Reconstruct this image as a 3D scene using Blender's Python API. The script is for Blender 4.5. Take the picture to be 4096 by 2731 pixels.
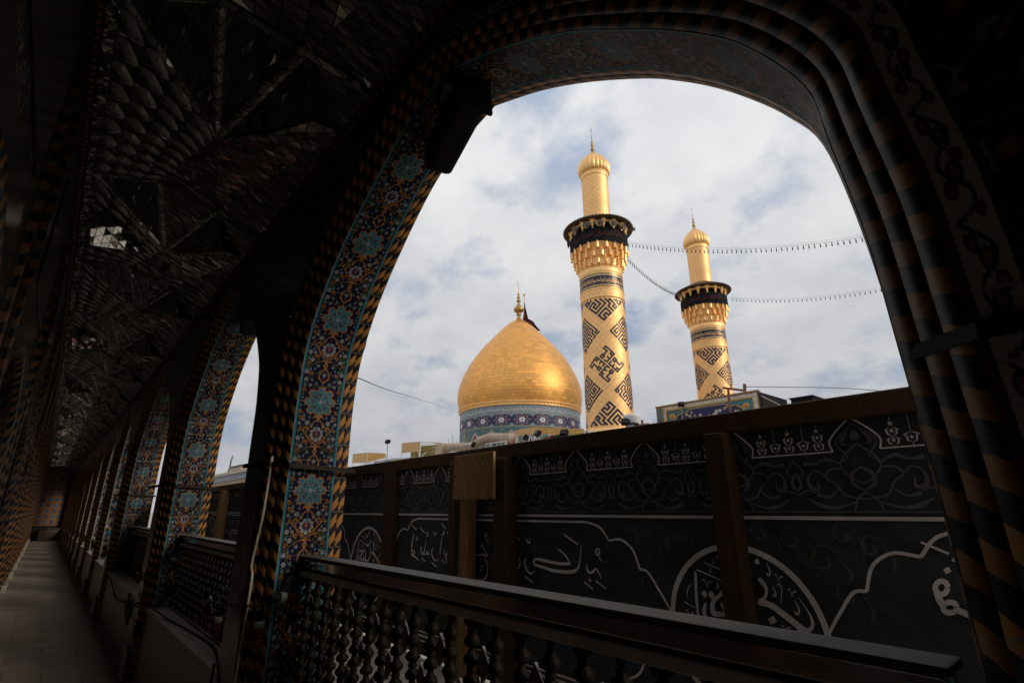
import bpy, math, random
import numpy as np
R = math.radians
random.seed(7); rng = np.random.default_rng(7)
for o in list(bpy.data.objects): bpy.data.objects.remove(o)
SC = bpy.context.scene
COL = SC.collection
# ------------------------------------------------------------------ camera
from mathutils import Matrix, Vector
cam = bpy.data.cameras.new('camera'); cam.lens = 18.144; cam.sensor_width = 36; cam.clip_start = 0.02; cam.clip_end = 6000
camo = bpy.data.objects.new('camera', cam); COL.objects.link(camo)
_f = Vector((-0.71979, 0.62296, 0.30629)); _u = Vector((0.23621, -0.19510, 0.95191)); _r = _f.cross(_u).normalized(); _u = _r.cross(_f)
camo.matrix_world = Matrix(((_r.x, _u.x, -_f.x, 0), (_r.y, _u.y, -_f.y, 0), (_r.z, _u.z, -_f.z, 0), (0, 0, 0, 1)))
SC.camera = camo
# ------------------------------------------------------------------ sky, sun, exposure
SUN_AZ = math.atan2(0.475, 0.88); SUN_EL = R(27)
w = bpy.data.worlds.new('World'); SC.world = w; w.use_nodes = True
nt = w.node_tree; N = nt.nodes; L = nt.links; N.clear()
def nd(t, **k):
    n = N.new(t)
    for a, b in k.items(): setattr(n, a, b)
    return n
sky = nd('ShaderNodeTexSky', sky_type='NISHITA', sun_disc=False, sun_elevation=SUN_EL, sun_rotation=R(90) - SUN_AZ, air_density=1.0, dust_density=1.5, ozone_density=1.0)
tc = nd('ShaderNodeTexCoord'); sep = nd('ShaderNodeSeparateXYZ'); L.new(tc.outputs['Generated'], sep.inputs[0])
zm = nd('ShaderNodeMath', operation='MAXIMUM'); L.new(sep.outputs['Z'], zm.inputs[0]); zm.inputs[1].default_value = 0.0
za = nd('ShaderNodeMath', operation='ADD'); L.new(zm.outputs[0], za.inputs[0]); za.inputs[1].default_value = 0.42
dx = nd('ShaderNodeMath', operation='DIVIDE'); L.new(sep.outputs['X'], dx.inputs[0]); L.new(za.outputs[0], dx.inputs[1])
dy = nd('ShaderNodeMath', operation='DIVIDE'); L.new(sep.outputs['Y'], dy.inputs[0]); L.new(za.outputs[0], dy.inputs[1])
cmb = nd('ShaderNodeCombineXYZ'); L.new(dx.outputs[0], cmb.inputs[0]); L.new(dy.outputs[0], cmb.inputs[1])
def noise(scale, det, rough, dist, off):
    m = nd('ShaderNodeMapping'); m.inputs['Location'].default_value = off; L.new(cmb.outputs[0], m.inputs[0])
    n = nd('ShaderNodeTexNoise'); n.inputs['Scale'].default_value = scale; n.inputs['Detail'].default_value = det
    n.inputs['Roughness'].default_value = rough; n.inputs['Distortion'].default_value = dist; L.new(m.outputs[0], n.inputs['Vector']); return n
def ramp(src, a, b, ca, cb):
    r = nd('ShaderNodeValToRGB'); r.color_ramp.elements[0].position = a; r.color_ramp.elements[1].position = b
    r.color_ramp.elements[0].color = (*ca, 1); r.color_ramp.elements[1].color = (*cb, 1); L.new(src, r.inputs[0]); return r
n1 = noise(3.2, 9, 0.57, 0.0, (3.1, 1.7, 0)); cov = ramp(n1.outputs[0], 0.355, 0.485, (0, 0, 0), (1, 1, 1))
n2 = noise(4.8, 8, 0.56, 0.0, (7.3, 2.2, 0)); shade = ramp(n2.outputs[0], 0.33, 0.66, (6.7, 6.8, 7.15), (8.35, 8.3, 8.25))
blu = nd('ShaderNodeMixRGB', blend_type='MIX'); blu.inputs[0].default_value = 0.7; L.new(sky.outputs[0], blu.inputs[1]); blu.inputs[2].default_value = (5.2, 6.0, 7.4, 1)
mx = nd('ShaderNodeMixRGB', blend_type='MIX'); L.new(cov.outputs[0], mx.inputs[0]); L.new(blu.outputs[0], mx.inputs[1]); L.new(shade.outputs[0], mx.inputs[2])
# thick grey layer low over the horizon, brighter overhead
hz = ramp(sep.outputs['Z'], 0.12, 0.62, (0.66, 0.675, 0.705), (1.08, 1.08, 1.08))
mu = nd('ShaderNodeMixRGB', blend_type='MULTIPLY'); mu.inputs[0].default_value = 1; L.new(mx.outputs[0], mu.inputs[1]); L.new(hz.outputs[0], mu.inputs[2])
bg = nd('ShaderNodeBackground'); bg.inputs['Strength'].default_value = 0.1; L.new(mu.outputs[0], bg.inputs[0])
wo = nd('ShaderNodeOutputWorld'); L.new(bg.outputs[0], wo.inputs[0])
sl = bpy.data.lights.new('sun', 'SUN'); sl.energy = 1.45; sl.angle = R(18); sl.color = (1, 0.92, 0.80)
so = bpy.data.objects.new('sun', sl); COL.objects.link(so)
sd = Vector((math.cos(SUN_EL) * math.cos(SUN_AZ), math.cos(SUN_EL) * math.sin(SUN_AZ), math.sin(SUN_EL)))
so.rotation_euler = sd.to_track_quat('Z', 'Y').to_euler(); so.location = sd * 100
vs = SC.view_settings; SC.display_settings.display_device = 'sRGB'; vs.view_transform = 'Standard'; vs.look = 'None'; vs.exposure = 0.0; vs.gamma = 1
SC.cycles.max_bounces = 8; SC.cycles.diffuse_bounces = 4; SC.cycles.glossy_bounces = 4; SC.cycles.use_denoising = True
SC.cycles.sample_clamp_indirect = 4
# ------------------------------------------------------------------ materials
class T:
    """small node-tree writer"""
    def __init__(s, name):
        s.m = bpy.data.materials.new(name); s.m.use_nodes = True; s.t = s.m.node_tree; s.t.nodes.clear()
        s.out = s.n('ShaderNodeOutputMaterial'); s.b = s.n('ShaderNodeBsdfPrincipled'); s.l(s.b.outputs[0], s.out.inputs[0])
    def n(s, t, **k):
        x = s.t.nodes.new(t)
        for a, b in k.items(): setattr(x, a, b)
        return x
    def l(s, a, b): s.t.links.new(a, b)
    def val(s, x, sock):
        if hasattr(x, 'is_output'): s.l(x, sock)
        else: sock.default_value = x
    def math(s, op, a, b=None, c=None):
        x = s.n('ShaderNodeMath', operation=op)
        for i, v in enumerate((a, b, c)):
            if v is not None: s.val(v, x.inputs[i])
        return x.outputs[0]
    def mix(s, f, a, b, mode='MIX'):
        x = s.n('ShaderNodeMixRGB', blend_type=mode); s.val(f, x.inputs[0])
        s.val(a if hasattr(a, 'is_output') else (*a, 1), x.inputs[1]); s.val(b if hasattr(b, 'is_output') else (*b, 1), x.inputs[2]); return x.outputs[0]
    def noise(s, scale, det=4, rough=0.55, dist=0, vec=None):
        x = s.n('ShaderNodeTexNoise'); x.inputs['Scale'].default_value = scale; x.inputs['Detail'].default_value = det
        x.inputs['Roughness'].default_value = rough; x.inputs['Distortion'].default_value = dist
        if vec is None:
            vec = s.n('ShaderNodeTexCoord').outputs['Object']
        s.l(vec, x.inputs['Vector']); return x.outputs[0]
    def ramp(s, src, a, b, ca=(0, 0, 0), cb=(1, 1, 1)):
        x = s.n('ShaderNodeValToRGB'); e = x.color_ramp.elements; e[0].position = a; e[1].position = b; e[0].color = (*ca, 1); e[1].color = (*cb, 1)
        s.l(src, x.inputs[0]); return x.outputs[0]
    def uv(s):
        x = s.n('ShaderNodeUVMap'); y = s.n('ShaderNodeSeparateXYZ'); s.l(x.outputs[0], y.inputs[0]); return x.outputs[0], y.outputs[0], y.outputs[1]
    def bump(s, h, strength=0.3, dist=0.01):
        x = s.n('ShaderNodeBump'); x.inputs['Strength'].default_value = strength; x.inputs['Distance'].default_value = dist
        s.l(h, x.inputs['Height']); s.l(x.outputs[0], s.b.inputs['Normal'])
    def set(s, col=None, rough=None, metal=None, spec=None):
        for k, v in (('Base Color', col), ('Roughness', rough), ('Metallic', metal), ('Specular IOR Level', spec)):
            if v is None: continue
            s.val((*v, 1) if isinstance(v, tuple) and len(v) == 3 else v, s.b.inputs[k])
        return s.m
def plain(name, c, rough=0.6, metal=0.0, var=0.25, scale=6.0, bump=0.0, bscale=40, spec=0.5, bd=0.01):
    t = T(name); f = t.noise(scale, 6, 0.6); g = t.noise(scale * 0.27 + 0.3, 3, 0.5)
    c1 = tuple(x * (1 - var) for x in c); c2 = tuple(min(1, x * (1 + var)) for x in c)
    m1 = t.mix(t.ramp(f, 0.3, 0.7), c1, c2); m2 = t.mix(t.ramp(g, 0.25, 0.75), m1, t.mix(0.5, m1, tuple(x * (1 - 0.6 * var) for x in c)))
    if bump: t.bump(t.noise(bscale, 3 if bscale < 5 else 5), bump, bd)
    return t.set(m2, t.math('ADD', t.math('MULTIPLY', f, 0.2), rough - 0.1), metal, spec)
def painted(name, rough=0.22, spec=0.5, wear=0.2):
    t = T(name); a = t.n('ShaderNodeAttribute', attribute_name='Col')
    f = t.noise(30, 5); c = t.mix(t.math('MULTIPLY', t.ramp(f, 0.35, 0.75), wear), a.outputs[0], t.mix(0.6, a.outputs[0], (0.05, 0.045, 0.04)))
    t.bump(t.noise(9, 3), 0.12, 0.01)
    return t.set(c, t.math('ADD', t.math('MULTIPLY', f, 0.25), rough - 0.1), 0.0, spec)
def rope_mat(name, slope, pitch=0.105, half=0.5, yc=(0.34, 0.145, 0.032)):
    t = T(name); _, u, v = t.uv()
    wob = t.math('MULTIPLY', t.math('SUBTRACT', t.noise(26, 2), 0.5), 0.10)
    ph = t.math('FRACT', t.math('ADD', t.math('ADD', t.math('DIVIDE', v, pitch), t.math('MULTIPLY', u, slope)), wob))
    st = t.math('GREATER_THAN', ph, half)
    yn = t.noise(7, 4); yel = t.mix(t.ramp(yn, 0.3, 0.7), tuple(x * 0.7 for x in yc), tuple(x * 1.12 for x in yc))
    c = t.mix(st, yel, (0.007, 0.0075, 0.009))
    gr = t.math('LESS_THAN', t.math('FRACT', t.math('DIVIDE', v, pitch * 2.0)), 0.028)
    c = t.mix(t.math('MULTIPLY', gr, 0.65), c, (0.16, 0.15, 0.13))
    e = t.math('LESS_THAN', t.math('ABSOLUTE', t.math('SUBTRACT', u, 0.5)), 0.47)
    c = t.mix(e, (0.10, 0.09, 0.08), c)
    return t.set(c, t.math('ADD', t.math('MULTIPLY', yn, 0.2), 0.38), 0, 0.2)
def gold_mat(name, c, tw, th, rot, off, jit, rough=0.3, dark=0.55, colvar=0.22):
    """gilded copper tiles: every tile a little tilted and tinted"""
    t = T(name); uvv, _, _ = t.uv()
    mp = t.n('ShaderNodeMapping'); mp.inputs['Rotation'].default_value = (0, 0, rot); t.l(uvv, mp.inputs[0])
    s = t.n('ShaderNodeSeparateXYZ'); t.l(mp.outputs[0], s.inputs[0])
    row = t.math('FLOOR', t.math('DIVIDE', s.outputs[1], th)); fv = t.math('FRACT', t.math('DIVIDE', s.outputs[1], th))
    uu = t.math('ADD', t.math('DIVIDE', s.outputs[0], tw), t.math('MULTIPLY', t.math('MODULO', row, 2.0), off)); fu = t.math('FRACT', uu); cu = t.math('FLOOR', uu)
    cb = t.n('ShaderNodeCombineXYZ'); t.l(cu, cb.inputs[0]); t.l(row, cb.inputs[1])
    wn = t.n('ShaderNodeTexWhiteNoise', noise_dimensions='2D'); t.l(cb.outputs[0], wn.inputs['Vector'])
    g = t.n('ShaderNodeNewGeometry'); sb = t.n('ShaderNodeVectorMath', operation='SUBTRACT'); t.l(wn.outputs['Color'], sb.inputs[0]); sb.inputs[1].default_value = (0.5, 0.5, 0.5)
    sc = t.n('ShaderNodeVectorMath', operation='SCALE'); t.l(sb.outputs[0], sc.inputs[0]); sc.inputs['Scale'].default_value = jit
    nz = t.n('ShaderNodeTexNoise'); nz.inputs['Scale'].default_value = 0.9; nz.inputs['Detail'].default_value = 4; t.l(t.n('ShaderNodeTexCoord').outputs['Object'], nz.inputs['Vector'])
    sb2 = t.n('ShaderNodeVectorMath', operation='SUBTRACT'); t.l(nz.outputs['Color'], sb2.inputs[0]); sb2.inputs[1].default_value = (0.5, 0.5, 0.5)
    sc2 = t.n('ShaderNodeVectorMath', operation='SCALE'); t.l(sb2.outputs[0], sc2.inputs[0]); sc2.inputs['Scale'].default_value = jit * 1.2
    ad = t.n('ShaderNodeVectorMath', operation='ADD'); t.l(g.outputs['Normal'], ad.inputs[0]); t.l(sc.outputs[0], ad.inputs[1])
    ad2 = t.n('ShaderNodeVectorMath', operation='ADD'); t.l(ad.outputs[0], ad2.inputs[0]); t.l(sc2.outputs[0], ad2.inputs[1])
    nm = t.n('ShaderNodeVectorMath', operation='NORMALIZE'); t.l(ad2.outputs[0], nm.inputs[0]); t.l(nm.outputs[0], t.b.inputs['Normal'])
    e = t.math('MINIMUM', t.math('MINIMUM', t.math('MULTIPLY', fu, tw), t.math('MULTIPLY', t.math('SUBTRACT', 1.0, fu), tw)), t.math('MINIMUM', t.math('MULTIPLY', fv, th), t.math('MULTIPLY', t.math('SUBTRACT', 1.0, fv), th)))
    ln = t.math('LESS_THAN', e, 0.018)
    cc = t.mix(wn.outputs['Value'], tuple(x * (1 - colvar) for x in c), tuple(min(1, x * (1 + colvar * 0.5)) for x in c))
    st = t.noise(0.35, 5, 0.6); cc = t.mix(t.math('MULTIPLY', t.ramp(st, 0.45, 0.75), 0.3), cc, tuple(x * 0.7 for x in c))
    cc = t.mix(t.math('MULTIPLY', ln, dark), cc, (0.16, 0.08, 0.03))
    return t.set(cc, t.math('ADD', t.math('MULTIPLY', wn.outputs['Value'], 0.12), rough), 1.0)
def mirror_mat(name, scale, tint=(0.30, 0.29, 0.28), jit=0.5, red=0.0, rough=0.06, metal=0.92, turn=30, asp=1.0):
    """mirror mosaic: an ordered field of small glass triangles, each with its own tilt, a few flashing"""
    t = T(name); co = t.n('ShaderNodeTexCoord').outputs['Object']
    mp = t.n('ShaderNodeMapping'); mp.inputs['Rotation'].default_value = (0, 0, R(turn)); mp.inputs['Scale'].default_value = (scale, scale * asp, scale); t.l(co, mp.inputs[0])
    s = t.n('ShaderNodeSeparateXYZ'); t.l(mp.outputs[0], s.inputs[0])
    y = t.math('ADD', s.outputs[1], t.math('MULTIPLY', s.outputs[2], 0.8)); ry = t.math('FLOOR', y); fy = t.math('FRACT', y)
    x = t.math('ADD', s.outputs[0], t.math('MULTIPLY', y, 0.5)); rx = t.math('FLOOR', x); fx = t.math('FRACT', x)
    d = t.math('SUBTRACT', fx, fy); tri = t.math('GREATER_THAN', d, 0.0)
    cb = t.n('ShaderNodeCombineXYZ'); t.l(rx, cb.inputs[0]); t.l(ry, cb.inputs[1]); t.l(tri, cb.inputs[2])
    w_ = t.n('ShaderNodeTexWhiteNoise', noise_dimensions='3D'); t.l(cb.outputs[0], w_.inputs['Vector'])
    g = t.n('ShaderNodeNewGeometry'); sb = t.n('ShaderNodeVectorMath', operation='SUBTRACT'); t.l(w_.outputs['Color'], sb.inputs[0]); sb.inputs[1].default_value = (0.5, 0.5, 0.5)
    k = t.math('ADD', jit, t.math('MULTIPLY', t.math('GREATER_THAN', w_.outputs['Value'], 0.90), 0.9))
    sc = t.n('ShaderNodeVectorMath', operation='SCALE'); t.l(sb.outputs[0], sc.inputs[0]); t.l(k, sc.inputs['Scale'])
    ad = t.n('ShaderNodeVectorMath', operation='ADD'); t.l(g.outputs['Normal'], ad.inputs[0]); t.l(sc.outputs[0], ad.inputs[1])
    nm = t.n('ShaderNodeVectorMath', operation='NORMALIZE'); t.l(ad.outputs[0], nm.inputs[0]); t.l(nm.outputs[0], t.b.inputs['Normal'])
    e = t.math('MINIMUM', t.math('MINIMUM', t.math('MINIMUM', fx, t.math('SUBTRACT', 1.0, fx)), t.math('MINIMUM', fy, t.math('SUBTRACT', 1.0, fy))), t.math('MULTIPLY', t.math('ABSOLUTE', d), 0.7))
    c = t.mix(w_.outputs['Value'], tuple(q * 0.40 for q in tint), tuple(min(1, q * 1.25) for q in tint))
    if red:
        s2 = t.n('ShaderNodeSeparateColor'); t.l(w_.outputs['Color'], s2.inputs[0]); c = t.mix(t.math('MULTIPLY', t.math('GREATER_THAN', s2.outputs[1], 0.62), red), c, (0.30, 0.07, 0.07))
    c = t.mix(t.math('MULTIPLY', t.math('LESS_THAN', e, 0.045), 0.8), c, (0.02, 0.02, 0.02))
    return t.set(c, rough, metal)
M = {}
M['yellow_rope_in'] = rope_mat('black_yellow_rope_tile', 0.42, 0.092, 0.47)
M['yellow_rope_out'] = rope_mat('black_yellow_rope_tile_outer', -0.5, 0.10)
M['niche_rope'] = rope_mat('shaded_black_yellow_rope_tile', -0.45, 0.13, 0.45, (0.20, 0.085, 0.02))  # same rope tile, yellow darkened to put the left wall's shade into the colour
M['yellow_rope_small'] = rope_mat('black_yellow_rope_tile_small', 0.3, 0.07)
M['tile'] = painted('painted_glazed_tile', 0.56, 0.04)
M['facade'] = plain('bounce_facade_tile', (0.36, 0.33, 0.29), 0.6, 0, 0.3, 4)  # outer face out of view, tone made pale to bounce light onto the banner
M['tile_matt'] = painted('painted_tile_matt', 0.4, 0.4)
M['drum_tile'] = painted('painted_drum_tile', 0.45, 0.3, 0.1)
M['gold_shaft'] = gold_mat('gold_tiles_diagonal', (1.0, 0.61, 0.27), 0.40, 0.40, R(45), 0.0, 0.06, 0.52, 0.30, 0.08)
M['gold_dome'] = gold_mat('gold_bricks', (0.92, 0.48, 0.14), 0.78, 0.42, 0, 0.5, 0.05, 0.44, 0.45, 0.16)
M['gold_plain'] = plain('gold_sheet', (1.0, 0.61, 0.26), 0.50, 1.0, 0.10, 1.2)
M['gold_rib'] = plain('gold_ribbed_sheet', (1.0, 0.59, 0.24), 0.45, 1.0, 0.12, 2.0)
M['brass'] = plain('old_brass', (0.50, 0.30, 0.10), 0.35, 1.0, 0.2, 3)
M['enamel'] = plain('dark_blue_enamel', (0.014, 0.012, 0.035), 0.35, 0.0, 0.2, 4)
M['wood_dark'] = plain('brown_balcony_wood', (0.085, 0.05, 0.024), 0.7, 0, 0.3, 5)
M['black_cloth'] = plain('black_cloth', (0.012, 0.011, 0.013), 0.9, 0, 0.3, 3, 0.5, 12, 0.15)
M['red_print'] = plain('dark_red_print', (0.10, 0.012, 0.014), 0.8, 0, 0.15)
M['horn'] = plain('grey_horn', (0.17, 0.14, 0.10), 0.5)
M['steel'] = plain('dull_rail_metal', (0.075, 0.067, 0.058), 0.6, 0.0, 0.18, 18, spec=0.25)
M['rail_plate'] = plain('worn_rail_plate', (0.60, 0.54, 0.46), 0.42, 0.3, 0.25, 9)
M['steel_dark'] = plain('polished_steel', (0.62, 0.57, 0.50), 0.12, 1.0, 0.15, 7)
M['bead'] = plain('dark_turned_bead', (0.018, 0.014, 0.010), 0.5, 0.0, 0.3, 20, spec=0.08)
M['diamond'] = plain('smoky_diamond_plate', (0.20, 0.185, 0.16), 0.4, 0.0, 0.2, 15)
M['marble'] = plain('grey_marble', (0.36, 0.31, 0.26), 0.35, 0, 0.14, 3, 0.15, 30)
M['bulb_white'] = plain('dusty_white_plastic', (0.26, 0.25, 0.22), 0.5)
M['white_enamel'] = plain('white_enamel', (0.70, 0.68, 0.64), 0.4, 0, 0.08)
M['red_glass'] = plain('red_coated_glass', (0.13, 0.007, 0.008), 0.4, 0, 0.15, spec=0.25)
M['cable'] = plain('dark_cable', (0.03, 0.027, 0.024), 0.6, 0, 0.2)
M['conduit'] = plain('dirty_white_conduit', (0.34, 0.29, 0.22), 0.5, 0, 0.2)
M['lamp_black'] = plain('black_lamp_housing', (0.008, 0.0075, 0.007), 0.75, 0, 0.3, spec=0.2)
M['lens'] = plain('lamp_glass', (0.20, 0.22, 0.22), 0.12, 0.2, 0.1)
M['dark_glass'] = plain('dark_lamp_glass', (0.015, 0.015, 0.016), 0.5, 0, 0.1, spec=0.2)
M['strap'] = plain('rusty_iron_strap', (0.022, 0.014, 0.010), 0.7, 0.0, 0.3, spec=0.2)
M['banner'] = plain('black_banner_cloth', (0.058, 0.060, 0.069), 0.85, 0, 0.10, 2, 0.9, 2.6, 0.2, 0.10)
M['banner_white'] = plain('banner_white_print', (0.80, 0.76, 0.77), 0.85, 0, 0.10, 2, 0.9, 2.6, 0.2, 0.10)
M['banner_grey'] = plain('banner_grey_print', (0.155, 0.15, 0.16), 0.85, 0, 0.10, 2, 0.9, 2.6, 0.2, 0.10)
M['banner_faint'] = plain('banner_faint_green_print', (0.092, 0.102, 0.10), 0.85, 0, 0.10, 2, 0.9, 2.6, 0.2, 0.10)
def wood_mat(name, c):
    t = T(name); co = t.n('ShaderNodeTexCoord').outputs['Object']; mp = t.n('ShaderNodeMapping'); mp.inputs['Scale'].default_value = (14, 14, 1.6); t.l(co, mp.inputs[0])
    f = t.noise(2.5, 6, 0.6, 1.2, mp.outputs[0]); g = t.noise(3, 3)
    cc = t.mix(t.ramp(f, 0.3, 0.7), tuple(x * 0.55 for x in c), c); cc = t.mix(t.math('MULTIPLY', t.ramp(g, 0.5, 0.8), 0.4), cc, tuple(x * 0.5 for x in c))
    t.bump(f, 0.3, 0.004); return t.set(cc, 0.65, 0, 0.35)
M['wood_post'] = wood_mat('brown_timber', (0.085, 0.040, 0.013))
M['wood_light'] = wood_mat('light_timber', (0.46, 0.25, 0.10))
def stripe_mat(name, a, b, pitch):
    t = T(name); _, u, v = t.uv(); st = t.math('GREATER_THAN', t.math('FRACT', t.math('DIVIDE', v, pitch)), 0.55)
    c = t.mix(st, a, b); c = t.mix(t.math('MULTIPLY', t.noise(2.5, 5), 0.35), c, (0.2, 0.16, 0.09)); return t.set(c, 0.55)
M['awning'] = stripe_mat('yellow_ribbed_sheet', (0.76, 0.44, 0.12), (0.50, 0.26, 0.06), 0.16)
M['curtain'] = stripe_mat('yellow_green_striped_cloth', (0.46, 0.33, 0.10), (0.20, 0.22, 0.08), 0.34)
M['duct'] = plain('beige_insulated_duct', (0.47, 0.36, 0.26), 0.8, 0, 0.2, 1.2, 0.4, 6)
M['plaster'] = plain('pale_roof_plaster', (0.46, 0.40, 0.32), 0.85, 0, 0.15, 1.0, 0.2, 8)
M['grey_metal'] = plain('grey_painted_metal', (0.25, 0.26, 0.26), 0.45, 0.3, 0.15)
M['rust'] = plain('red_oxide_steel', (0.16, 0.05, 0.03), 0.6, 0, 0.2)
M['white_metal'] = plain('white_painted_metal', (0.65, 0.65, 0.63), 0.35, 0, 0.06)
M['flag_green'] = plain('green_flag_cloth', (0.02, 0.16, 0.08), 0.8, 0, 0.15)
M['flag_red'] = plain('red_flag_cloth', (0.10, 0.012, 0.015), 0.8, 0, 0.15)
def slab_mat():
    t = T('marble_paving'); co = t.n('ShaderNodeTexCoord').outputs['Object']
    b = t.n('ShaderNodeTexBrick'); b.offset = 0.5; b.inputs['Scale'].default_value = 1; b.inputs['Brick Width'].default_value = 0.62; b.inputs['Row Height'].default_value = 0.36
    b.inputs['Mortar Size'].default_value = 0.007; b.inputs['Color1'].default_value = (0.31, 0.25, 0.185, 1); b.inputs['Color2'].default_value = (0.25, 0.20, 0.15, 1); b.inputs['Mortar'].default_value = (0.10, 0.08, 0.06, 1)
    mp = t.n('ShaderNodeMapping'); mp.inputs['Rotation'].default_value = (0, 0, R(90)); t.l(co, mp.inputs[0]); t.l(mp.outputs[0], b.inputs['Vector'])
    f = t.noise(2.2, 6, 0.65, 0.8); c = t.mix(t.math('MULTIPLY', t.ramp(f, 0.4, 0.8), 0.45), b.outputs[0], (0.20, 0.15, 0.11))
    return t.set(c, t.math('ADD', t.math('MULTIPLY', f, 0.3), 0.25), 0)
M['paving'] = slab_mat()
M['ground'] = plain('courtyard_paving', (0.36, 0.31, 0.25), 0.7, 0, 0.15, 0.3)
M['brick'] = plain('tan_brick', (0.34, 0.24, 0.15), 0.85, 0, 0.2, 2.0, 0.3, 12)
def floral_dark(name, base, line, line2, sc=9.0):
    """dark glazed tile with thin scrolling lines"""
    t = T(name); co = t.n('ShaderNodeTexCoord').outputs['Object']
    f = t.noise(sc * 0.5, 2, 0.4, 2.6, co); f2 = t.noise(sc * 0.9, 2, 0.4, 2.0, co)
    l1 = t.math('LESS_THAN', t.math('ABSOLUTE', t.math('SUBTRACT', f, 0.5)), 0.014); l2 = t.math('LESS_THAN', t.math('ABSOLUTE', t.math('SUBTRACT', f2, 0.56)), 0.022)
    v = t.n('ShaderNodeTexVoronoi'); v.inputs['Scale'].default_value = sc * 1.3; t.l(co, v.inputs['Vector'])
    dot = t.math('LESS_THAN', v.outputs['Distance'], 0.2)
    c = t.mix(l2, base, line2); c = t.mix(dot, c, tuple((a + b) * 0.4 for a, b in zip(line2, line))); c = t.mix(l1, c, line)
    return t.set(c, 0.2, 0)
M['floral'] = floral_dark('dark_floral_tile', (0.010, 0.012, 0.028), (0.26, 0.25, 0.23), (0.10, 0.06, 0.02))
M['floral_ochre'] = floral_dark('ochre_blue_floral_tile', (0.012, 0.02, 0.05), (0.24, 0.12, 0.03), (0.16, 0.085, 0.02), 12)
M['cove'] = plain('dark_polished_stone', (0.045, 0.04, 0.036), 0.22, 0, 0.3, 5)
M['mir_a'] = mirror_mat('mirror_mosaic_fine', 24, (0.52, 0.51, 0.50), 0.42, metal=.55)
M['mir_line'] = mirror_mat('mirror_mosaic_strips', 9, (0.36, 0.355, 0.35), 0.16, metal=.6, turn=62, asp=5)
M['mir_b'] = mirror_mat('mirror_mosaic_medium', 14, (0.62, 0.59, 0.57), 0.40, metal=.55, turn=10)
M['mir_c'] = mirror_mat('mirror_mosaic_red', 18, (0.66, 0.60, 0.58), 0.45, 0.7, metal=.65)
M['mir_d'] = mirror_mat('mirror_panes_pale', 11, (0.80, 0.77, 0.74), 0.14, metal=.2, turn=75)
M['mir_oval'] = plain('mirror_lozenge_glass', (0.88, 0.86, 0.83), 0.12, .2, 0.16, 9)
M['mir_sky'] = mirror_mat('mirror_pane_shards', 13, (0.85, 0.83, 0.80), 0.10, metal=.9)
M['mir_rib'] = mirror_mat('mirror_rib_studs', 14, (0.85, 0.81, 0.77), 0.35, metal=.25)
# ------------------------------------------------------------------ object helpers
BASE = {}
def tag(o, label=None, cat=None, group=None, kind=None):
    for k, v in (('label', label), ('category', cat), ('group', group), ('kind', kind)):
        if v: o[k] = v
    return o
def thing(name, label, cat, loc=(0, 0, 0), group=None):
    o = bpy.data.objects.new(name, None); COL.objects.link(o); o.location = loc; o.empty_display_size = 0.2
    BASE[o.name] = np.array(loc, float); return tag(o, label, cat, group)
def mk(name, V, F, mat, parent=None, smooth=False, col=None, uv=None, local=False, label=None):
    """one mesh object; V in world metres (or local ones), col per vertex, uv per loop-vertex"""
    V = np.asarray(V, float)
    b = np.zeros(3)
    if parent is not None: b = BASE[parent.name]
    if parent is not None and not local: V = V - b
    me = bpy.data.meshes.new(name)
    if isinstance(F, np.ndarray) and F.ndim == 2:
        k = F.shape[1]; n = len(F)
        me.vertices.add(len(V)); me.vertices.foreach_set('co', V.astype(np.float32).ravel())
        me.loops.add(n * k); me.loops.foreach_set('vertex_index', F.astype(np.int32).ravel())
        me.polygons.add(n); me.polygons.foreach_set('loop_start', np.arange(0, n * k, k, dtype=np.int32))
        me.update(calc_edges=True); me.validate()
    else:
        me.from_pydata([tuple(v) for v in V], [], [tuple(int(i) for i in f) for f in F]); me.update()
    if col is not None:
        a = me.color_attributes.new('Col', 'FLOAT_COLOR', 'POINT'); c = np.ones((len(V), 4), np.float32); c[:, :3] = col; a.data.foreach_set('color', c.ravel())
    if uv is not None:
        ul = me.uv_layers.new(name='UVMap'); li = np.empty(len(me.loops), np.int32); me.loops.foreach_get('vertex_index', li)
        ul.data.foreach_set('uv', np.asarray(uv, np.float32)[li].ravel())
    for m in (mat if isinstance(mat, (list, tuple)) else [mat]): me.materials.append(M[m] if isinstance(m, str) else m)
    if smooth: me.polygons.foreach_set('use_smooth', np.ones(len(me.polygons), bool)); me.update()
    o = bpy.data.objects.new(name, me); COL.objects.link(o)
    if parent is not None: o.parent = parent
    BASE[o.name] = b
    if label: o['label'] = label
    return o
def inst(src, parent, loc=(0, 0, 0), rz=0.0, name=None, scale=None):
    c = src.copy(); COL.objects.link(c); c.parent = parent; c.location = loc; c.rotation_euler = (0, 0, rz)
    if scale: c.scale = scale
    BASE[c.name] = BASE[parent.name] if parent is not None else np.zeros(3)
    return c
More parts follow.
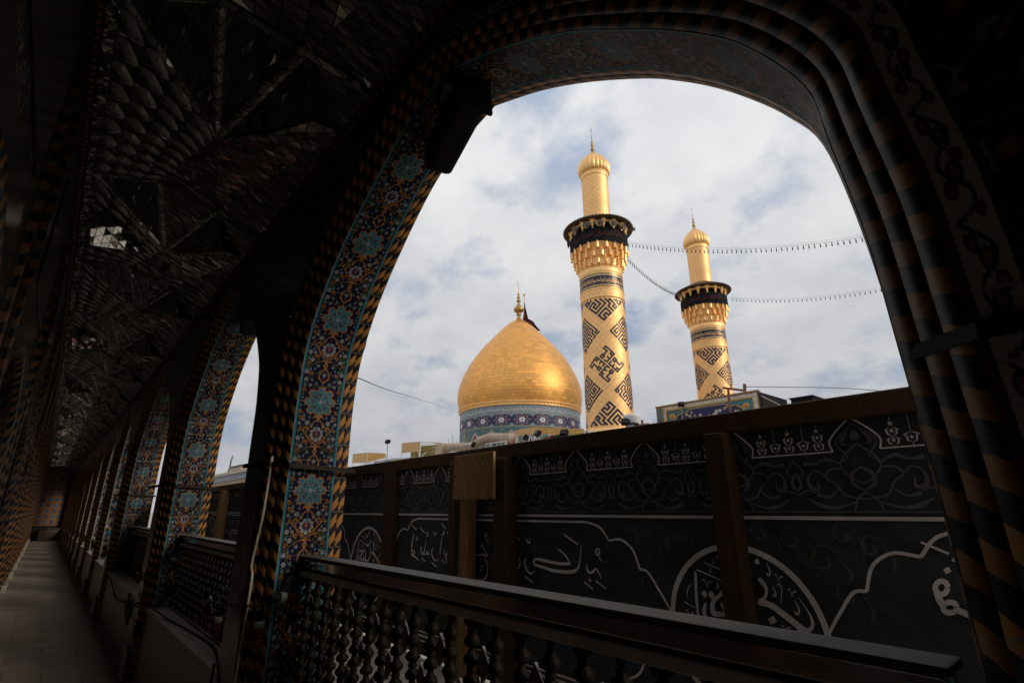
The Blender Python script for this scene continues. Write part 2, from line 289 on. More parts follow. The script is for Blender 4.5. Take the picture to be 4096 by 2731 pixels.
class MB:
    """collects shapes into one mesh"""
    def __init__(s): s.V = []; s.F = []; s.U = []
    def add(s, V, F, U=None):
        o = len(s.V); s.V += [tuple(v) for v in V]; s.F += [tuple(i + o for i in f) for f in F]; s.U += list(U) if U is not None else [(0, 0)] * len(V); return s
    def box(s, a, b, rot=None, piv=None):
        (x0, y0, z0), (x1, y1, z1) = a, b
        V = [(x0, y0, z0), (x1, y0, z0), (x1, y1, z0), (x0, y1, z0), (x0, y0, z1), (x1, y0, z1), (x1, y1, z1), (x0, y1, z1)]
        if rot is not None:
            c = Vector(piv) if piv is not None else Vector(((x0 + x1) / 2, (y0 + y1) / 2, (z0 + z1) / 2)); V = [tuple(c + rot @ (Vector(v) - c)) for v in V]
        return s.add(V, [(0, 3, 2, 1), (4, 5, 6, 7), (0, 1, 5, 4), (1, 2, 6, 5), (2, 3, 7, 6), (3, 0, 4, 7)])
    def tube(s, P, r, n=6, cap=True, closed=False):
        P = [Vector(p) for p in P]; rs = r if isinstance(r, (list, tuple)) else [r] * len(P); V = []; F = []; up = Vector((0.13, 0.27, 0.95)).normalized()
        for i, p in enumerate(P):
            d = (P[min(i + 1, len(P) - 1)] - P[max(i - 1, 0)])
            d = d.normalized() if d.length > 1e-9 else Vector((0, 0, 1))
            if abs(d.dot(up)) > 0.97: up = Vector((0.95, 0.2, 0.1)).normalized()
            a = d.cross(up).normalized(); b = d.cross(a)
            for k in range(n):
                t = 2 * math.pi * k / n; V.append(p + (a * math.cos(t) + b * math.sin(t)) * rs[i])
        for i in range(len(P) - 1):
            for k in range(n): F.append((i * n + k, i * n + (k + 1) % n, (i + 1) * n + (k + 1) % n, (i + 1) * n + k))
        if cap: F.append(tuple(range(n))[::-1]); F.append(tuple(range((len(P) - 1) * n, len(P) * n)))
        return s.add(V, F)
    def lathe(s, prof, c=(0, 0, 0), n=24, lobes=0, lob=0.0, axis=None):
        V = []; F = []; U = []
        for (z, r) in prof:
            for k in range(n):
                t = 2 * math.pi * k / n; rr = r * (1 + lob * (abs(math.sin(lobes * t / 2)) - 0.6)) if lobes else r
                p = Vector((rr * math.cos(t), rr * math.sin(t), z))
                if axis is not None: p = axis @ p
                V.append((c[0] + p.x, c[1] + p.y, c[2] + p.z)); U.append((t * max(r, 0.01), z))
        for i in range(len(prof) - 1):
            for k in range(n): F.append((i * n + k, i * n + (k + 1) % n, (i + 1) * n + (k + 1) % n, (i + 1) * n + k))
        return s.add(V, F, U)
    def build(s, name, mat, parent=None, smooth=False, local=False, uv=False, bevel=0, label=None):
        o = mk(name, s.V, s.F, mat, parent, smooth, None, s.U if uv else None, local, label)
        if bevel:
            m = o.modifiers.new('bevel', 'BEVEL'); m.width = bevel; m.segments = 2; m.limit_method = 'ANGLE'
        return o
# ------------------------------------------------------------------ painted patterns: a little vector painter
class Can:
    def __init__(s, w, h, bg, k=1):
        s.w, s.h, s.k = w, h, k; s.a = np.empty((h * k, w * k, 3)); s.a[:] = bg
    def _bb(s, x0, x1, y0, y1):
        x0 = max(0, int(x0)); y0 = max(0, int(y0)); x1 = min(s.w * s.k, int(x1) + 2); y1 = min(s.h * s.k, int(y1) + 2)
        if x1 <= x0 or y1 <= y0: return None
        Y, X = np.mgrid[y0:y1, x0:x1]; return x0, x1, y0, y1, X + .5, Y + .5
    def _put(s, b, al, c):
        x0, x1, y0, y1 = b[:4]; al = np.clip(al, 0, 1)[..., None]; s.a[y0:y1, x0:x1] = s.a[y0:y1, x0:x1] * (1 - al) + np.array(c) * al
    def disc(s, x, y, r, c, ry=None):
        ry = (ry or r) * s.k; x *= s.k; y *= s.k; r *= s.k; b = s._bb(x - r - 1, x + r + 1, y - ry - 1, y + ry + 1)
        if b: s._put(b, (1 - np.hypot((b[4] - x) / r, (b[5] - y) / ry)) * min(r, ry) + .5, c)
    def line(s, P, wd, c):
        wd *= s.k; P = [(x * s.k, y * s.k) for x, y in P]
        for (xa, ya), (xb, yb) in zip(P[:-1], P[1:]):
            m = wd / 2 + 1; b = s._bb(min(xa, xb) - m, max(xa, xb) + m, min(ya, yb) - m, max(ya, yb) + m)
            if not b: continue
            dx, dy = xb - xa, yb - ya; q = np.clip(((b[4] - xa) * dx + (b[5] - ya) * dy) / max(dx * dx + dy * dy, 1e-9), 0, 1)
            s._put(b, wd / 2 + .5 - np.hypot(b[4] - xa - q * dx, b[5] - ya - q * dy), c)
    def poly(s, P, c):
        P = np.array(P, float) * s.k; b = s._bb(P[:, 0].min() - 1, P[:, 0].max() + 1, P[:, 1].min() - 1, P[:, 1].max() + 1)
        if not b: return
        acc = np.zeros(b[4].shape)
        for ox in (-.25, .25):
            for oy in (-.25, .25):
                X = b[4] + ox; Y = b[5] + oy; ins = np.zeros(X.shape, bool)
                for (xa, ya), (xb, yb) in zip(P, np.roll(P, -1, 0)):
                    if ya == yb: continue
                    ins ^= ((ya > Y) != (yb > Y)) & (X < (xb - xa) * (Y - ya) / (yb - ya) + xa)
                acc += ins * .25
        s._put(b, acc, c)
    def star(s, x, y, r1, r2, n, c, rot=0.0, asp=1.0):
        s.poly([(x + (r1 if i % 2 == 0 else r2) * math.cos(rot + math.pi * i / n), y + asp * (r1 if i % 2 == 0 else r2) * math.sin(rot + math.pi * i / n)) for i in range(2 * n)], c)
    def flower(s, x, y, r, n, c, cc, rot=0.0):
        for i in range(n):
            t = rot + 2 * math.pi * i / n; s.disc(x + r * .6 * math.cos(t), y + r * .6 * math.sin(t), r * .42, c)
        s.disc(x, y, r * .34, cc)
    def curve(s, P, wd, c, n=8):
        s.line(cr(P, n), wd, c)
    def sample(s, U, Vv):
        """U,Vv in 0..1, wraps in v"""
        W, H = s.w * s.k, s.h * s.k; x = np.clip(U * W - .5, 0, W - 1); y = (Vv % 1.0) * H - .5
        x0 = np.floor(x).astype(int); y0 = np.floor(y).astype(int); fx = (x - x0)[..., None]; fy = (y - y0)[..., None]
        x1 = np.minimum(x0 + 1, W - 1); a = s.a; y0m = y0 % H; y1m = (y0 + 1) % H
        return (a[y0m, x0] * (1 - fx) + a[y0m, x1] * fx) * (1 - fy) + (a[y1m, x0] * (1 - fx) + a[y1m, x1] * fx) * fy
def cr(P, n=6):
    P = [np.array(p, float) for p in P]
    if len(P) < 3: return [tuple(p) for p in P]
    Q = [2 * P[0] - P[1]] + P + [2 * P[-1] - P[-2]]; out = []
    for i in range(1, len(Q) - 2):
        a, b, c, d = Q[i - 1:i + 3]
        for k in range(n):
            t = k / n; out.append(tuple(.5 * (2 * b + (c - a) * t + (2 * a - 5 * b + 4 * c - d) * t * t + (3 * b - a - 3 * c + d) * t ** 3)))
    out.append(tuple(P[-1])); return out
NAVY = (0.0055, 0.0038, 0.018); TURQ = (0.013, 0.110, 0.145); YEL = (0.30, 0.115, 0.016); WHI = (0.27, 0.255, 0.25); RED = (0.11, 0.014, 0.018); GRN = (0.075, 0.09, 0.022); BLK = (0.012, 0.012, 0.014); GROUT = (0.20, 0.19, 0.175)
def band_canvas():
    """one repeat of the soffit band: turquoise star medallion, yellow scroll hearts, white palmette"""
    W, H = 96, 180; c = Can(W, H, NAVY, 2); cx = W / 2; DK = (0.11, 0.045, 0.012)
    def both(f):
        for s in (-1, 1): f(lambda x: cx + s * x)
    def leaf(x, y, a, l=3.2): c.poly([(x - l * math.cos(a), y - l * math.sin(a)), (x + 1.3 * math.sin(a), y - 1.3 * math.cos(a)), (x + l * math.cos(a), y + l * math.sin(a)), (x - 1.3 * math.sin(a), y + 1.3 * math.cos(a))], GRN)
    for m0 in (-H, 0, H):
        def vines(X):
            for P in ([(6, 34), (22, 44), (34, 58), (30, 76), (14, 84)], [(34, -28), (38, -45), (26, -56), (10, -52)], [(37, 8), (40, 28), (31, 40)], [(38, 62), (40, 84), (34, 104)], [(14, 84), (22, 94), (36, 96)], [(28, 30), (18, 36), (8, 30)], [(39, 110), (36, 124), (26, 134), (12, 136)]):
                c.curve([(X(x), m0 + y) for x, y in P], .9, GRN)
            for q, (x, y) in enumerate(((39, 14), (36, 30), (38, 70), (40, 92), (31, -36), (22, -52), (12, 62), (22, 82), (26, 46), (33, 66), (16, 34), (28, 96), (38, 118), (20, 136), (39, 40), (34, 84), (8, 92))): leaf(X(x), m0 + y, q * 1.1); leaf(X(x) + 2, m0 + y + 3, q * 1.1 + 1.4, 2.4)
        both(vines)
    for m0 in (0, H):
        c.star(cx, m0, 35.5, 25.5, 8, YEL, 0); c.star(cx, m0, 33, 23.5, 8, TURQ, 0)
        for i in range(8):
            t = 2 * math.pi * i / 8; x_, y_ = math.cos(t), math.sin(t)
            c.line([(cx + 14 * math.cos(t + .39), m0 + 14 * math.sin(t + .39)), (cx + 23 * math.cos(t + .39), m0 + 23 * math.sin(t + .39))], 1.0, YEL)
            c.line([(cx + 23 * x_ - 5 * y_, m0 + 23 * y_ + 5 * x_), (cx + 19.5 * x_, m0 + 19.5 * y_), (cx + 23 * x_ + 5 * y_, m0 + 23 * y_ - 5 * x_)], .8, YEL)
            c.star(cx + 15 * x_, m0 + 15 * y_, 4.4, 3.0, 5, BLK, t); c.disc(cx + 15 * x_, m0 + 15 * y_, 1.1, WHI)
            c.disc(cx + 11 * math.cos(t + .39), m0 + 11 * math.sin(t + .39), 1.5, YEL)
        for i in range(16):
            t = 2 * math.pi * (i + .5) / 16; c.star(cx + 31 * math.cos(t), m0 + 31 * math.sin(t), 2.8, 1.3, 3, YEL, t)
        c.flower(cx, m0, 4.6, 4, WHI, RED)
    def scroll(X):
        c.curve([(X(0), 40), (X(8), 48), (X(11), 56), (X(6), 66), (X(0), 72)], 1.7, YEL); c.star(X(10), 50, 3.4, 1.5, 3, YEL, .3)
        c.curve([(X(0), 84), (X(6), 88), (X(11), 86)], 1.8, YEL)
        c.curve([(X(2), 92), (X(15), 100), (X(22), 116), (X(17), 127)], 1.3, YEL); c.curve([(X(4), 96), (X(18), 108), (X(28), 118), (X(24), 127), (X(16), 122)], 1.5, YEL); c.curve([(X(6), 96), (X(17), 106), (X(24), 118)], .7, DK)
        c.curve([(X(12), 128), (X(8), 138), (X(0), 142)], 1.6, YEL); c.curve([(X(0), 142), (X(7), 150), (X(11), 146)], 1.5, YEL); c.disc(X(12), 128, 2, YEL)
    both(scroll)
    c.disc(cx, 78, 4.2, YEL, 5); c.disc(cx, 78, 2.2, NAVY, 2.8); c.disc(cx, 88, 3.6, YEL); c.disc(cx, 88, 1.7, NAVY); c.star(cx, 57, 4.6, 2.2, 4, WHI, 0); c.disc(cx, 57, 1.6, RED); c.disc(cx, 148, 3.4, YEL); c.disc(cx, 148, 1.5, NAVY); c.star(cx, 155, 3.6, 1.8, 3, YEL, 1.57)
    for i in range(9):
        t = math.pi * (.5 + (i - 4) / 4.6); X_, Y_ = cx + 11 * math.cos(t), 113 - 11 * math.sin(t); c.disc(X_, Y_, 3.0, WHI, 3.4); c.disc(cx + 10 * math.cos(t), 113 - 10 * math.sin(t), 1.3, NAVY)
    c.disc(cx, 114, 7, NAVY); c.flower(cx, 114, 6, 5, RED, TURQ); c.star(cx, 99.5, 4.5, 2, 4, WHI, 0); c.disc(cx, 125, 3, TURQ)
    def side(X):
        for n_, (x, y, k) in enumerate(((36, 46, 0), (38, 62, 0), (30, 88, 0), (37, 104, 0), (22, 136, 0), (38, 134, 1), (27, 58, 2), (36, 80, 2), (20, 96, 2), (34, 122, 2), (36, 146, 2), (37, 24, 2), (24, 46, 3), (37, 92, 3), (14, 132, 3), (30, 152, 3), (38, 158, 2), (26, 34, 1), (38, 36, 3), (16, 76, 1), (22, 70, 3), (27, 104, 1), (31, 112, 3), (30, 142, 1), (18, 148, 3), (14, 40, 3), (39, 172, 3), (38, 8, 3), (30, 68, 3))):
            if k == 0:
                for q in range(6): t = q * 1.047 + n_; c.disc(X(x) + 2.9 * math.cos(t), y + 2.9 * math.sin(t), 1.5, WHI)
                for q in range(6): t = q * 1.047 + n_; c.disc(X(x) + 2.8 * math.cos(t), y + 2.8 * math.sin(t), .6, NAVY)
                c.disc(X(x), y, 1.1, GRN)
            elif k == 1: c.star(X(x), y, 4.2, 1.8, 5, WHI, n_); c.star(X(x), y, 2.6, 1.0, 5, (0.02, 0.07, 0.10), n_); c.disc(X(x), y, 1.0, RED)
            elif k == 2:
                c.star(X(x), y, 5.6, 2.6, 3, YEL, n_ * .9); c.star(X(x), y, 3.2, 1.6, 3, NAVY, n_ * .9); c.disc(X(x) - 3, y + 3, 1.5, RED if n_ % 2 else YEL)
            else: c.disc(X(x), y, 2.0, TURQ); c.disc(X(x), y - 2.2, 1.1, WHI)
    both(side)
    for y in (.3, 60, 120, 179.7): c.line([(0, y), (W, y)], .55, GROUT)
    c.line([(cx, 0), (cx, H)], .5, GROUT)
    for x0, x1 in ((0, 10), (W * 2 - 10, W * 2)): c.a[:, x0:x1] = TURQ
    for x in (0, 1, W * 2 - 1, W * 2 - 2): c.a[:, x] = (0.22, 0.205, 0.18)
    for x in (10, W * 2 - 11): c.a[:, x] = (0.03, 0.06, 0.09)
    return c
BAND = band_canvas()
def band_col(t, v):
    """tile by tile the glaze differs a little in depth"""
    c = BAND.sample(t, v); q = np.floor(v * 3 + .002) * 2 + (t > .5); r = np.modf(np.abs(np.sin(q * 12.9898 + 4.1) * 43758.5453))[0]; r2 = np.modf(np.abs(np.sin(q * 78.233 + 1.7) * 12543.12))[0]
    return c * (0.80 + 0.40 * r)[:, None] * np.c_[0.95 + .1 * r2, np.ones_like(r), 1.05 - .1 * r2]
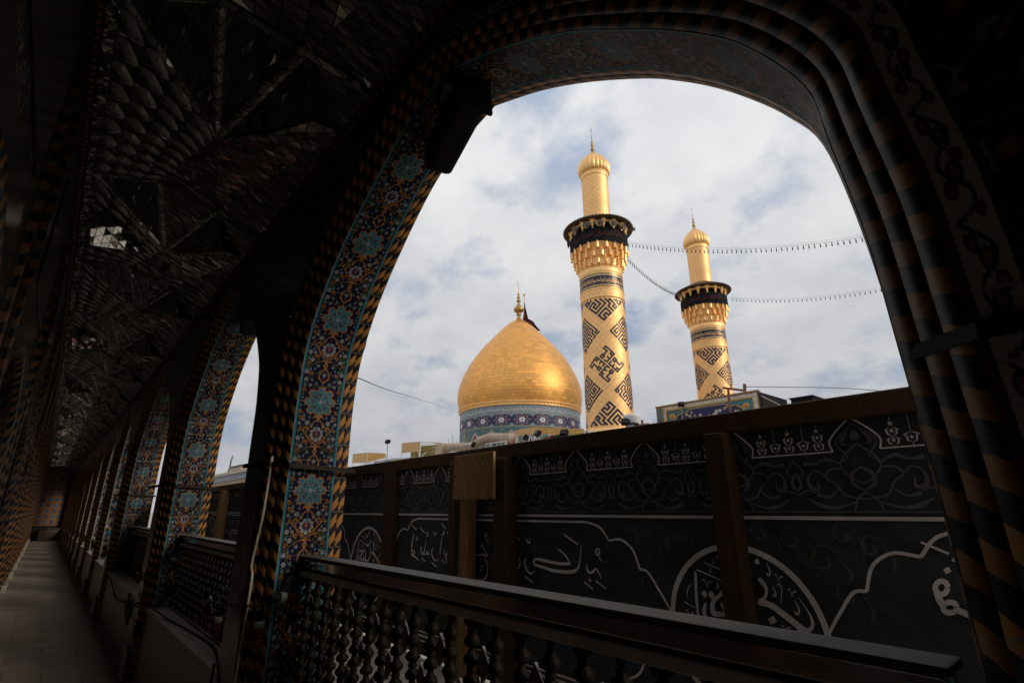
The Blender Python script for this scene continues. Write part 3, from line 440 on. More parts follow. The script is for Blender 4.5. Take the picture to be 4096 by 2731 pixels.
CART=[[-3.745,-0.125,-3.679,-0.159,-3.669,-0.154,-3.734,-0.120],[-3.622,-0.143,-3.553,-0.177,-3.542,-0.172,-3.611,-0.137],[-3.449,-0.371,-3.373,-0.401,-3.364,-0.396,-3.439,-0.366],[-3.336,-0.108,-3.273,-0.141,-3.263,-0.136,-3.325,-0.103],[-3.256,-0.165,-3.175,-0.201,-3.166,-0.195,-3.246,-0.159],[-3.127,-0.170,-3.065,-0.198,-3.055,-0.191,-3.117,-0.163],[-3.503,-0.182,-3.504,-0.187,-3.505,-0.191,-3.508,-0.194,-3.510,-0.194,-3.512,-0.194,-3.516,-0.192,-3.518,-0.188,-3.520,-0.183,-3.519,-0.178,-3.517,-0.173,-3.514,-0.171,-3.512,-0.170,-3.510,-0.171,-3.507,-0.173,-3.504,-0.177,-3.502,-0.182,-3.493,-0.181,-3.495,-0.176,-3.498,-0.171,-3.504,-0.167,-3.512,-0.165,-3.521,-0.168,-3.526,-0.171,-3.529,-0.177,-3.529,-0.183,-3.528,-0.189,-3.524,-0.194,-3.518,-0.198,-3.510,-0.199,-3.502,-0.197,-3.496,-0.193,-3.494,-0.188,-3.493,-0.182],[-3.653,-0.217,-3.654,-0.223,-3.655,-0.228,-3.658,-0.230,-3.659,-0.230,-3.659,-0.230,-3.662,-0.228,-3.665,-0.223,-3.666,-0.218,-3.666,-0.213,-3.664,-0.208,-3.662,-0.206,-3.661,-0.205,-3.660,-0.206,-3.657,-0.208,-3.655,-0.213,-3.653,-0.218,-3.644,-0.217,-3.646,-0.212,-3.649,-0.206,-3.654,-0.203,-3.661,-0.201,-3.669,-0.203,-3.673,-0.207,-3.675,-0.213,-3.675,-0.219,-3.674,-0.224,-3.671,-0.230,-3.666,-0.233,-3.658,-0.235,-3.651,-0.233,-3.647,-0.229,-3.645,-0.223,-3.644,-0.218],[-3.719,-0.187,-3.719,-0.194,-3.720,-0.201,-3.721,-0.210,-3.724,-0.222,-3.729,-0.236,-3.732,-0.250,-3.734,-0.265,-3.733,-0.281,-3.733,-0.295,-3.733,-0.306,-3.732,-0.316,-3.731,-0.325,-3.729,-0.332,-3.726,-0.339,-3.719,-0.344,-3.708,-0.348,-3.698,-0.348,-3.691,-0.349,-3.683,-0.351,-3.673,-0.355,-3.661,-0.358,-3.648,-0.362,-3.635,-0.365,-3.621,-0.369,-3.617,-0.366,-3.627,-0.361,-3.638,-0.355,-3.649,-0.350,-3.659,-0.346,-3.670,-0.342,-3.681,-0.339,-3.693,-0.338,-3.701,-0.338,-3.705,-0.337,-3.709,-0.335,-3.713,-0.330,-3.717,-0.324,-3.719,-0.316,-3.720,-0.306,-3.721,-0.295,-3.721,-0.281,-3.721,-0.265,-3.720,-0.250,-3.717,-0.236,-3.712,-0.222,-3.709,-0.210,-3.707,-0.201,-3.706,-0.194,-3.705,-0.187],[-3.720,-0.315,-3.715,-0.311,-3.711,-0.308,-3.710,-0.307,-3.705,-0.308,-3.697,-0.311,-3.692,-0.314,-3.690,-0.318,-3.690,-0.322,-3.691,-0.326,-3.695,-0.326,-3.704,-0.326,-3.713,-0.327,-3.713,-0.331,-3.704,-0.331,-3.694,-0.331,-3.684,-0.329,-3.678,-0.324,-3.675,-0.317,-3.677,-0.310,-3.686,-0.305,-3.698,-0.302,-3.711,-0.300,-3.721,-0.304,-3.726,-0.309,-3.729,-0.313],[-3.525,-0.232,-3.529,-0.238,-3.532,-0.244,-3.535,-0.252,-3.539,-0.263,-3.543,-0.277,-3.547,-0.290,-3.553,-0.302,-3.559,-0.312,-3.565,-0.318,-3.568,-0.319,-3.573,-0.318,-3.578,-0.315,-3.583,-0.309,-3.586,-0.301,-3.588,-0.293,-3.589,-0.287,-3.588,-0.283,-3.587,-0.279,-3.585,-0.277,-3.583,-0.276,-3.580,-0.274,-3.582,-0.273,-3.586,-0.274,-3.590,-0.275,-3.594,-0.278,-3.597,-0.282,-3.598,-0.287,-3.598,-0.293,-3.597,-0.302,-3.595,-0.311,-3.590,-0.318,-3.581,-0.323,-3.568,-0.326,-3.554,-0.322,-3.547,-0.314,-3.542,-0.303,-3.538,-0.291,-3.534,-0.278,-3.531,-0.264,-3.528,-0.252,-3.525,-0.244,-3.523,-0.238,-3.522,-0.232],[-3.544,-0.297,-3.534,-0.300,-3.525,-0.302,-3.517,-0.305,-3.509,-0.311,-3.500,-0.319,-3.491,-0.324,-3.478,-0.322,-3.476,-0.316,-3.474,-0.311,-3.474,-0.305,-3.475,-0.299,-3.476,-0.292,-3.480,-0.292,-3.481,-0.299,-3.482,-0.305,-3.484,-0.311,-3.486,-0.315,-3.488,-0.318,-3.484,-0.318,-3.489,-0.315,-3.498,-0.308,-3.509,-0.301,-3.519,-0.298,-3.530,-0.296,-3.540,-0.294],[-3.560,-0.322,-3.547,-0.323,-3.534,-0.323,-3.522,-0.323,-3.510,-0.323,-3.499,-0.323,-3.488,-0.324,-3.487,-0.318,-3.498,-0.318,-3.509,-0.318,-3.520,-0.317,-3.533,-0.317,-3.546,-0.316,-3.559,-0.316],[-3.581,-0.354,-3.569,-0.362,-3.552,-0.356,-3.563,-0.347],[-3.556,-0.366,-3.544,-0.374,-3.527,-0.367,-3.538,-0.359],[-3.428,-0.267,-3.434,-0.273,-3.441,-0.279,-3.445,-0.285,-3.448,-0.291,-3.449,-0.298,-3.448,-0.305,-3.446,-0.314,-3.442,-0.324,-3.437,-0.333,-3.429,-0.342,-3.418,-0.350,-3.407,-0.356,-3.395,-0.359,-3.383,-0.359,-3.372,-0.356,-3.363,-0.352,-3.356,-0.347,-3.349,-0.343,-3.352,-0.341,-3.361,-0.345,-3.369,-0.349,-3.377,-0.351,-3.384,-0.351,-3.390,-0.351,-3.397,-0.350,-3.406,-0.345,-3.416,-0.338,-3.425,-0.330,-3.431,-0.322,-3.434,-0.312,-3.437,-0.304,-3.438,-0.297,-3.438,-0.292,-3.436,-0.286,-3.433,-0.280,-3.429,-0.274,-3.425,-0.267],[-3.430,-0.160,-3.430,-0.166,-3.430,-0.172,-3.428,-0.178,-3.422,-0.183,-3.414,-0.186,-3.404,-0.188,-3.396,-0.185,-3.392,-0.180,-3.390,-0.176,-3.389,-0.171,-3.390,-0.166,-3.391,-0.160,-3.394,-0.160,-3.395,-0.166,-3.395,-0.171,-3.397,-0.175,-3.400,-0.179,-3.404,-0.181,-3.405,-0.181,-3.406,-0.180,-3.410,-0.178,-3.414,-0.175,-3.418,-0.171,-3.421,-0.165,-3.424,-0.160],[-3.315,-0.193,-3.318,-0.201,-3.321,-0.209,-3.324,-0.220,-3.328,-0.234,-3.332,-0.250,-3.336,-0.266,-3.337,-0.281,-3.337,-0.296,-3.337,-0.310,-3.330,-0.310,-3.329,-0.295,-3.328,-0.281,-3.327,-0.266,-3.324,-0.250,-3.320,-0.234,-3.317,-0.220,-3.315,-0.209,-3.313,-0.201,-3.312,-0.193],[-3.326,-0.175,-3.322,-0.177,-3.317,-0.180,-3.310,-0.181,-3.302,-0.180,-3.294,-0.178,-3.287,-0.174,-3.284,-0.169,-3.283,-0.163,-3.285,-0.158,-3.290,-0.154,-3.296,-0.152,-3.302,-0.150,-3.308,-0.152,-3.311,-0.154,-3.313,-0.156,-3.309,-0.157,-3.307,-0.155,-3.304,-0.154,-3.303,-0.153,-3.300,-0.154,-3.295,-0.157,-3.293,-0.159,-3.294,-0.163,-3.295,-0.168,-3.298,-0.171,-3.301,-0.173,-3.306,-0.174,-3.310,-0.174,-3.312,-0.174,-3.316,-0.173,-3.321,-0.172],[-3.301,-0.175,-3.303,-0.186,-3.299,-0.186,-3.293,-0.175],[-3.281,-0.271,-3.284,-0.276,-3.287,-0.281,-3.288,-0.287,-3.287,-0.294,-3.285,-0.300,-3.281,-0.306,-3.275,-0.310,-3.267,-0.314,-3.258,-0.315,-3.250,-0.312,-3.246,-0.308,-3.243,-0.303,-3.243,-0.299,-3.244,-0.294,-3.245,-0.289,-3.248,-0.289,-3.250,-0.294,-3.252,-0.299,-3.253,-0.303,-3.256,-0.306,-3.258,-0.309,-3.259,-0.310,-3.261,-0.309,-3.267,-0.307,-3.271,-0.303,-3.275,-0.298,-3.278,-0.292,-3.280,-0.287,-3.280,-0.281,-3.279,-0.276,-3.278,-0.271],[-3.259,-0.312,-3.260,-0.320,-3.260,-0.327,-3.260,-0.335,-3.257,-0.343,-3.254,-0.351,-3.248,-0.358,-3.239,-0.365,-3.228,-0.372,-3.216,-0.376,-3.202,-0.377,-3.189,-0.375,-3.178,-0.371,-3.169,-0.364,-3.162,-0.355,-3.158,-0.347,-3.156,-0.339,-3.156,-0.331,-3.157,-0.324,-3.160,-0.319,-3.164,-0.315,-3.168,-0.311,-3.171,-0.312,-3.168,-0.316,-3.165,-0.320,-3.164,-0.325,-3.164,-0.331,-3.166,-0.339,-3.169,-0.346,-3.175,-0.353,-3.182,-0.360,-3.189,-0.365,-3.195,-0.367,-3.202,-0.368,-3.209,-0.368,-3.218,-0.365,-3.229,-0.360,-3.238,-0.354,-3.244,-0.348,-3.248,-0.341,-3.251,-0.334,-3.251,-0.327,-3.250,-0.320,-3.249,-0.312],[-3.215,-0.250,-3.205,-0.259,-3.188,-0.252,-3.199,-0.244],[-3.312,-0.350,-3.302,-0.357,-3.287,-0.352,-3.297,-0.344],[-3.291,-0.360,-3.281,-0.367,-3.267,-0.362,-3.276,-0.354],[-3.077,-0.361,-3.067,-0.369,-3.051,-0.362,-3.061,-0.355],[-3.107,-0.268,-3.112,-0.273,-3.118,-0.277,-3.122,-0.282,-3.124,-0.288,-3.124,-0.295,-3.122,-0.301,-3.116,-0.307,-3.109,-0.311,-3.100,-0.315,-3.090,-0.319,-3.078,-0.322,-3.062,-0.323,-3.043,-0.324,-3.020,-0.324,-2.995,-0.321,-2.969,-0.316,-2.943,-0.309,-2.917,-0.302,-2.924,-0.293,-2.949,-0.300,-2.975,-0.307,-2.998,-0.312,-3.020,-0.314,-3.041,-0.314,-3.059,-0.314,-3.072,-0.313,-3.082,-0.311,-3.091,-0.309,-3.100,-0.306,-3.106,-0.302,-3.111,-0.299,-3.113,-0.294,-3.113,-0.288,-3.112,-0.283,-3.110,-0.278,-3.107,-0.274,-3.104,-0.269],[-2.919,-0.301,-2.903,-0.298,-2.887,-0.296,-2.871,-0.293,-2.855,-0.291,-2.840,-0.290,-2.827,-0.289,-2.813,-0.291,-2.798,-0.293,-2.783,-0.295,-2.781,-0.292,-2.794,-0.287,-2.807,-0.283,-2.823,-0.280,-2.841,-0.280,-2.857,-0.282,-2.874,-0.284,-2.890,-0.287,-2.906,-0.290,-2.922,-0.292],[-2.856,-0.248,-2.852,-0.240,-2.849,-0.232,-2.847,-0.228,-2.849,-0.229,-2.846,-0.234,-2.841,-0.240,-2.833,-0.248,-2.824,-0.258,-2.815,-0.268,-2.804,-0.277,-2.793,-0.286,-2.782,-0.295,-2.779,-0.294,-2.788,-0.284,-2.798,-0.275,-2.807,-0.265,-2.816,-0.255,-2.825,-0.246,-2.833,-0.238,-2.838,-0.231,-2.843,-0.226,-2.852,-0.225,-2.856,-0.231,-2.859,-0.240,-2.861,-0.248],[-2.834,-0.295,-2.827,-0.301,-2.820,-0.306,-2.813,-0.313,-2.806,-0.321,-2.798,-0.330,-2.792,-0.339,-2.789,-0.349,-2.788,-0.360,-2.788,-0.371,-2.789,-0.382,-2.792,-0.393,-2.796,-0.403,-2.803,-0.410,-2.812,-0.417,-2.821,-0.422,-2.830,-0.427,-2.838,-0.429,-2.846,-0.431,-2.853,-0.432,-2.859,-0.431,-2.869,-0.430,-2.882,-0.428,-2.897,-0.425,-2.913,-0.421,-2.922,-0.430,-2.907,-0.435,-2.892,-0.439,-2.877,-0.442,-2.865,-0.444,-2.854,-0.444,-2.842,-0.442,-2.831,-0.439,-2.820,-0.434,-2.810,-0.428,-2.801,-0.421,-2.793,-0.413,-2.787,-0.404,-2.783,-0.393,-2.782,-0.382,-2.781,-0.370,-2.781,-0.359,-2.782,-0.348,-2.785,-0.338,-2.791,-0.328,-2.799,-0.319,-2.807,-0.310,-2.815,-0.304,-2.823,-0.299,-2.830,-0.294],[-2.799,-0.168,-2.800,-0.172,-2.802,-0.175,-2.804,-0.177,-2.805,-0.177,-2.806,-0.177,-2.808,-0.175,-2.810,-0.172,-2.811,-0.169,-2.810,-0.165,-2.808,-0.162,-2.806,-0.160,-2.805,-0.160,-2.804,-0.160,-2.802,-0.162,-2.800,-0.165,-2.799,-0.169,-2.792,-0.168,-2.793,-0.164,-2.795,-0.160,-2.799,-0.157,-2.805,-0.156,-2.811,-0.157,-2.815,-0.160,-2.817,-0.164,-2.818,-0.169,-2.817,-0.174,-2.815,-0.178,-2.811,-0.180,-2.805,-0.182,-2.799,-0.180,-2.795,-0.177,-2.793,-0.173,-2.792,-0.169],[-2.807,-0.188,-2.803,-0.194,-2.799,-0.199,-2.794,-0.204,-2.788,-0.209,-2.783,-0.214,-2.777,-0.218,-2.775,-0.217,-2.780,-0.212,-2.784,-0.208,-2.789,-0.203,-2.793,-0.198,-2.798,-0.192,-2.802,-0.187],[-2.707,-0.165,-2.708,-0.169,-2.710,-0.172,-2.712,-0.174,-2.713,-0.174,-2.714,-0.174,-2.716,-0.172,-2.718,-0.169,-2.718,-0.166,-2.718,-0.162,-2.716,-0.159,-2.714,-0.158,-2.713,-0.157,-2.712,-0.157,-2.710,-0.159,-2.708,-0.162,-2.707,-0.166,-2.700,-0.165,-2.701,-0.161,-2.703,-0.157,-2.707,-0.154,-2.713,-0.153,-2.718,-0.154,-2.722,-0.158,-2.725,-0.162,-2.725,-0.166,-2.724,-0.171,-2.722,-0.174,-2.718,-0.177,-2.713,-0.178,-2.707,-0.177,-2.703,-0.174,-2.701,-0.170,-2.700,-0.166],[-2.715,-0.185,-2.711,-0.190,-2.707,-0.196,-2.703,-0.201,-2.697,-0.205,-2.692,-0.210,-2.686,-0.214,-2.684,-0.213,-2.689,-0.209,-2.693,-0.204,-2.698,-0.199,-2.702,-0.194,-2.706,-0.189,-2.710,-0.183],[-2.857,-0.355,-2.848,-0.362,-2.834,-0.356,-2.843,-0.349],[-2.865,-0.378,-2.857,-0.386,-2.842,-0.380,-2.851,-0.372],[-2.720,-0.367,-2.710,-0.376,-2.693,-0.369,-2.703,-0.360],[-2.656,-0.235,-2.658,-0.242,-2.660,-0.250,-2.663,-0.258,-2.666,-0.269,-2.670,-0.281,-2.675,-0.293,-2.681,-0.305,-2.688,-0.317,-2.694,-0.325,-2.696,-0.326,-2.698,-0.325,-2.702,-0.323,-2.706,-0.320,-2.710,-0.314,-2.713,-0.308,-2.715,-0.303,-2.715,-0.297,-2.715,-0.292,-2.714,-0.288,-2.712,-0.283,-2.710,-0.279,-2.713,-0.278,-2.716,-0.283,-2.720,-0.287,-2.722,-0.292,-2.724,-0.298,-2.724,-0.304,-2.724,-0.310,-2.721,-0.317,-2.718,-0.323,-2.713,-0.328,-2.705,-0.332,-2.695,-0.333,-2.684,-0.328,-2.677,-0.319,-2.672,-0.306,-2.667,-0.294,-2.663,-0.282,-2.660,-0.270,-2.657,-0.259,-2.655,-0.250,-2.654,-0.242,-2.653,-0.235],[-2.674,-0.303,-2.668,-0.309,-2.663,-0.315,-2.656,-0.320,-2.650,-0.323,-2.643,-0.324,-2.636,-0.324,-2.626,-0.324,-2.614,-0.324,-2.602,-0.322,-2.589,-0.317,-2.578,-0.311,-2.566,-0.306,-2.570,-0.302,-2.582,-0.307,-2.594,-0.312,-2.605,-0.316,-2.615,-0.317,-2.625,-0.317,-2.634,-0.316,-2.641,-0.316,-2.645,-0.317,-2.649,-0.316,-2.655,-0.312,-2.661,-0.306,-2.668,-0.301],[-2.633,-0.171,-2.634,-0.176,-2.636,-0.179,-2.638,-0.182,-2.640,-0.182,-2.641,-0.182,-2.644,-0.180,-2.645,-0.176,-2.646,-0.171,-2.645,-0.167,-2.644,-0.163,-2.641,-0.161,-2.640,-0.160,-2.638,-0.161,-2.636,-0.163,-2.634,-0.167,-2.633,-0.171,-2.626,-0.170,-2.627,-0.166,-2.629,-0.161,-2.633,-0.157,-2.640,-0.156,-2.646,-0.158,-2.650,-0.161,-2.653,-0.166,-2.653,-0.172,-2.653,-0.177,-2.650,-0.182,-2.646,-0.185,-2.640,-0.186,-2.633,-0.185,-2.629,-0.181,-2.627,-0.176,-2.626,-0.171],[-2.486,-0.283,-2.482,-0.291,-2.479,-0.299,-2.477,-0.307,-2.478,-0.312,-2.479,-0.317,-2.483,-0.322,-2.487,-0.329,-2.494,-0.335,-2.500,-0.340,-2.508,-0.344,-2.518,-0.346,-2.528,-0.349,-2.527,-0.353,-2.516,-0.351,-2.505,-0.348,-2.494,-0.344,-2.486,-0.338,-2.480,-0.330,-2.475,-0.323,-2.473,-0.318,-2.471,-0.312,-2.472,-0.306,-2.475,-0.298,-2.479,-0.290,-2.483,-0.282],[-2.507,-0.169,-2.475,-0.190,-2.470,-0.187,-2.502,-0.166],[-2.420,-0.175,-2.419,-0.180,-2.418,-0.185,-2.415,-0.190,-2.410,-0.194,-2.403,-0.198,-2.396,-0.199,-2.389,-0.197,-2.384,-0.193,-2.381,-0.187,-2.383,-0.181,-2.387,-0.174,-2.391,-0.168,-2.393,-0.168,-2.390,-0.175,-2.388,-0.182,-2.388,-0.187,-2.390,-0.191,-2.393,-0.193,-2.396,-0.193,-2.398,-0.192,-2.402,-0.190,-2.406,-0.186,-2.409,-0.183,-2.413,-0.178,-2.416,-0.174],[-2.416,-0.274,-2.423,-0.281,-2.431,-0.288,-2.436,-0.295,-2.439,-0.302,-2.439,-0.309,-2.437,-0.316,-2.434,-0.326,-2.430,-0.335,-2.424,-0.345,-2.416,-0.353,-2.407,-0.360,-2.397,-0.364,-2.384,-0.365,-2.373,-0.362,-2.363,-0.358,-2.355,-0.354,-2.349,-0.348,-2.342,-0.343,-2.344,-0.342,-2.352,-0.347,-2.359,-0.351,-2.367,-0.354,-2.376,-0.356,-2.384,-0.357,-2.391,-0.357,-2.398,-0.353,-2.406,-0.347,-2.413,-0.341,-2.420,-0.332,-2.425,-0.323,-2.428,-0.315,-2.430,-0.308,-2.430,-0.302,-2.429,-0.296,-2.425,-0.289,-2.420,-0.282,-2.414,-0.274],[-2.439,-0.382,-2.370,-0.410,-2.363,-0.404,-2.432,-0.376],[-2.164,-0.223,-2.157,-0.225,-2.150,-0.227,-2.143,-0.230,-2.132,-0.235,-2.121,-0.241,-2.111,-0.247,-2.102,-0.254,-2.094,-0.263,-2.087,-0.271,-2.080,-0.278,-2.075,-0.286,-2.070,-0.293,-2.065,-0.291,-2.069,-0.284,-2.074,-0.276,-2.080,-0.268,-2.086,-0.259,-2.094,-0.250,-2.103,-0.242,-2.114,-0.235,-2.126,-0.229,-2.137,-0.224,-2.146,-0.222,-2.154,-0.220,-2.162,-0.219],[-2.068,-0.281,-2.085,-0.282,-2.101,-0.283,-2.119,-0.284,-2.140,-0.284,-2.163,-0.284,-2.186,-0.283,-2.211,-0.281,-2.237,-0.279,-2.262,-0.277,-2.284,-0.275,-2.306,-0.273,-2.324,-0.273,-2.338,-0.274,-2.348,-0.277,-2.355,-0.280,-2.352,-0.289,-2.343,-0.288,-2.336,-0.287,-2.327,-0.287,-2.311,-0.288,-2.290,-0.290,-2.268,-0.292,-2.243,-0.294,-2.216,-0.297,-2.191,-0.298,-2.166,-0.299,-2.143,-0.299,-2.121,-0.299,-2.102,-0.297,-2.085,-0.295,-2.068,-0.293],[-2.354,-0.278,-2.358,-0.283,-2.362,-0.288,-2.365,-0.294,-2.365,-0.301,-2.363,-0.306,-2.361,-0.312,-2.346,-0.309,-2.348,-0.303,-2.349,-0.298,-2.349,-0.295,-2.347,-0.291,-2.344,-0.287,-2.341,-0.282],[-2.354,-0.317,-2.330,-0.320,-2.306,-0.324,-2.282,-0.327,-2.257,-0.331,-2.231,-0.335,-2.205,-0.338,-2.177,-0.340,-2.149,-0.340,-2.124,-0.340,-2.101,-0.339,-2.080,-0.338,-2.061,-0.335,-2.044,-0.331,-2.029,-0.325,-2.018,-0.317,-2.010,-0.309,-2.006,-0.300,-2.003,-0.290,-1.999,-0.279,-1.996,-0.266,-1.993,-0.253,-1.990,-0.238,-1.988,-0.222,-1.986,-0.209,-1.985,-0.201,-1.985,-0.195,-1.985,-0.190,-1.987,-0.190,-1.988,-0.195,-1.989,-0.201,-1.991,-0.209,-1.993,-0.222,-1.996,-0.238,-1.999,-0.253,-2.003,-0.266,-2.006,-0.279,-2.011,-0.290,-2.016,-0.298,-2.023,-0.304,-2.030,-0.309,-2.039,-0.312,-2.050,-0.315,-2.063,-0.317,-2.080,-0.319,-2.099,-0.321,-2.121,-0.322,-2.146,-0.323,-2.173,-0.323,-2.199,-0.322,-2.224,-0.320,-2.249,-0.317,-2.274,-0.314,-2.299,-0.311,-2.324,-0.308,-2.348,-0.305],[-2.110,-0.146,-2.009,-0.193,-2.002,-0.186,-2.102,-0.139],[-1.868,-0.216,-1.870,-0.222,-1.872,-0.226,-1.874,-0.228,-1.875,-0.229,-1.876,-0.228,-1.878,-0.227,-1.880,-0.223,-1.880,-0.218,-1.879,-0.213,-1.877,-0.208,-1.874,-0.206,-1.873,-0.206,-1.872,-0.206,-1.870,-0.208,-1.869,-0.212,-1.868,-0.218,-1.856,-0.216,-1.857,-0.210,-1.859,-0.204,-1.865,-0.199,-1.873,-0.197,-1.881,-0.200,-1.887,-0.205,-1.890,-0.211,-1.892,-0.218,-1.891,-0.225,-1.889,-0.231,-1.884,-0.236,-1.876,-0.237,-1.867,-0.235,-1.861,-0.230,-1.858,-0.223,-1.856,-0.217],[-1.873,-0.236,-1.870,-0.242,-1.867,-0.248,-1.862,-0.253,-1.855,-0.257,-1.847,-0.260,-1.839,-0.263,-1.838,-0.262,-1.845,-0.258,-1.852,-0.254,-1.857,-0.250,-1.861,-0.245,-1.865,-0.240,-1.868,-0.234],[-1.954,-0.283,-1.956,-0.289,-1.957,-0.295,-1.958,-0.301,-1.957,-0.309,-1.954,-0.316,-1.950,-0.322,-1.941,-0.325,-1.932,-0.326,-1.922,-0.325,-1.913,-0.322,-1.906,-0.317,-1.900,-0.312,-1.896,-0.307,-1.894,-0.302,-1.895,-0.301,-1.894,-0.302,-1.889,-0.306,-1.885,-0.311,-1.880,-0.316,-1.875,-0.321,-1.871,-0.327,-1.867,-0.332,-1.864,-0.338,-1.860,-0.343,-1.858,-0.342,-1.860,-0.336,-1.862,-0.330,-1.864,-0.324,-1.868,-0.318,-1.873,-0.312,-1.877,-0.307,-1.882,-0.302,-1.887,-0.298,-1.894,-0.295,-1.903,-0.298,-1.907,-0.303,-1.911,-0.306,-1.916,-0.309,-1.921,-0.312,-1.925,-0.314,-1.930,-0.314,-1.934,-0.314,-1.938,-0.313,-1.942,-0.310,-1.945,-0.305,-1.948,-0.300,-1.949,-0.294,-1.949,-0.288,-1.950,-0.283],[-1.948,-0.355,-1.940,-0.364,-1.924,-0.357,-1.933,-0.347],[-1.978,-0.372,-1.921,-0.399,-1.915,-0.394,-1.972,-0.366],[-1.901,-0.358,-1.837,-0.387,-1.831,-0.382,-1.895,-0.352]]
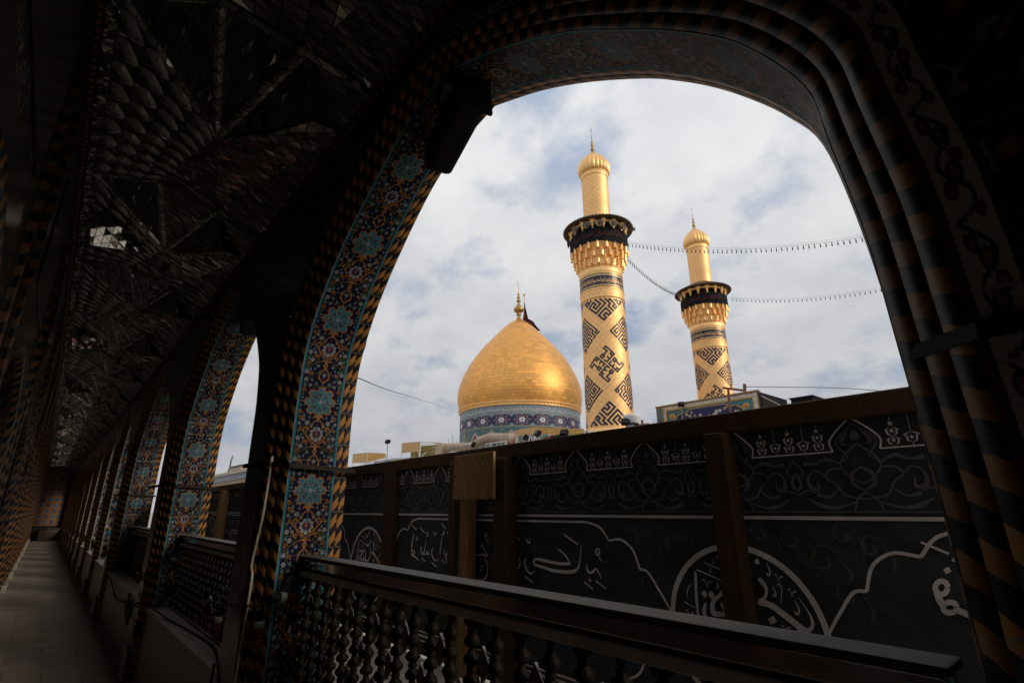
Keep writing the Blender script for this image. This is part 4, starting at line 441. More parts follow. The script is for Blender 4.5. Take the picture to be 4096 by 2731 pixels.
MEDAL=[[-1.330,-0.268,-1.331,-0.271,-1.332,-0.273,-1.333,-0.281,-1.336,-0.298,-1.338,-0.320,-1.340,-0.344,-1.341,-0.368,-1.342,-0.394,-1.342,-0.417,-1.342,-0.434,-1.341,-0.448,-1.341,-0.462,-1.341,-0.476,-1.340,-0.488,-1.340,-0.501,-1.330,-0.499,-1.329,-0.486,-1.329,-0.473,-1.329,-0.459,-1.329,-0.446,-1.330,-0.431,-1.330,-0.414,-1.330,-0.392,-1.329,-0.366,-1.327,-0.342,-1.325,-0.319,-1.323,-0.297,-1.322,-0.280,-1.323,-0.271,-1.325,-0.269,-1.327,-0.267],[-1.321,-0.263,-1.198,-0.301,-1.194,-0.295,-1.318,-0.258],[-1.282,-0.232,-1.197,-0.259,-1.194,-0.254,-1.279,-0.226],[-1.399,-0.395,-1.349,-0.414,-1.347,-0.411,-1.396,-0.392],[-1.221,-0.208,-1.219,-0.206,-1.218,-0.205,-1.218,-0.205,-1.217,-0.205,-1.215,-0.206,-1.213,-0.210,-1.211,-0.218,-1.209,-0.228,-1.207,-0.234,-1.204,-0.231,-1.202,-0.224,-1.200,-0.219,-1.197,-0.217,-1.195,-0.216,-1.193,-0.215,-1.190,-0.214,-1.187,-0.213,-1.184,-0.212,-1.184,-0.209,-1.187,-0.209,-1.191,-0.209,-1.195,-0.209,-1.198,-0.212,-1.201,-0.215,-1.202,-0.218,-1.204,-0.224,-1.206,-0.231,-1.206,-0.233,-1.207,-0.227,-1.209,-0.217,-1.210,-0.209,-1.212,-0.204,-1.214,-0.202,-1.217,-0.201,-1.220,-0.202,-1.223,-0.204,-1.225,-0.206],[-1.295,-0.301,-1.293,-0.299,-1.292,-0.298,-1.292,-0.298,-1.290,-0.298,-1.288,-0.299,-1.286,-0.302,-1.284,-0.310,-1.282,-0.320,-1.280,-0.326,-1.277,-0.323,-1.275,-0.317,-1.273,-0.311,-1.270,-0.309,-1.268,-0.308,-1.265,-0.307,-1.263,-0.306,-1.260,-0.305,-1.256,-0.304,-1.256,-0.301,-1.260,-0.301,-1.264,-0.301,-1.268,-0.302,-1.271,-0.304,-1.273,-0.307,-1.275,-0.311,-1.277,-0.317,-1.279,-0.323,-1.279,-0.325,-1.281,-0.320,-1.282,-0.310,-1.284,-0.301,-1.285,-0.297,-1.288,-0.295,-1.291,-0.294,-1.294,-0.295,-1.297,-0.297,-1.298,-0.299],[-0.988,-0.255,-0.986,-0.254,-0.985,-0.253,-0.985,-0.252,-0.984,-0.253,-0.982,-0.254,-0.981,-0.257,-0.979,-0.264,-0.978,-0.273,-0.977,-0.279,-0.974,-0.276,-0.972,-0.270,-0.970,-0.265,-0.968,-0.263,-0.966,-0.262,-0.964,-0.262,-0.962,-0.261,-0.959,-0.259,-0.956,-0.258,-0.956,-0.256,-0.959,-0.256,-0.962,-0.255,-0.966,-0.256,-0.968,-0.258,-0.971,-0.261,-0.972,-0.265,-0.974,-0.270,-0.975,-0.276,-0.976,-0.278,-0.977,-0.273,-0.978,-0.263,-0.979,-0.256,-0.980,-0.252,-0.982,-0.250,-0.984,-0.249,-0.987,-0.250,-0.989,-0.252,-0.991,-0.253],[-0.946,-0.304,-0.944,-0.302,-0.943,-0.301,-0.943,-0.301,-0.942,-0.301,-0.941,-0.302,-0.939,-0.305,-0.938,-0.312,-0.937,-0.321,-0.935,-0.326,-0.933,-0.324,-0.931,-0.318,-0.929,-0.313,-0.927,-0.311,-0.925,-0.310,-0.923,-0.309,-0.921,-0.308,-0.918,-0.307,-0.915,-0.306,-0.915,-0.303,-0.918,-0.303,-0.921,-0.303,-0.924,-0.304,-0.927,-0.306,-0.929,-0.309,-0.931,-0.312,-0.932,-0.318,-0.934,-0.324,-0.934,-0.325,-0.935,-0.320,-0.936,-0.311,-0.937,-0.304,-0.938,-0.300,-0.940,-0.298,-0.942,-0.297,-0.945,-0.298,-0.947,-0.300,-0.948,-0.302],[-0.990,-0.432,-0.988,-0.431,-0.987,-0.429,-0.987,-0.429,-0.986,-0.429,-0.985,-0.430,-0.983,-0.433,-0.982,-0.440,-0.980,-0.449,-0.979,-0.454,-0.977,-0.451,-0.975,-0.445,-0.973,-0.440,-0.971,-0.438,-0.969,-0.437,-0.967,-0.437,-0.965,-0.436,-0.962,-0.434,-0.959,-0.433,-0.959,-0.430,-0.962,-0.431,-0.965,-0.431,-0.968,-0.432,-0.971,-0.434,-0.973,-0.437,-0.975,-0.440,-0.976,-0.445,-0.978,-0.451,-0.978,-0.453,-0.979,-0.448,-0.980,-0.439,-0.981,-0.432,-0.982,-0.429,-0.984,-0.427,-0.986,-0.426,-0.989,-0.427,-0.991,-0.429,-0.993,-0.430],[-1.393,-0.431,-1.391,-0.429,-1.389,-0.428,-1.389,-0.427,-1.388,-0.427,-1.386,-0.428,-1.383,-0.432,-1.381,-0.439,-1.379,-0.449,-1.377,-0.455,-1.374,-0.452,-1.372,-0.446,-1.369,-0.440,-1.367,-0.438,-1.364,-0.437,-1.362,-0.436,-1.359,-0.435,-1.356,-0.433,-1.352,-0.432,-1.352,-0.429,-1.356,-0.429,-1.360,-0.429,-1.364,-0.430,-1.368,-0.433,-1.370,-0.436,-1.372,-0.440,-1.374,-0.446,-1.375,-0.452,-1.376,-0.454,-1.377,-0.449,-1.379,-0.439,-1.381,-0.431,-1.383,-0.426,-1.385,-0.424,-1.388,-0.423,-1.392,-0.424,-1.394,-0.427,-1.396,-0.429],[-1.241,-0.207,-1.240,-0.211,-1.238,-0.215,-1.237,-0.219,-1.236,-0.222,-1.237,-0.224,-1.237,-0.226,-1.238,-0.227,-1.239,-0.228,-1.239,-0.228,-1.240,-0.228,-1.242,-0.226,-1.243,-0.225,-1.244,-0.225,-1.243,-0.227,-1.242,-0.229,-1.240,-0.231,-1.237,-0.230,-1.235,-0.229,-1.234,-0.226,-1.233,-0.224,-1.234,-0.221,-1.234,-0.218,-1.236,-0.215,-1.238,-0.211,-1.240,-0.207],[-1.262,-0.244,-1.260,-0.248,-1.258,-0.252,-1.257,-0.255,-1.257,-0.258,-1.257,-0.260,-1.257,-0.262,-1.258,-0.263,-1.259,-0.264,-1.259,-0.265,-1.260,-0.264,-1.262,-0.263,-1.264,-0.261,-1.265,-0.262,-1.264,-0.264,-1.262,-0.266,-1.261,-0.267,-1.258,-0.267,-1.255,-0.265,-1.254,-0.263,-1.253,-0.260,-1.254,-0.257,-1.255,-0.254,-1.256,-0.251,-1.258,-0.247,-1.261,-0.243],[-1.236,-0.298,-1.234,-0.303,-1.232,-0.307,-1.230,-0.312,-1.230,-0.315,-1.230,-0.318,-1.231,-0.320,-1.232,-0.321,-1.233,-0.322,-1.233,-0.323,-1.234,-0.322,-1.236,-0.321,-1.238,-0.319,-1.240,-0.319,-1.238,-0.322,-1.237,-0.325,-1.235,-0.326,-1.231,-0.325,-1.228,-0.323,-1.226,-0.320,-1.226,-0.317,-1.226,-0.314,-1.227,-0.310,-1.229,-0.306,-1.232,-0.302,-1.235,-0.297],[-1.015,-0.215,-1.012,-0.223,-1.009,-0.230,-1.007,-0.237,-1.007,-0.243,-1.007,-0.247,-1.008,-0.250,-1.009,-0.253,-1.011,-0.255,-1.012,-0.255,-1.014,-0.255,-1.016,-0.252,-1.019,-0.248,-1.021,-0.250,-1.019,-0.254,-1.018,-0.258,-1.014,-0.261,-1.009,-0.260,-1.005,-0.256,-1.002,-0.251,-1.001,-0.247,-1.001,-0.241,-1.003,-0.236,-1.005,-0.229,-1.009,-0.221,-1.013,-0.214],[-1.002,-0.297,-1.000,-0.303,-0.998,-0.309,-0.996,-0.314,-0.996,-0.318,-0.996,-0.321,-0.997,-0.324,-0.998,-0.326,-1.000,-0.327,-1.000,-0.327,-1.001,-0.327,-1.003,-0.325,-1.005,-0.322,-1.007,-0.323,-1.006,-0.326,-1.004,-0.329,-1.002,-0.332,-0.998,-0.331,-0.994,-0.328,-0.992,-0.324,-0.992,-0.321,-0.992,-0.317,-0.993,-0.313,-0.995,-0.308,-0.998,-0.302,-1.000,-0.296],[-0.928,-0.336,-0.925,-0.344,-0.922,-0.353,-0.920,-0.360,-0.920,-0.366,-0.920,-0.371,-0.921,-0.375,-0.923,-0.377,-0.925,-0.379,-0.926,-0.380,-0.927,-0.379,-0.930,-0.376,-0.933,-0.373,-0.935,-0.374,-0.934,-0.379,-0.932,-0.383,-0.928,-0.386,-0.923,-0.385,-0.918,-0.381,-0.915,-0.375,-0.914,-0.370,-0.914,-0.364,-0.915,-0.358,-0.918,-0.351,-0.922,-0.343,-0.926,-0.334],[-1.202,-0.431,-1.200,-0.435,-1.198,-0.439,-1.197,-0.443,-1.197,-0.445,-1.197,-0.448,-1.197,-0.450,-1.198,-0.451,-1.200,-0.452,-1.200,-0.452,-1.201,-0.452,-1.202,-0.450,-1.204,-0.449,-1.205,-0.450,-1.204,-0.452,-1.203,-0.454,-1.201,-0.455,-1.198,-0.454,-1.196,-0.452,-1.194,-0.450,-1.193,-0.447,-1.194,-0.444,-1.195,-0.441,-1.196,-0.438,-1.199,-0.434,-1.201,-0.430],[-1.355,-0.319,-1.361,-0.325,-1.367,-0.331,-1.372,-0.337,-1.376,-0.344,-1.379,-0.351,-1.380,-0.359,-1.380,-0.368,-1.379,-0.378,-1.377,-0.387,-1.376,-0.387,-1.377,-0.377,-1.378,-0.368,-1.377,-0.359,-1.375,-0.351,-1.372,-0.345,-1.369,-0.338,-1.364,-0.332,-1.358,-0.326,-1.353,-0.321],[-1.283,-0.351,-1.285,-0.358,-1.289,-0.363,-1.295,-0.365,-1.302,-0.364,-1.306,-0.360,-1.308,-0.354,-1.307,-0.348,-1.302,-0.342,-1.296,-0.340,-1.290,-0.341,-1.285,-0.345],[-1.251,-0.351,-1.253,-0.358,-1.257,-0.363,-1.263,-0.365,-1.270,-0.364,-1.275,-0.360,-1.277,-0.354,-1.275,-0.347,-1.271,-0.342,-1.264,-0.339,-1.258,-0.340,-1.253,-0.345],[-1.159,-0.230,-1.161,-0.237,-1.165,-0.242,-1.172,-0.244,-1.178,-0.243,-1.183,-0.238,-1.185,-0.231,-1.183,-0.224,-1.178,-0.219,-1.172,-0.217,-1.166,-0.218,-1.161,-0.223],[-1.126,-0.200,-1.128,-0.207,-1.132,-0.212,-1.139,-0.215,-1.145,-0.213,-1.150,-0.209,-1.152,-0.202,-1.150,-0.195,-1.145,-0.189,-1.139,-0.187,-1.133,-0.189,-1.128,-0.193],[-1.040,-0.210,-1.041,-0.215,-1.044,-0.219,-1.049,-0.221,-1.054,-0.220,-1.058,-0.216,-1.059,-0.211,-1.058,-0.205,-1.054,-0.201,-1.049,-0.199,-1.044,-0.200,-1.041,-0.204],[-1.180,-0.262,-1.182,-0.269,-1.183,-0.277,-1.183,-0.284,-1.183,-0.291,-1.182,-0.298,-1.178,-0.304,-1.173,-0.309,-1.166,-0.312,-1.157,-0.313,-1.146,-0.311,-1.133,-0.306,-1.121,-0.300,-1.111,-0.291,-1.102,-0.281,-1.095,-0.274,-1.088,-0.268,-1.081,-0.263,-1.074,-0.258,-1.078,-0.251,-1.086,-0.256,-1.094,-0.261,-1.103,-0.267,-1.112,-0.275,-1.120,-0.283,-1.128,-0.289,-1.136,-0.291,-1.145,-0.292,-1.153,-0.293,-1.158,-0.293,-1.162,-0.294,-1.166,-0.293,-1.169,-0.291,-1.172,-0.287,-1.175,-0.281,-1.177,-0.275,-1.178,-0.268,-1.178,-0.261],[-1.216,-0.331,-1.222,-0.337,-1.227,-0.343,-1.233,-0.348,-1.241,-0.353,-1.251,-0.359,-1.261,-0.368,-1.269,-0.378,-1.273,-0.389,-1.276,-0.399,-1.277,-0.410,-1.276,-0.421,-1.269,-0.431,-1.256,-0.435,-1.244,-0.433,-1.232,-0.432,-1.221,-0.429,-1.208,-0.426,-1.196,-0.422,-1.187,-0.417,-1.179,-0.411,-1.173,-0.403,-1.170,-0.396,-1.169,-0.388,-1.170,-0.380,-1.173,-0.370,-1.179,-0.361,-1.184,-0.352,-1.189,-0.346,-1.194,-0.341,-1.198,-0.337,-1.209,-0.345,-1.204,-0.350,-1.200,-0.354,-1.196,-0.360,-1.190,-0.368,-1.185,-0.377,-1.182,-0.385,-1.181,-0.391,-1.182,-0.396,-1.184,-0.400,-1.188,-0.403,-1.193,-0.405,-1.200,-0.407,-1.208,-0.409,-1.219,-0.411,-1.230,-0.412,-1.241,-0.413,-1.249,-0.414,-1.252,-0.414,-1.254,-0.412,-1.256,-0.405,-1.256,-0.397,-1.254,-0.390,-1.250,-0.382,-1.246,-0.376,-1.241,-0.370,-1.233,-0.365,-1.224,-0.358,-1.216,-0.352,-1.209,-0.346,-1.203,-0.341],[-1.230,-0.382,-1.217,-0.408,-1.208,-0.403,-1.221,-0.377],[-1.203,-0.421,-1.193,-0.426,-1.183,-0.430,-1.174,-0.434,-1.165,-0.436,-1.155,-0.437,-1.144,-0.436,-1.131,-0.432,-1.118,-0.425,-1.106,-0.417,-1.097,-0.406,-1.090,-0.395,-1.086,-0.383,-1.085,-0.370,-1.085,-0.357,-1.087,-0.344,-1.090,-0.330,-1.095,-0.316,-1.100,-0.302,-1.109,-0.305,-1.104,-0.320,-1.100,-0.334,-1.097,-0.347,-1.096,-0.360,-1.096,-0.372,-1.098,-0.383,-1.103,-0.392,-1.109,-0.400,-1.116,-0.406,-1.125,-0.411,-1.135,-0.415,-1.143,-0.417,-1.149,-0.418,-1.155,-0.417,-1.162,-0.415,-1.172,-0.413,-1.182,-0.411,-1.193,-0.408],[-1.298,-0.386,-1.303,-0.394,-1.309,-0.402,-1.313,-0.412,-1.315,-0.423,-1.314,-0.433,-1.312,-0.443,-1.307,-0.452,-1.300,-0.459,-1.290,-0.463,-1.276,-0.465,-1.261,-0.464,-1.247,-0.462,-1.245,-0.457,-1.258,-0.455,-1.271,-0.453,-1.280,-0.450,-1.287,-0.446,-1.291,-0.442,-1.295,-0.436,-1.297,-0.428,-1.297,-0.419,-1.296,-0.411,-1.294,-0.404,-1.291,-0.396,-1.288,-0.388],[-1.060,-0.277,-1.054,-0.283,-1.049,-0.289,-1.044,-0.295,-1.040,-0.301,-1.036,-0.307,-1.034,-0.313,-1.035,-0.320,-1.037,-0.326,-1.041,-0.332,-1.046,-0.337,-1.052,-0.342,-1.058,-0.347,-1.046,-0.356,-1.041,-0.350,-1.036,-0.343,-1.031,-0.336,-1.027,-0.328,-1.024,-0.320,-1.022,-0.311,-1.022,-0.301,-1.025,-0.292,-1.029,-0.284,-1.035,-0.277,-1.042,-0.271,-1.048,-0.266],[-1.073,-0.365,-1.069,-0.367,-1.065,-0.368,-1.060,-0.370,-1.052,-0.370,-1.046,-0.370,-1.039,-0.370,-1.031,-0.372,-1.023,-0.375,-1.014,-0.379,-1.004,-0.385,-0.993,-0.393,-0.982,-0.400,-0.971,-0.407,-0.960,-0.414,-0.951,-0.421,-0.942,-0.427,-0.934,-0.433,-0.926,-0.438,-0.918,-0.441,-0.910,-0.442,-0.900,-0.441,-0.890,-0.437,-0.883,-0.430,-0.877,-0.423,-0.873,-0.416,-0.871,-0.409,-0.871,-0.401,-0.873,-0.393,-0.875,-0.385,-0.879,-0.375,-0.885,-0.365,-0.892,-0.354,-0.898,-0.344,-0.903,-0.336,-0.907,-0.330,-0.911,-0.324,-0.913,-0.325,-0.909,-0.331,-0.905,-0.338,-0.901,-0.345,-0.895,-0.356,-0.889,-0.367,-0.884,-0.378,-0.882,-0.388,-0.881,-0.397,-0.882,-0.404,-0.883,-0.410,-0.884,-0.415,-0.887,-0.418,-0.891,-0.421,-0.895,-0.424,-0.899,-0.424,-0.901,-0.424,-0.906,-0.422,-0.912,-0.419,-0.918,-0.415,-0.926,-0.410,-0.934,-0.403,-0.944,-0.396,-0.955,-0.389,-0.966,-0.382,-0.977,-0.375,-0.988,-0.367,-0.999,-0.360,-1.009,-0.355,-1.019,-0.352,-1.028,-0.350,-1.036,-0.348,-1.044,-0.346,-1.049,-0.346,-1.053,-0.345,-1.057,-0.345,-1.061,-0.344],[-1.038,-0.412,-1.030,-0.431,-1.005,-0.418,-1.013,-0.398],[-0.984,-0.293,-0.981,-0.289,-0.978,-0.285,-0.977,-0.284,-0.977,-0.285,-0.975,-0.288,-0.973,-0.292,-0.972,-0.295,-0.970,-0.299,-0.970,-0.304,-0.971,-0.311,-0.974,-0.319,-0.976,-0.328,-0.978,-0.335,-0.979,-0.343,-0.981,-0.351,-0.979,-0.351,-0.977,-0.343,-0.975,-0.335,-0.973,-0.327,-0.970,-0.319,-0.968,-0.311,-0.966,-0.303,-0.966,-0.298,-0.968,-0.293,-0.969,-0.290,-0.971,-0.286,-0.973,-0.282,-0.977,-0.280,-0.981,-0.283,-0.984,-0.288,-0.987,-0.292],[-0.937,-0.427,-0.933,-0.438,-0.929,-0.449,-0.925,-0.459,-0.921,-0.469,-0.916,-0.478,-0.911,-0.487,-0.905,-0.483,-0.909,-0.473,-0.913,-0.464,-0.917,-0.454,-0.922,-0.445,-0.927,-0.434,-0.932,-0.424],[-1.054,-0.447,-1.051,-0.451,-1.048,-0.456,-1.044,-0.462,-1.037,-0.470,-1.029,-0.479,-1.020,-0.488,-1.013,-0.482,-1.021,-0.473,-1.029,-0.464,-1.036,-0.456,-1.042,-0.451,-1.046,-0.447,-1.050,-0.444]]
RIGHT=[[-0.498,-0.119,-0.432,-0.151,-0.428,-0.144,-0.494,-0.113],[-0.428,-0.167,-0.394,-0.188,-0.388,-0.178,-0.422,-0.158],[-0.454,-0.194,-0.450,-0.208,-0.435,-0.199,-0.440,-0.185],[-0.460,-0.245,-0.464,-0.252,-0.466,-0.256,-0.469,-0.258,-0.472,-0.260,-0.475,-0.259,-0.478,-0.257,-0.479,-0.254,-0.479,-0.249,-0.477,-0.245,-0.475,-0.241,-0.471,-0.239,-0.468,-0.237,-0.465,-0.238,-0.462,-0.240,-0.462,-0.244,-0.461,-0.250,-0.447,-0.244,-0.447,-0.236,-0.449,-0.228,-0.456,-0.223,-0.464,-0.221,-0.474,-0.224,-0.483,-0.231,-0.490,-0.240,-0.494,-0.251,-0.494,-0.261,-0.491,-0.270,-0.484,-0.275,-0.476,-0.276,-0.466,-0.273,-0.457,-0.266,-0.452,-0.257,-0.448,-0.249],[-0.449,-0.299,-0.452,-0.304,-0.453,-0.307,-0.457,-0.309,-0.462,-0.311,-0.466,-0.310,-0.469,-0.309,-0.471,-0.307,-0.471,-0.305,-0.470,-0.303,-0.468,-0.300,-0.464,-0.298,-0.459,-0.297,-0.455,-0.297,-0.452,-0.298,-0.451,-0.301,-0.450,-0.305,-0.436,-0.298,-0.437,-0.292,-0.440,-0.285,-0.447,-0.281,-0.455,-0.280,-0.465,-0.283,-0.473,-0.288,-0.481,-0.297,-0.485,-0.307,-0.485,-0.316,-0.481,-0.323,-0.474,-0.326,-0.465,-0.327,-0.456,-0.324,-0.447,-0.318,-0.441,-0.311,-0.437,-0.304],[-0.494,-0.266,-0.493,-0.274,-0.493,-0.283,-0.491,-0.291,-0.489,-0.298,-0.485,-0.304,-0.482,-0.310,-0.470,-0.301,-0.471,-0.294,-0.472,-0.287,-0.473,-0.280,-0.474,-0.273,-0.475,-0.265,-0.477,-0.258],[-0.453,-0.316,-0.442,-0.320,-0.432,-0.324,-0.421,-0.328,-0.412,-0.332,-0.402,-0.335,-0.390,-0.337,-0.378,-0.333,-0.366,-0.327,-0.355,-0.321,-0.356,-0.309,-0.367,-0.314,-0.377,-0.318,-0.386,-0.320,-0.394,-0.319,-0.403,-0.316,-0.413,-0.312,-0.422,-0.307,-0.432,-0.303,-0.443,-0.298],[-0.400,-0.281,-0.400,-0.314,-0.392,-0.310,-0.397,-0.280]]
# ================================================================== THE GALLERY
ZF = -1.62                                     # gallery floor; the camera stands at z = 0
AF = [1, 1, .985, .955, .92, .87, .80, .70, .61, .50, .40, .30, .20, .10, 0]
AZ = [ZF, .63, .77, .945, 1.043, 1.155, 1.288, 1.449, 1.568, 1.69, 1.792, 1.875, 1.946, 2.0, 2.044]
_c = np.array(cr(list(zip(AF, AZ))[1:], 6)); AF = [1] + list(np.clip(_c[:, 0], 0, 1)); AZ = [ZF] + list(_c[:, 1])
def ring(cx, hb, Y, apex, n, low=ZF):
    """arch outline, left foot - apex - right foot, n points evenly along it"""
    f = np.array(AF); z = np.array(AZ); z = np.where(z > .63, .63 + (z - .63) * (apex - .63) / (2.044 - .63), z); z[0] = low
    x = np.r_[cx - hb * f, (cx + hb * f[::-1])[1:]]; zz = np.r_[z, z[::-1][1:]]
    s = np.r_[0, np.cumsum(np.hypot(np.diff(x), np.diff(zz)))]
    # the tiles are straight pieces about a third of a metre long
    q = np.linspace(0, s[-1], n); return np.c_[np.interp(q, s, x), np.full(n, Y), np.interp(q, s, zz)], q
def ringpar(cx, hb, Y, apex, par, low=ZF):
    f = np.array(AF); z = np.array(AZ); z = np.where(z > .63, .63 + (z - .63) * (apex - .63) / (2.044 - .63), z); z[0] = low
    x = np.r_[cx - hb * f, (cx + hb * f[::-1])[1:]]; zz = np.r_[z, z[::-1][1:]]; s = np.r_[0, np.cumsum(np.hypot(np.diff(x), np.diff(zz)))]; s /= s[-1]
    return np.c_[np.interp(par, s, x), np.full(len(par), Y), np.interp(par, s, zz)]
def strip(A, B, nt, bulge=0.0, flip=False, groove=0.0):
    """ruled surface between two outlines, optionally swelling to a half round"""
    n = len(A); t = np.linspace(0, 1, nt + 1)
    P = A[:, None] * (1 - t)[None, :, None] + B[:, None] * t[None, :, None]
    if groove:                                   # a flat course of tiles with its edges let in
        t = np.array([0, .05, .12, .88, .95, 1.0]); nt = 5; P = A[:, None] * (1 - t)[None, :, None] + B[:, None] * t[None, :, None]
        tg = np.gradient(A, axis=0); nn = -np.cross(tg, B - A); nn /= np.maximum(np.linalg.norm(nn, axis=1, keepdims=True), 1e-9); P = P + nn[:, None] * (np.array([-1, -.2, .25, .25, -.2, -1]) * groove)[None, :, None]
    elif bulge:
        tg = np.gradient(A, axis=0); nn = -np.cross(tg, B - A); nn /= np.maximum(np.linalg.norm(nn, axis=1, keepdims=True), 1e-9); P = P + nn[:, None] * (np.sqrt(np.maximum(0, 1 - (2 * t - 1) ** 2)) * bulge)[None, :, None]
    i, j = np.mgrid[0:n - 1, 0:nt]; a = i * (nt + 1) + j; F = np.stack([a, a + 1, a + nt + 2, a + nt + 1], -1).reshape(-1, 4)
    if flip: F = F[:, ::-1].copy()
    return P.reshape(-1, 3), F, np.tile(t, n)
ARCHES = [(-1.74, 1.475)]                       # centre, half width of every arch, nearest first
feet = [-3.215, -6.83, -11.2, -14.25, -17.35, -20.4, -23.45, -26.5, -29.55, -32.6, -35.65, -38.7, -41.4]
for k in range(1, 13):
    right = feet[k - 1] - 0.67; hb = (right - feet[k]) / 2; ARCHES.append((feet[k] + hb, hb))
YW = 0.94; ZC = 2.14                            # wall face and the cornice above it
ORD = ['', 'second ', 'third ', 'fourth ', 'fifth ', 'sixth ', 'seventh ', 'eighth ', 'ninth ', 'tenth ', 'eleventh ', 'twelfth ', 'thirteenth ']
wall = thing('arcade_wall', 'tiled wall of pointed arches along the right side of the gallery', 'wall', (-1.74, 1.2, ZF))
# the near arch leans a little: its own measured outlines (x, z), outer edge and inner edge of the tile band
OUT0 = [(-3.215, ZF), (-3.215, .30), (-3.212, .60), (-3.15, .93), (-2.95, 1.275), (-2.64, 1.60), (-2.31, 1.862), (-2.0, 1.985), (-1.74, 2.035), (-1.40, 1.885), (-1.112, 1.722), (-.843, 1.538), (-.708, 1.425), (-.578, 1.297), (-.459, 1.153), (-.388, 1.047), (-.330, .93), (-.295, .70), (-.275, .40), (-.268, .0), (-.266, ZF)]
INN0 = [(-3.20, ZF), (-3.20, .30), (-3.195, .62), (-3.14, .975), (-2.97, 1.25), (-2.71, 1.50), (-2.40, 1.70), (-2.06, 1.885), (-1.68, 1.975), (-1.253, 1.772), (-.90, 1.548), (-.693, 1.376), (-.58, 1.279), (-.439, 1.138), (-.345, 1.017), (-.252, .835), (-.234, .69), (-.222, .58), (-.210, .45), (-.204, .25), (-.197, .0), (-.192, ZF)]
def outline(tab, Y, par, dl=0.0, dr=0.0, dz=0.0):
    P = [tab[0]] + cr(tab[1:9], 4) + cr(tab[8:-1], 4) + [tab[-1]]
    P = np.array([P[0]] + [p for q, p in zip(P[:-1], P[1:]) if abs(q[0] - p[0]) + abs(q[1] - p[1]) > 1e-6]); a = P[:, 1].argmax(); xa = P[a, 0]
    f = np.clip(np.abs(P[:, 0] - xa) / 1.5, 0, 1); up = np.clip((P[:, 1] - .3) / 1.6, 0, 1)
    x = P[:, 0] + np.where(P[:, 0] < xa, -dl, dr) * np.sqrt(np.maximum(0, 1 - up ** 2) * .6 + .4 * f); z = P[:, 1] + dz * up
    s_ = np.r_[0, np.cumsum(np.hypot(np.diff(x), np.diff(z)))]; s_ /= s_[-1]; return np.c_[np.interp(par, s_, x), np.full(len(par), Y), np.interp(par, s_, z)]
def rings(k, par):
    cx, hb = ARCHES[k]
    if k == 0:
        A, B = outline(OUT0, 1.40, par), outline(INN0, 1.035, par); m_ = B + (A - B) * .78
        return [A, m_, B, outline(INN0, YW, par, .182, .105, .045)]
    r = []
    for (dcx, dhb, Y, ap) in ((0, 0, 1.40, 2.044), (0.012, .012, 1.32, 2.035), (.045, .03, 1.035, 2.0), (.003, .172, YW, 2.03)):
        r.append(ringpar(cx + dcx, hb + dhb, Y, ap, par))
    return r
def arc_len(A): return np.r_[0, np.cumsum(np.linalg.norm(np.diff(A, axis=0), axis=1))]
shared = {}
for k, (cx, hb) in enumerate(ARCHES):
    key = round(hb, 3) if k > 2 else k
    nrow, nu = (2600, 100) if k == 0 else (1400, 56) if k == 1 else (700, 32) if k == 2 else (260, 10)
    lab = None
    if k == 1 and abs(ARCHES[1][1] - ARCHES[0][1]) < 0.02 and False: pass
    par = np.linspace(0, 1, nrow); R0, R1, R2, R3 = rings(k, par)
    # painted soffit band between the turquoise fillets
    V, F, t = strip(R2, R1, nu); s = np.repeat(arc_len(R1), nu + 1)
    vv = (s - (0.109 - ZF)) / 0.533
    mk('tile_band', V, F, 'tile', wall, True, col=band_col(t, vv))
    n2 = 240 if k == 0 else 150 if k < 3 else 70; nt_ = 6 if k < 3 else 3
    par = np.linspace(0, 1, n2); R0, R1, R2, R3 = rings(k, par); sl = arc_len(R1)
    mb = [(R1, R0, 2, 'yellow_rope_out'), (R3, R2, 3, 'yellow_rope_in')]
    for (A, B, m, mat) in mb:
        for q in range(m):
            a = A + (B - A) * (q / m); b = A + (B - A) * ((q + 1) / m)
            V, F, t = strip(a, b, 5, groove=np.linalg.norm(b[0] - a[0]) * .10)
            mk('rope_moulding', V, F, mat, wall, False, uv=np.c_[t, np.repeat(sl, 6)])
    # wall face above the arch up to the cornice, and the outer face towards the court
    m = R3[:, 2] > .5; A = R3[m]; B = A.copy(); B[:, 2] = ZC
    V, F, t = strip(A, B, 1, flip=True); mk('spandrel', V, F, 'floral', wall)
    A = R0[m]; B = A.copy(); B[:, 2] = 3.0
    V, F, t = strip(A, B, 1); mk('outer_face', V, F, 'facade', wall)
def quad(a, b, c, d): return [a, b, c, d]
RIGHT_ARCHES = [(3.35, 1.475), (6.95, 1.475)]
for k in range(len(ARCHES)):                     # the pier to the left of every arch
    cx, hb = ARCHES[k]; xr = cx - hb - .169
    xl = ARCHES[k + 1][0] + ARCHES[k + 1][1] + .175 if k + 1 < len(ARCHES) else -42.05
    b = MB(); b.add([(xl, YW, ZF), (xr, YW, ZF), (xr, YW, ZC), (xl, YW, ZC)], [(0, 1, 2, 3)]); b.build('pier_face', 'floral', wall)
    x2 = cx - hb; x1 = ARCHES[k + 1][0] + ARCHES[k + 1][1] if k + 1 < len(ARCHES) else -42.05
    b = MB(); b.add([(x1, 1.40, -10), (x2, 1.40, -10), (x2, 1.40, 3.0), (x1, 1.40, 3.0)], [(3, 2, 1, 0)]); b.build('outer_face', 'facade', wall)
    b = MB(); b.box((xl + .02, YW - .035, ZF), (xr - .02, YW - .002, ZF + .28)); b.build('pier_base', 'marble', wall, bevel=.012)
